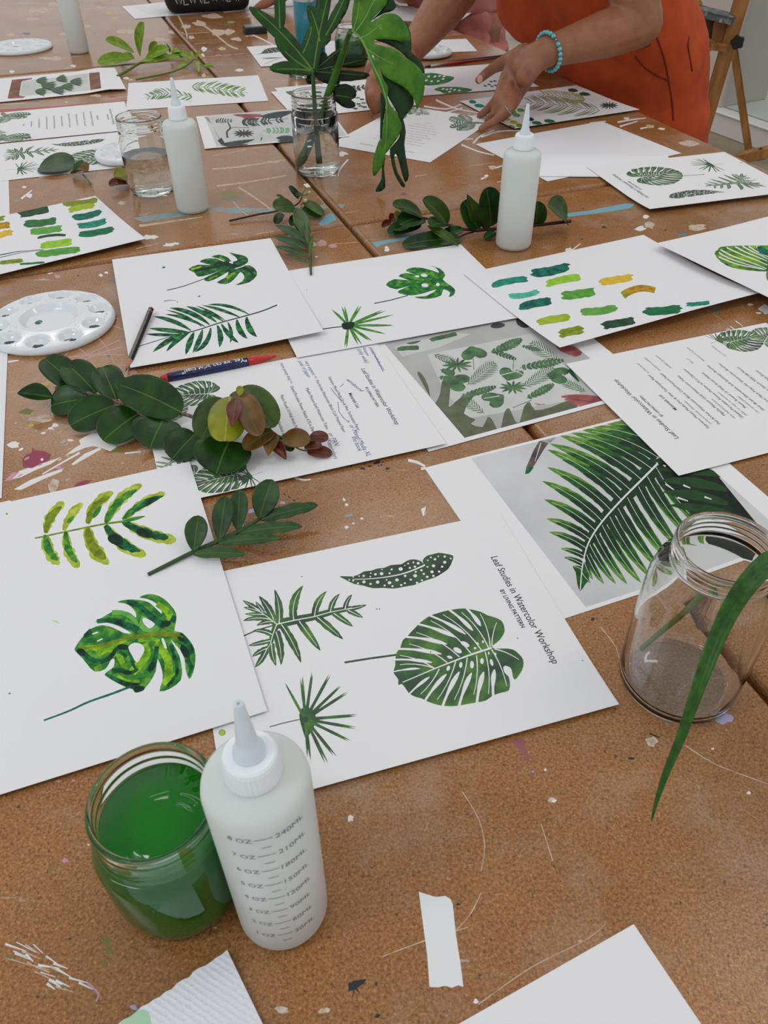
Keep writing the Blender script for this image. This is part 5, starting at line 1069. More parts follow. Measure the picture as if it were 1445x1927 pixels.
# ---- pencil, pen, brushes
def along(a, b_):
    d = b_-a; return d.length, Matrix.Translation(a) @ d.to_track_quat('X', 'Z').to_matrix().to_4x4()
def rod(name, m, parent, x0, x1, r0, r1, seg=16, steps=1, prof=None):
    pr_ = prof or [(x0, r0), (x1, r1)]; V, F = [], []
    for x, r in pr_: V += [(x, r*math.cos(2*pi*i/seg), r*math.sin(2*pi*i/seg)) for i in range(seg)]
    for k in range(len(pr_)-1):
        for i in range(seg): F.append((k*seg+i, (k+1)*seg+i, (k+1)*seg+(i+1) % seg, k*seg+(i+1) % seg))
    F += [tuple(range(seg)), tuple(range(len(V)-1, len(V)-seg-1, -1))]
    me = bpy.data.meshes.new(name); me.from_pydata(V, [], F); me.materials.append(m)
    if seg > 8: me.polygons.foreach_set('use_smooth', [True]*(len(F)-2)+[False]*2)
    me.update(); return link(name, me, parent)
a, b_ = P(284, 582, .0115), P(236, 699, .0045); L_, M4 = along(a, b_)
pe = empty('pencil', (0, 0, 0), 'black hexagonal pencil with a copper band lying across the palm painting', 'pencil'); pe.matrix_world = M4
BLKP = mat('black_lacquer', (20, 19, 21), .25)
rod('barrel', BLKP, pe, 0, L_-.021, .0038, .0038, 6); rod('copper_band', mat('copper_band_paint', (170, 84, 40), .35, .4), pe, .006, .0085, .0039, .0039, 6)
rod('sharpened_wood', mat('cedar_wood', (176, 128, 92), .7), pe, L_-.0209, L_-.005, .0037, .0011, 12); rod('graphite_tip', mat('graphite', (50, 50, 52), .4), pe, L_-.0049, L_, .0010, .0002, 8)
a, b_ = P(309, 712, .0058), P(520, 670, .0058); L_, M4 = along(a, b_)
pn = empty('pen', (0, 0, 0), 'navy ballpoint pen with red ends and white lettering beside the pencil', 'pen'); pn.matrix_world = M4
NAVY = mat('navy_plastic', (24, 30, 78), .3); REDP = mat('red_plastic', (186, 28, 34), .3)
rod('barrel', NAVY, pn, .004, L_-.032, .0052, .0052, 20, prof=[(.004, .0049), (.03, .0054), (L_-.05, .0054), (L_-.034, .0050)]); rod('pen_tip', REDP, pn, 0, 0, 0, 0, 20, prof=[(L_-.0338, .0049), (L_-.022, .0044), (L_-.006, .0022), (L_, .0009)])
rod('end_plug', REDP, pn, 0, 0, 0, 0, 20, prof=[(-.004, .0030), (-.0002, .0042), (.0038, .0047)])
tv, tf, w_ = text_geo('"Yes, we can print that!"', 0, .01, 2); V = []
sz = .074/w_; 
for x, y in tv:
    an_ = (y*sz*1.25-.0022)/.0056; rr = .00562
    V.append((.094-x*sz, -rr*math.sin(-an_-.25)*-1 if False else rr*math.sin(an_+.15)*-1, rr*math.cos(an_+.15)))
me = bpy.data.meshes.new('lettering'); me.from_pydata(V, [], [tuple(f) for f in tf]); me.materials.append(mat('white_lettering', (222, 222, 222), .6)); me.update(); link('lettering', me, pn)
def brush(p0, p1, lab, hm, bm_, fer):
    a, b_ = P(*p0, .0045), P(*p1, .0045); L_, M4 = along(a, b_); e = empty('paint_brush', (0, 0, 0), lab, 'brush', 'paint brushes by the orange overalls'); e.matrix_world = M4
    rod('handle', hm, e, 0, 0, 0, 0, 14, prof=[(0, .001), (L_*.4, .0028), (L_*.62, .0040), (L_*.78, .0034)]); rod('ferrule', ST, e, 0, 0, 0, 0, 14, prof=[(L_*.7801, .0034), (L_*.84, .0031), (L_*.93, .0028)]); rod('bristles', bm_, e, 0, 0, 0, 0, 12, prof=[(L_*.9301, .0027), (L_*.96, .0029), (L_, .0004)])
DKB = mat('dark_bristles', (50, 38, 34), .8)
brush((962, 106), (798, 126), 'paint brush with a red handle, nearer the painting', mat('red_lacquer', (150, 20, 28), .2), DKB, 0)
brush((842, 115), (1010, 100), 'dark-handled paint brush lying just beyond the red one', mat('grey_lacquer', (70, 66, 68), .3), DKB, 0)
# ------------------------------------------------------------------ real leaves and branches
def leafmat(name, cols, rough=.36, scale=45, spec=.3):
    if name in _M: return _M[name]
    m, nt, b = newmat(name); sset(b, Roughness=rough); b.inputs['Specular IOR Level'].default_value = spec
    noisecol(nt, b, cols, scale, detail=3); addbump(nt, b, 160, .25, .0008)
    _M[name] = m; return m
DLEAF = leafmat('dark_glossy_leaf', [(14, 44, 7), (32, 72, 12)]); DVEIN = leafmat('pale_leaf_vein', [(62, 90, 34), (76, 104, 42)], .5)
OLEAF = leafmat('olive_leaf', [(34, 58, 12), (62, 86, 18)]); YLEAF = leafmat('yellow_green_leaf', [(108, 116, 10), (144, 144, 26)]); YVEIN = leafmat('yellow_leaf_vein', [(150, 158, 70), (160, 168, 80)], .5)
RLEAF = leafmat('bronze_leaf', [(84, 58, 16), (116, 80, 32)]); RRED = leafmat('reddish_young_leaf', [(82, 30, 20), (110, 44, 30)]); BARK = mat('grey_brown_bark', (104, 82, 66), .8, cols=[(78, 58, 44), (138, 116, 98)], scale=300)
PLEAF = leafmat('pale_fresh_leaf', [(96, 132, 20), (130, 162, 40)], .45); PVEIN = leafmat('pale_fresh_vein', [(150, 172, 80), (160, 180, 90)], .5); GSTEM = mat('green_stem', (84, 108, 40), .5); DSTEM = mat('dark_green_stem', (44, 70, 26), .45); BSTEM = mat('dark_brown_twig', (48, 30, 20), .6)
MLEAF = leafmat('matte_mid_leaf', [(34, 62, 26), (50, 82, 36)], .45)
def prof_oval(u): return math.sqrt(max(0, 1-(2*u-1)**2))**.85*(1 if u < .5 else 1.0)
def prof_lance(u): return math.sin(pi*u**.85)**.9
def prof_strap(u): return math.sin(pi*u)**.55
def prof_obov(u): return (math.sin(pi*min(1, u**1.25)))**.55 if u < 1 else 0
def leaf(par, b, t, w, m, vm, n=None, prof=prof_oval, cup=.12, arch=.06, wave=0.0, wf=5.0, name='leaf', org=None, twist=0.0, nu=16, vw=.022):
    """leaf blade from base b to tip t; w full width; curls towards n"""
    b, t = Vector(b), Vector(t); ax = t-b; L_ = ax.length; ax = ax/L_
    if n is None: n = (Vector((0, 0, 1))*.75+(CC-b).normalized()*.7)
    n = Vector(n); n = (n-ax*n.dot(ax)).normalized(); sd = ax.cross(n)
    vs = [-1, -.82, -.6, -.35, -vw/.5*1.0, vw/.5, .35, .6, .82, 1]
    V, F, M_ = [], [], []
    for i in range(nu+1):
        u = .5-.5*math.cos(pi*i/nu) if prof is prof_oval else i/nu
        h = prof(min(max(u, 0), 1))*w/2+ (0.0004 if 0 < i < nu else 0.00005)
        for j, v in enumerate(vs):
            x = v*h if abs(v) > .1 else (.0004+.0004*(1-u))*(1 if v > 0 else -1)*(w/.03)**.5
            if abs(x) > h: x = math.copysign(h, x)
            z = cup*w*(v*v)*(h/(w/2)) + arch*L_*math.sin(pi*u) + wave*w*math.sin(u*wf*2*pi+(1 if v > 0 else 2.1))*abs(v)**2 + twist*v*h*u
            V.append(b+ax*(u*L_)+sd*x+n*z)
    k = len(vs)
    for i in range(nu):
        for j in range(k-1):
            F.append((i*k+j, i*k+j+1, (i+1)*k+j+1, (i+1)*k+j)); M_.append(1 if j == 4 else 0)
    o0 = par.location if org is None else org
    me = bpy.data.meshes.new(name); me.from_pydata([tuple(v-o0) for v in V], [], F); me.materials.append(m); me.materials.append(vm)
    me.polygons.foreach_set('material_index', M_); me.polygons.foreach_set('use_smooth', [True]*len(F)); me.update()
    o = link(name, me, par); solid(o, .00035, 0); return o
def plant(name, at, label, cat='branch', group=None):
    return empty(name, at, label, cat, group)
def C(x0, y0, s):
    return lambda x, y, z=0.004: P(x0+s*x, y0+s*y, z)
def pw(p, wpx):
    """real width of wpx photo pixels at world point p"""
    return wpx*(Vector(p)-CC).dot(CF)/FPX

# A: round-leaved branch
q = C(0, 620, .33218); s = .33218
A0 = q(700, 430, 0); br = plant('leafy_branch', A0, 'long branch of round dark leaves ending in yellow and bronze young leaves')
tube('stem', [q(320, 335, .012)-A0, q(450, 348, .014)-A0, q(550, 380, .014)-A0, q(720, 425, .012)-A0, q(900, 455, .012)-A0, q(1040, 480, .012)-A0, q(1120, 505, .014)-A0, q(1180, 520, .016)-A0], [.0028, .0027, .0026, .0024, .0022, .002, .0019, .0018], BARK, br)
q2 = C(280, 600, .41522)
tube('young_stem', [q(1180, 520, .016)-A0, q2(250, 455, .022)-A0, q2(330, 470, .03)-A0, q2(400, 488, .028)-A0, q2(480, 500, .024)-A0, q2(560, 520, .018)-A0, q2(620, 545, .014)-A0, q2(680, 590, .010)-A0, q2(740, 600, .007)-A0], .0014, GSTEM, br, r2=.0008)
def la(f, sc, b, t, w, m, vm, zb, zt, **k):
    B, T = f(*b, zb), f(*t, zt); return leaf(br, B, T, pw((B+T)/2, w*sc)*1.14, m, vm, **k)
for b_, t_, w_, zb, zt, kw in [((300, 385), (97, 362), 92, .012, .02, dict(prof=prof_lance, cup=.35)), ((482, 396), (290, 432), 165, .012, .006, {}), ((442, 335), (252, 165), 150, .014, .03, {}), ((545, 360), (378, 195), 158, .014, .028, {}), ((660, 400), (580, 212), 150, .014, .026, {}), ((770, 400), (720, 270), 150, .012, .02, {}),
                              ((650, 430), (398, 545), 190, .012, .006, {}), ((782, 478), (585, 630), 205, .012, .006, {}), ((925, 512), (850, 672), 240, .012, .006, {}), ((1110, 590), (975, 735), 190, .012, .005, {}), ((1028, 470), (682, 315), 215, .014, .034, dict(cup=.06)), ((1297, 632), (1225, 818), 280, .016, .008, {})]:
    la(q, s, b_, t_, w_, DLEAF, DVEIN, zb, zt, **kw)
for b_, t_, w_, m, zb, zt, kw in [((345, 365), (238, 545), 140, OLEAF, .03, .016, {}), ((398, 325), (572, 490), 150, OLEAF, .036, .03, {}), ((368, 352), (345, 555), 150, YLEAF, .04, .032, dict(cup=-.1)), ((408, 340), (500, 532), 105, RLEAF, .044, .036, {}), ((400, 340), (430, 318), 40, YLEAF, .044, .05, {}),
                                 ((398, 360), (378, 490), 60, RRED, .05, .046, dict(prof=prof_lance)), ((560, 505), (430, 590), 80, RLEAF, .024, .02, {}), ((562, 510), (540, 620), 60, RLEAF, .022, .016, dict(prof=prof_lance)), ((560, 560), (622, 638), 50, RRED, .016, .01, dict(prof=prof_lance, cup=.4)), ((600, 530), (650, 600), 50, OLEAF, .014, .01, {}),
                                 ((608, 540), (728, 560), 88, RLEAF, .016, .022, {}), ((728, 540), (814, 540), 52, RRED, .014, .016, {}), ((705, 580), (784, 575), 38, RRED, .012, .016, {}), ((718, 600), (830, 612), 50, RRED, .008, .006, {})]:
    la(q2, .41522, b_, t_, w_, m, YVEIN if m is YLEAF else DVEIN, zb, zt, **kw)

# B: sprig with wavy leaflets
q = C(270, 880, .24221); s = .24221; A0 = q(400, 650, 0); br = plant('leafy_sprig', A0, 'sprig of wavy-edged leaflets lying half on the front left watercolour')
tube('stem', [q(35, 830, .005)-A0, q(385, 655, .007)-A0, q(570, 575, .008)-A0, q(730, 500, .009)-A0, q(900, 400, .010)-A0], [.0017, .0021, .0024, .0024, .0016], DSTEM, br, flat=.8)
for b_, t_, w_, zt, kw in [((392, 650), (428, 372), 150, .026, dict(prof=prof_obov, wave=.02, wf=4)), ((590, 562), (640, 222), 140, .03, dict(prof=prof_obov, wave=.02, wf=4)), ((733, 492), (748, 170), 122, .03, dict(prof=prof_obov, wave=.02, wf=4)), ((898, 398), (1000, 92), 180, .034, dict(prof=prof_obov, wave=.02, wf=4)),
                           ((905, 408), (1358, 292), 92, .016, dict(prof=prof_strap, wave=.1, wf=3.2)), ((735, 512), (1232, 456), 88, .014, dict(prof=prof_strap, wave=.1, wf=3.5)), ((570, 592), (1068, 548), 76, .014, dict(prof=prof_strap, wave=.12, wf=3.5)), ((385, 672), (790, 672), 82, .010, dict(prof=prof_strap, wave=.08, wf=2.5))]:
    B, T = q(*b_, .009), q(*t_, zt); leaf(br, B, T, pw((B+T)/2, w_*s)*1.12, MLEAF, DVEIN, cup=.1, nu=24, **kw)

# C: two small sprigs in the middle
q = C(420, 340, .15225); s = .15225; A0 = q(900, 400, 0); br = plant('leafy_sprig', A0, 'small twig with round leaves and a white bud in front of the plant jar')
tube('stem', [q(75, 497, .003)-A0, q(440, 415, .006)-A0, q(620, 385, .008)-A0, q(900, 300, .012)-A0, q(975, 200, .02)-A0], .0016, BSTEM, br, r2=.001)
for b_, t_, w_, zb, zt, m in [((720, 400), (650, 535), 110, .012, .004, DLEAF), ((890, 430), (850, 560), 110, .012, .004, DLEAF), ((1000, 320), (1215, 450), 175, .012, .004, DLEAF), ((1000, 260), (1240, 425), 120, .016, .010, OLEAF), ((885, 330), (622, 335), 235, .02, .03, OLEAF), ((935, 215), (812, 68), 80, .02, .04, DLEAF), ((1000, 180), (900, 190), 90, .02, .03, DLEAF), ((750, 210), (660, 178), 30, .03, .034, OLEAF)]:
    B, T = q(*b_, zb), q(*t_, zt); leaf(br, B, T, pw((B+T)/2, w_*s), m, DVEIN, cup=.1)
FLW = mat('white_petal', (226, 230, 220), .6); BUD = mat('pale_bud', (190, 200, 130), .5)
for a, b_, r in (((960, 300), (1015, 245), .0035), ((990, 190), (1070, 148), .0028), ((980, 160), (1035, 70), .003)):
    tube('bud_stalk', [q(*a, .018)-A0, q(*b_, .026)-A0], .0007, GSTEM, br, k=1)
for x, y, r, m in ((1018, 248, .0036, BUD), (1068, 148, .003, BUD)): 
    e = lathe('bud', [(0, -r*1.3), (r*.7, -r*.6), (r*.9, 0), (r*.5, r*.9), (0, r*1.4)], m, br, seg=14); e.location = q(x, y, .026)-A0; e.rotation_euler = (.7, .5, 0)
for dx, dy in ((-40, -10), (10, -25), (35, 20), (0, 25)):
    B, T = q(1035, 70, .026), q(1035+dx, 60+dy, .030); leaf(br, B, T, pw(B, 30*s), FLW, FLW, name='petal', nu=6)
A0 = q(1000, 800, 0); br = plant('leafy_sprig', A0, 'upright feather-cut sprig whose stem tip touches the fan leaf painting')
tube('stem', [q(1085, 1158, .006)-A0, q(1070, 900, .007)-A0, q(1050, 640, .010)-A0, q(1000, 430, .014)-A0, q(960, 320, .018)-A0], [.0014, .0022, .0026, .0018, .001], DSTEM, br)
for b_, t_, w_, zb, zt, m in [((1040, 720), (900, 330), 190, .010, .022, OLEAF), ((1030, 740), (868, 500), 80, .010, .016, DLEAF), ((1035, 765), (648, 555), 115, .010, .012, MLEAF), ((1035, 855), (610, 690), 105, .009, .009, MLEAF), ((1045, 940), (638, 815), 80, .008, .007, MLEAF), ((1060, 1022), (745, 905), 36, .007, .005, OLEAF), ((1062, 960), (1108, 668), 46, .008, .018, OLEAF), ((1050, 800), (1010, 500), 60, .010, .02, OLEAF)]:
    B, T = q(*b_, zb), q(*t_, zt); leaf(br, B, T, pw((B+T)/2, w_*s), m, DVEIN, cup=.1, prof=prof_lance)

# D: dark branch behind the right bottle
q = C(700, 340, .27682); s = .27682; A0 = q(700, 320, 0); br = plant('leafy_branch', A0, 'branch of upright dark oval leaves passing behind the right squeeze bottle')
tube('stem', [q(1350, 275, .012)-A0, q(1120, 302, .012)-A0, q(830, 328, .010)-A0, q(640, 332, .010)-A0, q(510, 298, .012)-A0, q(330, 250, .016)-A0, q(180, 260, .012)-A0], [.0026, .0024, .0024, .0022, .002, .0018, .0014], BSTEM, br)
tube('side_twig', [q(830, 330, .009)-A0, q(660, 355, .006)-A0, q(560, 400, .005)-A0], .0013, BSTEM, br)
for b_, t_, w_, zb, zt, m, k in [((620, 332), (470, 372), 60, .010, .004, DLEAF, {}), ((600, 400), (205, 440), 100, .006, .005, DLEAF, {}), ((840, 350), (762, 395), 50, .009, .003, DLEAF, {}), ((330, 290), (108, 355), 95, .012, .006, DLEAF, {}), ((240, 330), (180, 300), 120, .012, .01, DLEAF, {}),
                                 ((1110, 300), (1128, 140), 110, .012, .05, DLEAF, {}), ((1320, 276), (1195, 165), 155, .012, .045, OLEAF, dict(cup=.2)), ((805, 312), (775, 48), 150, .010, .075, DLEAF, {}), ((722, 325), (645, 90), 70, .010, .062, OLEAF, dict(prof=prof_lance)), ((722, 332), (620, 138), 125, .010, .05, DLEAF, {}),
                                 ((512, 296), (345, 125), 105, .012, .052, OLEAF, dict(cup=.25)), ((500, 300), (400, 310), 110, .012, .03, DLEAF, {}), ((335, 245), (138, 165), 90, .016, .045, OLEAF, dict(cup=.2)), ((335, 250), (190, 300), 130, .016, .022, DLEAF, {}), ((588, 442), (372, 305), 52, .006, .026, OLEAF, dict(prof=prof_lance)), ((180, 270), (150, 220), 60, .012, .026, YLEAF, {}), ((170, 240), (120, 290), 50, .014, .006, RRED, dict(prof=prof_lance, cup=.5)), ((130, 290), (68, 318), 36, .010, .006, RRED, dict(cup=.6))]:
    B, T = q(*b_, zb), q(*t_, zt); k = dict(k); k.setdefault('cup', .1); leaf(br, B, T, pw((B+T)/2, w_*s)*1.25, m, DVEIN, **k)

# E: pale sprigs at the back
q = C(170, 30, .17301); s = .17301; A0 = q(540, 500, 0); br = plant('leafy_sprig', A0, 'sprig of big pale green leaves at the back left, beyond the palm painting')
tube('stem', [q(295, 655, .004)-A0, q(430, 580, .008)-A0, q(545, 510, .014)-A0, q(700, 480, .014)-A0, q(900, 470, .01)-A0], [.0032, .003, .0028, .002, .001], GSTEM, br)
for b_, t_, w_, zb, zt in [((480, 470), (320, 440), 110, .014, .010), ((470, 460), (72, 512), 150, .016, .010), ((480, 400), (162, 265), 150, .02, .06), ((540, 440), (585, 66), 165, .018, .10), ((600, 470), (860, 350), 130, .016, .04), ((620, 500), (860, 430), 110, .014, .022), ((700, 500), (1050, 440), 70, .012, .012), ((640, 430), (730, 290), 110, .02, .05), ((860, 400), (820, 290), 50, .012, .04), ((880, 420), (990, 385), 70, .012, .026), ((560, 500), (690, 475), 50, .02, .018), ((900, 440), (940, 335), 55, .012, .03)]:
    B, T = q(*b_, zb), q(*t_, zt); leaf(br, B, T, pw((B+T)/2, w_*s), PLEAF, PVEIN, cup=.12, prof=prof_obov if w_ > 100 else prof_lance)
A0 = q(1100, 500, 0); br = plant('leafy_sprig', A0, 'thin pale green sprig tip with tiny leaves over the table joint, back left')
tube('stem', [q(495, 692, .004)-A0, q(880, 612, .005)-A0, q(1060, 530, .010)-A0, q(1140, 470, .014)-A0, q(1220, 550, .008)-A0], [.0022, .002, .0017, .0013, .0007], GSTEM, br)
for b_, t_, w_, zb, zt in [((1070, 525), (955, 535), 60, .010, .008), ((1110, 465), (890, 388), 70, .012, .02), ((1120, 465), (1098, 378), 34, .014, .03), ((1145, 460), (1190, 382), 42, .014, .03), ((1165, 490), (1180, 618), 46, .012, .004), ((1210, 550), (1350, 560), 40, .008, .006), ((1220, 550), (1330, 530), 30, .008, .014), ((1080, 500), (1020, 480), 40, .012, .02)]:
    B, T = q(*b_, zb), q(*t_, zt); leaf(br, B, T, pw((B+T)/2, w_*s), PLEAF, PVEIN, cup=.12, prof=prof_lance)

# loose leaves
def loose(b_, t_, w_, m, lab, zb=.003, zt=.005, extra=None, name='loose_leaf', vm=None, **k):
    B, T = P(*b_, zb), P(*t_, zt); o0 = Vector((B+T)/2); o0.z = .0015; e = empty(name, o0, lab, 'leaf'); leaf(e, B, T, pw((B+T)/2, w_), m, vm or DVEIN, n=(0, -.2, 1), **k)
    if extra:
        for kind, a, b2, w2, m2, z2 in extra:
            if kind == 'stem': tube('leaf_stalk', [P(*a, z2)-o0, P(*b2, z2*.6)-o0], w2, m2, e, k=1)
            else: B, T = P(*a, z2), P(*b2, z2+.004); leaf(e, B, T, pw(B, w2), m2, DVEIN, n=(0, -.3, 1), cup=.25)
loose((74, 314), (139, 312), 72, DLEAF, 'single dark oval leaf lying on the left leaf print', cup=.05, zb=.004, zt=.007)
loose((136, 326), (166, 320), 34, OLEAF, 'small curled olive and brown leaf with a stalk, right of the dark oval leaf', zb=.004, zt=.010, cup=.3, extra=[('leaf', (166, 322), (148, 316), 26, RLEAF, .012), ('stem', (156, 328), (171, 346), .0012, GSTEM, .005)])
loose((240, 340), (214, 332), 50, YLEAF, 'small green and wine-red leaf beside the foot of the mason jar', zb=.004, zt=.014, cup=.2, extra=[('leaf', (240, 346), (206, 350), 24, RRED, .005)])

# ---- plants standing in the middle jar
def traced(par, polys, o, n, grid=7.0, bulge=None, thick=.0005, name='leaf'):
    """leaf with a free outline: polys = [(photo points, material or None for a gap)], lying in a bent plane"""
    o, n = Vector(o), Vector(n).normalized(); ex = n.cross(Vector((0, 0, 1))).normalized()*-1; ey = ex.cross(n).normalized()
    if ey.z < 0: ey = -ey
    mats, ls, lm = [], [], []
    def loc(x, y):
        w = PP(x, y, o, n)-o; return (w.dot(ex)*1000, w.dot(ey)*1000)
    for pts, m in polys:
        ls.append([loc(*p) for p in pts])
        if m is not None and m not in mats: mats.append(m)
        lm.append(-1 if m is None else mats.index(m))
    xs = [p[0] for l in ls for p in l]; ys = [p[1] for l in ls for p in l]
    x0, x1, y0, y1 = min(xs)-2, max(xs)+2, min(ys)-2, max(ys)+2
    g = [(x0+grid*(i+.5), y0+grid*(j+.5)) for i in range(int((x1-x0)/grid)) for j in range(int((y1-y0)/grid))]
    V, F, L = planar([(x0, y0), (x1, y0), (x1, y1), (x0, y1)], ls, g)
    keep = [(f, lm[l-1]) for f, l in zip(F, L) if l > 0 and lm[l-1] >= 0]
    used = sorted({i for f, _ in keep for i in f}); mp_ = {q: i for i, q in enumerate(used)}
    verts = []
    for i in used:
        x, y = V[i].x/1000, V[i].y/1000; w = o+ex*x+ey*y
        if bulge: d = (w-CC); k = bulge(x, y); w = w+d.normalized()*(-k)   # bend along the line of sight keeps the outline
        verts.append(tuple(w-par.location))
    me = bpy.data.meshes.new(name); me.from_pydata(verts, [], [tuple(mp_[i] for i in f) for f, _ in keep])
    for m in mats: me.materials.append(m)
    me.polygons.foreach_set('material_index', [m for _, m in keep]); me.polygons.foreach_set('use_smooth', [True]*len(keep)); me.update()
    ob = link(name, me, par); solid(ob, thick, -1); return ob
JB = P(598, 322)
X = (440, 0, .33218); Y = (560, 0, .18678)
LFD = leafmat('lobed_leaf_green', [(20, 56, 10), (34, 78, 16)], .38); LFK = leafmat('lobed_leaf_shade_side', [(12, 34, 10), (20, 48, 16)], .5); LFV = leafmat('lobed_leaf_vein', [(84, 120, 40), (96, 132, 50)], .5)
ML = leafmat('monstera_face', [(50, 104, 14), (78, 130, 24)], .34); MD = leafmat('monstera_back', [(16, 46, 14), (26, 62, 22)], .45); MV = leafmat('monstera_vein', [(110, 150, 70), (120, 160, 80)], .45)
ph = plant('lobed_leaf_stem', Vector((JB.x, JB.y, .006)), 'deeply lobed dark leaf on an upright stem in the middle jar', 'plant')
NB = ph.location; nd = PP(588, 131, JB, (0, 1, 0))
tube('stem', [PP(600, 308, JB+Vector((0, 0, 0)), (0, 1, 0))-NB+Vector((0, 0, .004)), PP(594, 230, JB, (0, 1, 0))-NB, PP(590, 165, JB, (0, 1, 0))-NB, nd-NB], [.0042, .0038, .0034, .003], mat('blue_green_stem', (40, 84, 40), .4), ph, seg=12)
def cx(pts): return cr_(*X, pts)
pn_ = (0, -1, .35)
lob = []
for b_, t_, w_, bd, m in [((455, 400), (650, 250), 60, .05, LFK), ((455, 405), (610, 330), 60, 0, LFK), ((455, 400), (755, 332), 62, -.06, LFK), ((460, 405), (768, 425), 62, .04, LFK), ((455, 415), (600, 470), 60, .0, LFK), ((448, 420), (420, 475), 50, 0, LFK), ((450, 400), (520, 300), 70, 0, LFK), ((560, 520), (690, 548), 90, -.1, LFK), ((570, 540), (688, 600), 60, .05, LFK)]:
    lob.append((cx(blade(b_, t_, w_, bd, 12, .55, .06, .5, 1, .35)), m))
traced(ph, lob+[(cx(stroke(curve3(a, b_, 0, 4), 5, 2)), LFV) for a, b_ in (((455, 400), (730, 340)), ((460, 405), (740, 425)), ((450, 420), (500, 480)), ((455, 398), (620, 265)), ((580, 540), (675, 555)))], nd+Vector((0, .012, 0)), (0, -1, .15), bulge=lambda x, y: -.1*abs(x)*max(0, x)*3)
lob = []
for b_, t_, w_, bd in [((445, 395), (88, 42), 84, .04), ((258, 180), (250, -70), 66, .03), ((300, 200), (215, 110), 50, 0), ((375, 310), (448, 118), 50, .06), ((400, 330), (425, 230), 50, 0), ((440, 395), (235, 215), 62, -.06), ((445, 405), (202, 388), 76, .05), ((440, 405), (330, 340), 46, 0),
                       ((450, 392), (548, -120), 90, -.03), ((492, 230), (422, 28), 72, .04), ((500, 215), (655, -60), 70, .04), ((550, 140), (600, 40), 56, 0), ((470, 320), (432, 240), 60, 0), ((480, 260), (540, 180), 70, 0)]:
    lob.append((cx(blade(b_, t_, w_, bd, 12, .55, .05, .6, 2, .35)), LFD))
traced(ph, lob+[(cx(stroke(curve3(a, b_, bd, 6), 9, 4)), LFV) for a, b_, bd in (((445, 395), (130, 60), .03), ((452, 390), (545, -60), -.02), ((445, 400), (290, 290), -.05), ((445, 402), (240, 392), .03), ((520, 200), (630, -20), .02), ((486, 235), (436, 60), .04), ((260, 160), (256, 0), 0), ((390, 300), (440, 150), .05))], nd, pn_, bulge=lambda x, y: .35*max(0, abs(x)-.02)**1.5)
mo = plant('monstera_stem', Vector((JB.x, JB.y, .0062)), 'large monstera leaf drooping over the rim of the middle jar to the table', 'plant'); NB = mo.location
mp3 = [PP(*p, JB+Vector((0, .008, 0)), (0, 1, 0)) for p in cx([(372, 962), (400, 915), (440, 830), (480, 690), (525, 560), (575, 420), (620, 300), (648, 210), (662, 180)])]
for k_, dy_ in ((5, -.006), (6, -.022), (7, -.045), (8, -.062)):
    mp3[k_] = PP(*cx([(575, 420), (620, 300), (648, 210), (662, 180)])[k_-5], JB+Vector((0, .008+dy_, 0)), (0, 1, 0))
mp3[0].z = max(mp3[0].z, .014)
tube('stem', [p-NB for p in mp3], [.0052, .0056, .0052, .0052, .0062, .0062, .0052, .0042, .004], leafmat('monstera_stalk', [(50, 92, 26), (70, 116, 36)], .35), mo, seg=14)
def cy(pts): return cr_(*Y, pts)
O2 = Vector((0, 1.343, .06)); N2 = (0, -1, .26)
bul = lambda x, y: .02*math.sin(min(1, max(0, (x+.04)/.09))*pi)-.0
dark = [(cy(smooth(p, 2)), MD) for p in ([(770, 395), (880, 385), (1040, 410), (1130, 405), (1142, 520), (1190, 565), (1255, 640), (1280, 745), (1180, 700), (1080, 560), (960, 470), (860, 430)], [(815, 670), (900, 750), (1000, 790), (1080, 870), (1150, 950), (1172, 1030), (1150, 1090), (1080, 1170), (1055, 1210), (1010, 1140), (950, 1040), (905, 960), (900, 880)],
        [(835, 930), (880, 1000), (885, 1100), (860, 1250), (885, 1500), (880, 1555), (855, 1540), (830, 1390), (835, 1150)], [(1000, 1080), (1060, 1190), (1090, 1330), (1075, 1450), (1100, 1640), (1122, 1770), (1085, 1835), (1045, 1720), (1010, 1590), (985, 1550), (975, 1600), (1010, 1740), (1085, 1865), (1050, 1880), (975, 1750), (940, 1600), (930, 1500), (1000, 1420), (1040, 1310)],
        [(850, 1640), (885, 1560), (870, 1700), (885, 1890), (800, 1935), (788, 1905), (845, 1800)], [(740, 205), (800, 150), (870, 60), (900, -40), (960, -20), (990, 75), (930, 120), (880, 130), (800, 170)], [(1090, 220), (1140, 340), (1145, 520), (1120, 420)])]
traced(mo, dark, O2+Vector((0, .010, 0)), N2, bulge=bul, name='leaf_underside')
face = [(cy(smooth([(555, 300), (545, 200), (560, 60), (600, -80), (780, -110), (900, -60), (892, 40), (830, 110), (760, 180), (738, 212), (752, 218), (800, 190), (850, 150), (910, 135), (980, 140), (1040, 180), (1100, 260), (1132, 350), (1128, 418), (1040, 405), (930, 398), (830, 395), (770, 405), (775, 440), (840, 458), (900, 475), (980, 495), (1080, 570), (1180, 640), (1255, 720), (1280, 830), (1268, 950), (1205, 1108), (1190, 1050), (1150, 960), (1080, 885), (1000, 840), (910, 790), (850, 740), (812, 675), (830, 740), (885, 830), (915, 885), (905, 980), (940, 1070), (1000, 1150), (1050, 1250), (1040, 1330), (1000, 1400), (940, 1480), (880, 1555), (858, 1480), (852, 1300), (872, 1200), (890, 1100), (880, 1000), (840, 900), (790, 790), (735, 640), (680, 500), (610, 370)], 2)), ML),
        (cy(smooth([(762, 1772), (755, 1640), (790, 1500), (842, 1390), (885, 1560), (870, 1640), (805, 1740)], 2)), ML)]
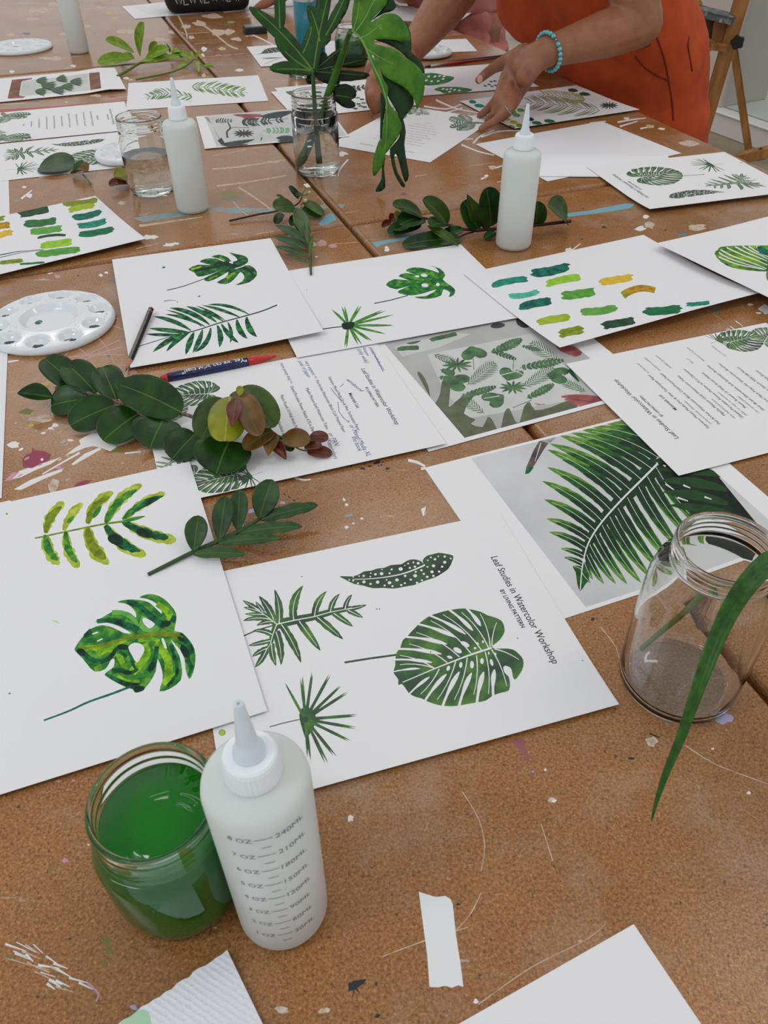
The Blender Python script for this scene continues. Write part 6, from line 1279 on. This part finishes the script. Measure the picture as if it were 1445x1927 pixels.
veins = [(cy(stroke(smooth(p, 3, False), a, b_)), MV) for p, a, b_ in (([(545, 308), (640, 390), (700, 520), (760, 660), (830, 800), (880, 960), (900, 1080)], 22, 8), ([(560, 305), (600, 160), (620, 20)], 12, 6), ([(585, 315), (680, 180), (740, 60), (790, -20)], 12, 6), ([(620, 385), (720, 340), (840, 240)], 12, 5), ([(680, 480), (800, 560), (960, 640)], 10, 4), ([(890, 1000), (900, 1250), (880, 1500)], 8, 4))]
traced(mo, face+[(cy([(745, 552), (765, 560), (785, 605), (765, 600)]), None), (cy([(800, 420), (860, 412), (940, 435), (960, 470), (880, 468), (805, 445)]), None)]+veins, O2, N2, bulge=bul)
# ---- grass blade in the big jar
gb = plant('grass_blade', P(1195, 1225, .008), 'long green grass blade arching out of the clear empty jar towards the viewer', 'leaf'); gb.location.z = .009; NB = gb.location
tube('stem', [P(x, y, z)-NB for x, y, z in ((1205, 1220, .012), (1262, 1172, .045), (1320, 1130, .075), (1372, 1112, .1), (1425, 1098, .125), (1462, 1075, .142), (1478, 1050, .155))], [.0019, .0022, .0022, .0021, .002, .002, .002], leafmat('grass_stalk', [(70, 120, 30), (110, 100, 30)], .4), gb, seg=10)
pts = [P(x, y, z) for x, y, z in ((1478, 1050, .155), (1462, 1050, .168), (1435, 1068, .172), (1398, 1110, .170), (1365, 1165, .162), (1335, 1235, .150), (1308, 1310, .134), (1280, 1390, .114), (1255, 1450, .098), (1236, 1505, .083), (1226, 1545, .072))]
pts = [Vector(p) for p in smooth([tuple(p) for p in pts], 4, False)]; wd_ = [.003, .009, .0118, .0108, .0096, .0086, .007, .0055, .0044, .0034, .002, .0004]
V, F, M_ = [], [], []
for i, p in enumerate(pts):
    t = i/(len(pts)-1)*(len(wd_)-1); a = int(min(t, len(wd_)-2)); w_ = wd_[a]+(wd_[a+1]-wd_[a])*(t-a)
    ax = (pts[min(i+1, len(pts)-1)]-pts[max(i-1, 0)]).normalized(); vw = (CC-p).normalized(); sd = ax.cross(vw).normalized(); nn = sd.cross(ax)
    for v in (-1, -.5, -.07, .07, .5, 1): V.append(tuple(p+sd*(v*w_/2)+nn*(.28*w_*abs(v))-NB))
for i in range(len(pts)-1):
    for j in range(5): F.append((i*6+j, i*6+j+1, i*6+j+7, i*6+j+6)); M_.append(1 if j == 2 else 0)
me = bpy.data.meshes.new('blade'); me.from_pydata(V, [], F); me.materials.append(leafmat('grass_green', [(24, 64, 10), (50, 98, 20)], .4, 120)); me.materials.append(leafmat('grass_midrib', [(24, 66, 14), (36, 84, 22)], .4)); me.polygons.foreach_set('material_index', M_); me.polygons.foreach_set('use_smooth', [True]*len(F)); me.update(); solid(link('blade', me, gb), .0004)
# ------------------------------------------------------------------ people leaning over the right table edge
from mathutils.bvhtree import BVHTree
def W(s, t, z): return TO+TN*s+TT*t+Vector((0, 0, z))
def ball(bm, c, r, sc=None, rot=None):
    m = Matrix.Translation(c)
    if rot: m = m @ rot
    m = m @ Matrix.Diagonal((r, r, r, 1) if sc is None else (r*sc[0], r*sc[1], r*sc[2], 1))
    bmesh.ops.create_icosphere(bm, subdivisions=2, radius=1, matrix=m)
def chain(bm, pts, seg=14):
    """rounded tapering limb through (point, radius) pairs"""
    pts = [(Vector(p), r) for p, r in pts]
    for p, r in pts: ball(bm, p, r)
    for (p, r), (q_, r2) in zip(pts, pts[1:]):
        d = q_-p; L_ = d.length
        if L_ < 1e-5: continue
        M4 = Matrix.Translation((p+q_)/2) @ d.to_track_quat('Z', 'Y').to_matrix().to_4x4()
        bmesh.ops.create_cone(bm, cap_ends=True, segments=seg, radius1=r, radius2=r2, depth=L_, matrix=M4)
def loft(bm, secs, n=28, ax=None):
    """stack of ellipses (centre, half along TN, half along TT) closed at both ends"""
    ax = ax or (TN, TT); rings = []
    for c, a_, b_ in secs: rings.append([bm.verts.new(c+ax[0]*(a_*math.cos(2*pi*i/n))+ax[1]*(b_*math.sin(2*pi*i/n))) for i in range(n)])
    for A_, B_ in zip(rings, rings[1:]):
        for i in range(n): bm.faces.new((A_[i], A_[(i+1) % n], B_[(i+1) % n], B_[i]))
    bm.faces.new(rings[0][::-1]); bm.faces.new(rings[-1])
def skinobj(name, bm, m, parent, voxel=.01, sm=5, disp=None):
    bmesh.ops.recalc_face_normals(bm, faces=bm.faces)
    for v in bm.verts: v.co -= parent.location
    me = bpy.data.meshes.new(name); bm.to_mesh(me); bm.free(); me.materials.append(m); o = link(name, me, parent)
    r = o.modifiers.new('skin', 'REMESH'); r.mode = 'VOXEL'; r.voxel_size = voxel; r.use_smooth_shade = True
    s_ = o.modifiers.new('soften', 'SMOOTH'); s_.factor = .5; s_.iterations = sm
    if disp:
        tx = bpy.data.textures.new(name+'_folds', 'CLOUDS'); tx.noise_scale = disp[0]; d = o.modifiers.new('folds', 'DISPLACE'); d.texture = tx; d.strength = disp[1]; d.mid_level = .5; d.texture_coords = 'LOCAL'
    return o
SKIN = mat('warm_brown_skin', (144, 92, 62), .5, cols=[(138, 87, 58), (150, 98, 68)], scale=60, bump=(700, .12, .0004)); SKIN.node_tree.nodes['Principled BSDF'].inputs['Subsurface Weight'].default_value = .08
NAIL = mat('fingernail', (196, 150, 128), .3); HAIR = mat('dark_hair', (30, 22, 18), .6, bump=(300, .6, .002))
ORG = mat('orange_twill', (196, 66, 18), .85, cols=[(170, 60, 8), (184, 70, 12)], scale=30, bump=(900, .3, .0006)); SEAM_FOLD = mat('orange_seam_and_fold', (120, 36, 10), .9); SHIRT = mat('pale_denim_shirt', (176, 188, 198), .85)
pc = W(.95, .6, -.75); pr1 = empty('person', pc, 'person in orange overalls and a bead bracelet leaning over the table with both hands down', 'person')
Z = lambda x, y, z: P(880+.12457*x, 20+.12457*y, z)
bm = bmesh.new()
ls_, rs_ = W(.62, .42, .44), W(.62, .78, .44); le, re_ = P(1204, 44, .165), P(862, -22, .185)
wl = Z(1130, 650, .124); wr = P(772, 98, .09)
chain(bm, [(ls_, .055), (le, .044), (le+(wl-le)*.35, .043), (le+(wl-le)*.75, .0325), (wl, .0275)])
hnd = [((820, 700, .108), .023), ((820, 860, .098), .022), ((860, 1000, .088), .019), ((700, 900, .085), .020), ((720, 1030, .072), .018)]
for p, r in hnd: ball(bm, Z(*p), r)
chain(bm, [(wl, .026), (Z(900, 720, .112), .023), (Z(700, 850, .092), .018), (Z(590, 970, .078), .0125)]); chain(bm, [(wl, .024), (Z(880, 860, .1), .022), (Z(760, 1080, .07), .0135)]); chain(bm, [(wl, .024), (Z(940, 900, .1), .019), (Z(840, 1150, .06), .0125)]); chain(bm, [(Z(860, 760, .105), .02), (Z(660, 1020, .075), .0135)])
chain(bm, [(Z(575, 980, .078), .0115), (Z(445, 1340, .052), .0098), (Z(300, 1490, .026), .0086), (Z(180, 1590, .0095), .0074)])
chain(bm, [(Z(660, 1050, .074), .0115), (Z(530, 1400, .05), .0098), (Z(390, 1570, .026), .0086), (Z(290, 1660, .0092), .0074)])
chain(bm, [(Z(760, 1110, .066), .0115), (Z(620, 1480, .044), .0098), (Z(420, 1660, .022), .0086), (Z(200, 1790, .0085), .0074)])
chain(bm, [(Z(840, 1160, .058), .0108), (Z(720, 1400, .036), .0086), (Z(610, 1560, .018), .0076), (Z(520, 1640, .0075), .0066)])
chain(bm, [(Z(860, 660, .112), .021), (Z(640, 740, .1), .0155), (Z(400, 860, .075), .0118), (Z(290, 940, .062), .0105), (Z(165, 1050, .05), .0088)])
# far arm and hand
Zr = lambda x, y, z: P(560+.18678*x, .18678*y, z)
chain(bm, [(rs_, .055), (re_, .047), (re_+(wr-re_)*.35, .045), (re_+(wr-re_)*.75, .034), (wr, .0275)])
for p, r in (((1090, 600, .088), .026), ((960, 680, .08), .024), ((880, 760, .072), .022), ((820, 800, .066), .019)): ball(bm, Zr(*p), r)
chain(bm, [(wr, .026), (Zr(960, 660, .082), .024), (Zr(790, 820, .062), .015)])
for k, (a_, b2, c_, d_) in enumerate([((760, 760, .066), (715, 900, .05), (720, 1010, .028), (745, 1075, .0095)), ((800, 800, .062), (745, 960, .044), (760, 1070, .022), (775, 1130, .0088)), ((840, 820, .058), (800, 980, .04), (805, 1060, .02), (815, 1110, .0085)), ((880, 840, .05), (860, 960, .034), (860, 1030, .016), (862, 1070, .0082))]):
    chain(bm, [(Zr(*a_), .0112), (Zr(*b2), .0096), (Zr(*c_), .0084), (Zr(*d_), .0072)])
chain(bm, [(Zr(1000, 640, .084), .019), (Zr(800, 640, .085), .0145), (Zr(730, 690, .07), .011), (Zr(700, 760, .055), .0092)])
# trunk, neck, head
chain(bm, [(W(.95, .6, .0), .12), (W(.78, .6, .25), .115), (W(.62, .6, .42), .11)]); chain(bm, [(ls_, .055), (rs_, .055)]); chain(bm, [(W(.62, .6, .45), .06), (W(.54, .6, .55), .052)])
hc = W(.47, .6, .645); ball(bm, hc, .1, (.86, .80, 1.08)); ball(bm, hc+TN*-.03+Vector((0, 0, -.06)), .062); ball(bm, hc-TN*.094+Vector((0, 0, -.01)), .014); ball(bm, hc-TN*.09+Vector((0, 0, -.045)), .016, (1, 1.4, .5))
for sg in (1, -1): ball(bm, hc+TT*.082*sg, .022, (.8, .4, 1.3))
for t_ in (.54, .74): chain(bm, [(W(.97, t_, -.05), .085), (W(.98, t_, -.35), .06), (W(1.0, t_, -.66), .042), (W(.93, t_, -.71), .035)])
skinobj('body', bm, SKIN, pr1, .0042, 3)
bm = bmesh.new()
ball(bm, hc+TN*.03+Vector((0, 0, .02)), .102, (.9, .86, 1.05)); chain(bm, [(hc+TN*.08, .06), (hc+TN*.11+Vector((0, 0, -.1)), .04)]); skinobj('hair', bm, HAIR, pr1, .012)
bm = bmesh.new()
loft(bm, [(W(.95, .62, -.22), .13, .19), (W(.95, .63, -.12), .155, .205), (W(.94, .64, -.02), .165, .215), (W(.915, .645, .06), .175, .218), (W(.86, .65, .14), .185, .215), (W(.79, .65, .22), .185, .205), (W(.72, .64, .30), .17, .19), (W(.66, .62, .38), .13, .17)])
for t_, sd in ((.545, -1), (.74, 1)): loft(bm, [(W(.97, t_+.02*sd, -.72), .085, .085), (W(.97, t_, -.45), .095, .10), (W(.96, t_, -.2), .14, .135), (W(.95, t_, -.05), .14, .13)])
ball(bm, W(.83, .80, .10), .11, (.8, 1, 1.1)); ball(bm, W(.74, .74, .16), .12)
ov = skinobj('overalls', bm, ORG, pr1, .011, 6, (.09, .022))
bm = bmesh.new()
loft(bm, [(W(.70, .61, .30), .15, .19), (W(.65, .61, .38), .14, .185), (W(.60, .61, .46), .10, .17), (W(.57, .6, .51), .06, .09)]); chain(bm, [(ls_, .075), (ls_+(le-ls_)*.45, .068)]); chain(bm, [(rs_, .075), (rs_+(re_-rs_)*.45, .068)]); skinobj('shirt', bm, SHIRT, pr1, .012, 5, (.08, .01))
bm = bmesh.new()
for t_ in (.53, .75): chain(bm, [(W(1.01, t_, -.70), .045), (W(.93, t_, -.715), .035), (W(.86, t_, -.72), .028)])
skinobj('shoes', bm, mat('dark_shoes', (36, 34, 36), .6), pr1, .012)
# seams, and a waist fold with its shade drawn as a dark tube: laid on the cloth where the photo shows them
bpy.context.view_layer.update(); dg_ = bpy.context.evaluated_depsgraph_get(); ev = ov.evaluated_get(dg_); tm = ev.to_mesh(); bv = BVHTree.FromPolygons([tuple(ov.matrix_world @ v.co) for v in tm.vertices], [tuple(p.vertices) for p in tm.polygons]); ev.to_mesh_clear()
Cz = lambda x, y: (860+.40484*x, .40484*y)
for pts in ([(830, 258), (850, 290), (880, 318), (920, 345), (980, 372)], [(905, 110), (935, 190), (965, 280), (985, 380), (1000, 480), (1005, 560)], [(1078, 170), (1072, 210), (1080, 260), (1092, 330)], [(700, 262), (780, 240), (860, 222), (900, 205)]):
    hp_ = []
    for x, y in smooth(pts, 4, False):
        h = bv.ray_cast(CC, ray(*Cz(x, y)).normalized())
        if h[0] is not None: hp_.append(h[0]+h[1]*.0006-pr1.location)
    if len(hp_) > 3: tube('seam_and_fold_line', hp_, .0018, SEAM_FOLD, pr1, seg=6, k=1)
def nail(px_, n_, r, par):
    c = px_; e = lathe('fingernail', [(0, 0), (r*.8, .0002), (r, -.0008)], NAIL, par, seg=16); e.location = c-par.location; e.rotation_mode = 'QUATERNION'; e.rotation_quaternion = Vector(n_).normalized().to_track_quat('Z', 'Y')
    e.scale = (1, 1.3, 1); return e
tc_ = Z(165, 1050, .05); nn_ = (CC-tc_).normalized(); nail(tc_+nn_*.0092+Vector((.003, 0, .002)), nn_*.8+Vector((0, 0, .3)), .0062, pr1)
# bracelet and ring
ax = (le-wl).normalized(); u1 = ax.cross(Vector((0, 0, 1))).normalized(); u2 = ax.cross(u1); bc = wl+ax*.012
TQB = mat('turquoise_bead', (96, 178, 180), .4, cols=[(70, 156, 164), (128, 200, 196)], scale=300)
be = empty('bead_bracelet', bc, 'bracelet of turquoise beads round the wrist of the person in orange', 'bracelet')
tl_ = u1*0+ax*.0
for i in range(24):
    a_ = 2*pi*i/24; c = (u1*math.cos(a_)+u2*math.sin(a_))*.0335+ax*(.010*math.cos(a_))
    r = .0044
    if i in (9, 21): o = lathe('silver_spacer', [(0, -.002), (.0022, -.001), (.0022, .001), (0, .002)], ST, be, seg=10)
    else: o = lathe('bead', [(0, -r), (r*.6, -r*.8), (r, -r*.25), (r, r*.25), (r*.6, r*.8), (0, r)], TQB, be, seg=12)
    o.location = c
tube('elastic_cord', [(u1*math.cos(2*pi*i/24)+u2*math.sin(2*pi*i/24))*.0335+ax*(.010*math.cos(2*pi*i/24)) for i in range(25)], .0006, mat('cord', (60, 80, 84), .6), be, k=1, seg=6)
rc = Z(625, 1500, .043); rdir = (Z(620, 1480, .044)-Z(420, 1660, .022)).normalized(); ri = empty('finger_ring', rc, 'silver ring with small stones on the hand in front of the orange overalls', 'ring')
a1 = rdir.cross(Vector((0, 0, 1))).normalized(); a2 = rdir.cross(a1)
tube('band', [(a1*math.cos(2*pi*i/20)+a2*math.sin(2*pi*i/20))*.0106 for i in range(21)], .0012, ST, ri, k=1, seg=8)
for i in range(5):
    o = lathe('stone', [(0, -.002), (.0022, 0), (.0012, .0016), (0, .0018)], glassmat('ring_stone', (230, 236, 240)), ri, seg=8); vv = (CC-rc).normalized(); o.location = vv*.0112+rdir*(.0035*(i-2))*.5+a1*(.003*(i % 2))
# ---- second person in pink
PK = mat('dusty_pink_cloth', (184, 112, 104), .85, cols=[(168, 98, 92), (196, 124, 116)], scale=30, bump=(800, .3, .0006)); PK2 = mat('dusty_pink_shirt', (172, 104, 100), .85)
pc2 = W(.95, 1.5, -.75); SH = .14
def W(s, t, z): return TO+TN*s+TT*((t if t < 1.3 else t+SH))+Vector((0, 0, z))
pc2 = W(.95, 1.5, -.75); pr2 = empty('person', pc2, 'person in dusty pink clothes at the far table edge, mostly out of frame', 'person')
bm = bmesh.new(); s2_, s3_ = W(.68, 1.34, .45), W(.68, 1.68, .45); e2 = P(806, -60, .16); w2_ = P(772, -14, .09)
chain(bm, [(s2_, .05), (e2, .04), (w2_, .028), (P(755, -12, .05), .026)]); chain(bm, [(s3_, .05), (W(.62, 1.72, .2), .04), (W(.45, 1.66, .1), .028), (W(.38, 1.62, .04), .026)])
for b0_, dd in ((P(755, -12, .05), P(735, -6, .012)-P(755, -12, .05)), (W(.38, 1.62, .04), W(.3, 1.6, .012)-W(.38, 1.62, .04))):
    for k in range(4): o_ = Vector((.012*(k-1.5), .012*(k-1.5)*.4, 0)); chain(bm, [(b0_+o_, .010), (b0_+o_+dd*.6, .009), (b0_+o_+dd+Vector((0, 0, -.002)), .0072)])
    chain(bm, [(b0_+Vector((.02, .02, 0)), .012), (b0_+Vector((.02, .035, -.01))+dd*.3, .0095)])
chain(bm, [(W(.95, 1.5, 0), .11), (W(.72, 1.5, .42), .1), (W(.60, 1.5, .54), .05)]); chain(bm, [(s2_, .05), (s3_, .05)]); h2 = W(.53, 1.5, .64); ball(bm, h2, .1, (.86, .8, 1.08)); ball(bm, h2-TN*.094, .014)
for t_ in (1.39, 1.61): chain(bm, [(W(.97, t_, -.05), .08), (W(1.0, t_, -.66), .04), (W(.93, t_, -.71), .033)])
skinobj('body', bm, SKIN, pr2, .007, 3)
bm = bmesh.new(); ball(bm, h2+TN*.03+Vector((0, 0, .02)), .102, (.9, .86, 1.05)); skinobj('hair', bm, HAIR, pr2, .012)
bm = bmesh.new(); loft(bm, [(W(.95, 1.5, -.2), .12, .18), (W(.95, 1.5, -.08), .15, .19), (W(.93, 1.5, .02), .15, .19)])
for t_ in (1.39, 1.61): loft(bm, [(W(.97, t_, -.72), .08, .08), (W(.97, t_, -.4), .09, .09), (W(.95, t_, -.1), .13, .12)])
skinobj('trousers', bm, PK, pr2, .012, 5, (.07, .02))
bm = bmesh.new(); loft(bm, [(W(.94, 1.5, -.01), .16, .195), (W(.90, 1.5, .1), .16, .19), (W(.80, 1.5, .26), .17, .2), (W(.70, 1.5, .42), .13, .19), (W(.62, 1.5, .50), .07, .1)]); chain(bm, [(s2_, .075), (s2_+(e2-s2_)*1.0, .055), (e2+(w2_-e2)*.6, .042)]); chain(bm, [(s3_, .075), (W(.62, 1.72, .2), .055)])
skinobj('shirt', bm, PK2, pr2, .012, 5, (.08, .014))
bm = bmesh.new()
for t_ in (1.39, 1.61): chain(bm, [(W(1.01, t_, -.70), .045), (W(.90, t_, -.72), .03)])
skinobj('shoes', bm, _M['dark_shoes'], pr2, .012)
# ------------------------------------------------------------------ room beyond the table
FLOORM = mat('polished_concrete', (150, 138, 112), .45, cols=[(128, 118, 94), (160, 148, 122)], scale=4)
fl = box('floor', (-6, -3, -.80), (8, 12, -.7502), FLOORM); tag(fl, kind='structure')
WHITE = mat('white_wall_paint', (214, 210, 206), .7)
a, b_ = P(1331, 246, -.75), P(1406, 274, -.75); dr = (b_-a).normalized(); nn = Vector((-dr.y, dr.x, 0)); nn = nn if nn.x > 0 else -nn
def wbox(name, d0, d1, n0, n1, z0, z1, m, kind='structure', parent=None):
    bm = bmesh.new(); bmesh.ops.create_cube(bm, size=1)
    for v in bm.verts:
        p = a+dr*(d0+(d1-d0)*(v.co.x+.5))+nn*(n0+(n1-n0)*(v.co.y+.5)); v.co = Vector((p.x, p.y, z0+(z1-z0)*(v.co.z+.5)))
    bmesh.ops.bevel(bm, geom=bm.edges[:], offset=.004, segments=1, affect='EDGES')
    me = bpy.data.meshes.new(name); bm.to_mesh(me); bm.free(); me.materials.append(m); o = link(name, me, parent)
    if kind: tag(o, kind=kind)
    return o
def dof(px, py, n):   # distance along the wall line where the photo column crosses it
    p = PP(px, py, a+nn*n, nn); return (p-a).dot(dr), p.z
d1, z1 = dof(1346, 204, 0); d2, z2 = dof(1445, 242, 0); zc = (z1+z2)/2
wbox('wall_right', -.8, 2.5, 0, .5, -.75, zc-.012, WHITE); wbox('trim_1', -.8, 2.5, -.012, .52, zc-.0118, zc, mat('white_ledge', (228, 226, 222), .4))
dc, zz = dof(1357, 190, .04)
wbox('wall_back', -.8, dc, .04, .36, zc+.0002, 2.2, mat('warm_white_panel', (196, 184, 174), .7))
wbox('window_1', dc+.003, 2.4, .06, .068, zc+.0002, 2.0, glassmat('window_glass', (236, 246, 242)))
de, zz = dof(1380, 190, .7); dg, zz = dof(1407, 198, .7)
wbox('trim_2', de-.6, dg, .7, 1.0, -.75, 2.2, mat('pale_column', (200, 204, 198), .6))
wbox('trim_3', -.8, 2.4, .5205, .7, -.75, zc-.02, WHITE)
# easel
WOOD = mat('varnished_beech', (168, 116, 58), .45, cols=[(140, 92, 40), (178, 126, 66)], scale=30, stretch=(1, 1, .15))
eo = P(1413, 300, -.62); ea = empty('easel', (eo.x, eo.y, -.75), 'wooden studio easel with black knobs standing beyond the right table edge', 'easel'); EN = Vector((-.25, -1, 0)).normalized()
def eb(name, p, q_, w, dpt, m=WOOD, off=0.0, parent=None, w2=None):
    """a bar whose ends the photo shows at p and q_"""
    o_ = eo-EN*off; A_, B_ = PP(*p, o_, EN), PP(*q_, o_, EN); d = (B_-A_); L_ = d.length; d /= L_; sd = d.cross(EN).normalized(); w_ = pw((A_+B_)/2, w)
    bm = bmesh.new(); bmesh.ops.create_cube(bm, size=1)
    for v in bm.verts: v.co = A_+d*((v.co.x+.5)*L_)+sd*(v.co.y*w_)+EN*(v.co.z*dpt)-ea.location
    bmesh.ops.bevel(bm, geom=bm.edges[:], offset=.003, segments=2, affect='EDGES')
    me = bpy.data.meshes.new(name); bm.to_mesh(me); bm.free(); me.materials.append(m); return link(name, me, parent or ea)
eb('mast', (1428, -110), (1306, 300), 22, .035); eb('back_leg', (1376, 60), (1411, 300), 13, .03, off=.045)
eb('foot_rail', (1370, 303), (1470, 279), 17, .05, off=-.06); eb('cross_rail', (1290, 224), (1316, 220), 14, .05, off=.2)
eb('tray_board', (1275, 41), (1362, 62), 40, .012, off=.03, m=mat('dark_beech', (120, 84, 42), .5, cols=[(96, 66, 30), (132, 94, 48)], scale=20)); eb('tray_front', (1300, 70), (1340, 84), 11, .02, off=-.02); eb('tray_end', (1336, 82), (1364, 84), 9, .14, off=.0); eb('tray_bracket', (1358, 40), (1352, 84), 26, .03, off=.01)
eb('canvas_shelf', (1268, 8), (1378, 36), 12, .10, m=mat('paint_smeared_ledge', (120, 128, 130), .5, cols=[(70, 96, 100), (90, 88, 92), (168, 164, 168)], scale=40), off=-.01); eb('upper_rail', (1300, -60), (1312, 10), 16, .02, off=.04)
KN = mat('black_knob_plastic', (18, 18, 20), .4)
for x, y in ((1387, 78), (1431, 288)):
    c = PP(x, y, eo+EN*.05, EN); V, F = [], []; n_ = 24
    for k, (yy, rr) in enumerate(((0, .02), (.012, .024), (.024, .022))):
        for i in range(n_):
            r_ = rr*(1+.12*math.cos(5*2*pi*i/n_)); t = EN.cross(Vector((0, 0, 1))); V.append(tuple(c+t*(r_*math.cos(2*pi*i/n_))+Vector((0, 0, r_*math.sin(2*pi*i/n_)))+EN*yy-ea.location))
    for k in range(2):
        for i in range(n_): F.append((k*n_+i, k*n_+(i+1) % n_, (k+1)*n_+(i+1) % n_, (k+1)*n_+i))
    F += [tuple(range(n_)), tuple(range(3*n_-1, 2*n_-1, -1))]; me = bpy.data.meshes.new('knob'); me.from_pydata(V, [], F); me.materials.append(KN); me.update(); link('knob', me, ea)
# ------------------------------------------------------------------ light
wd = bpy.data.worlds.new('World'); SC.world = wd; wd.use_nodes = True
bg = wd.node_tree.nodes['Background']; bg.inputs['Color'].default_value = lin((226, 227, 230)); bg.inputs['Strength'].default_value = .86
LAMP = mat('lamp_housing', (235, 235, 235), .5)
def tubemat(n, c, e):
    m, nt, b = newmat(n); b.inputs['Emission Color'].default_value = c; b.inputs['Emission Strength'].default_value = e; return m
COOL, WARM = tubemat('cool_lamp_tube', (.88, .95, 1, 1), 22), tubemat('warm_lamp_tube', (1, .93, .86, 1), 9)
for i, (x, y, lab, tm_) in enumerate([(-1.5, -.4, 'left of the viewer', COOL), (.3, 2.6, 'above the middle tables', WARM), (-1.6, 3.6, 'above the far left tables', WARM), (1.6, .8, 'above the right table edge', WARM)]):
    e = empty('ceiling_light', (x, y, 2.05), 'long white ceiling strip light '+lab, 'ceiling light', 'ceiling strip lights over the tables')
    box('housing', (-.62, -.10, .012), (.62, .10, .07), LAMP, e, bev=.01); box('diffuser', (-.6, -.085, -.02), (.6, .085, .0118), tm_, e, bev=.01)
SC.view_settings.view_transform = 'Standard'; SC.view_settings.look = 'None'
SC.view_settings.gamma = 1.0; SC.view_settings.use_curve_mapping = False
SC.view_settings.exposure = 0.0
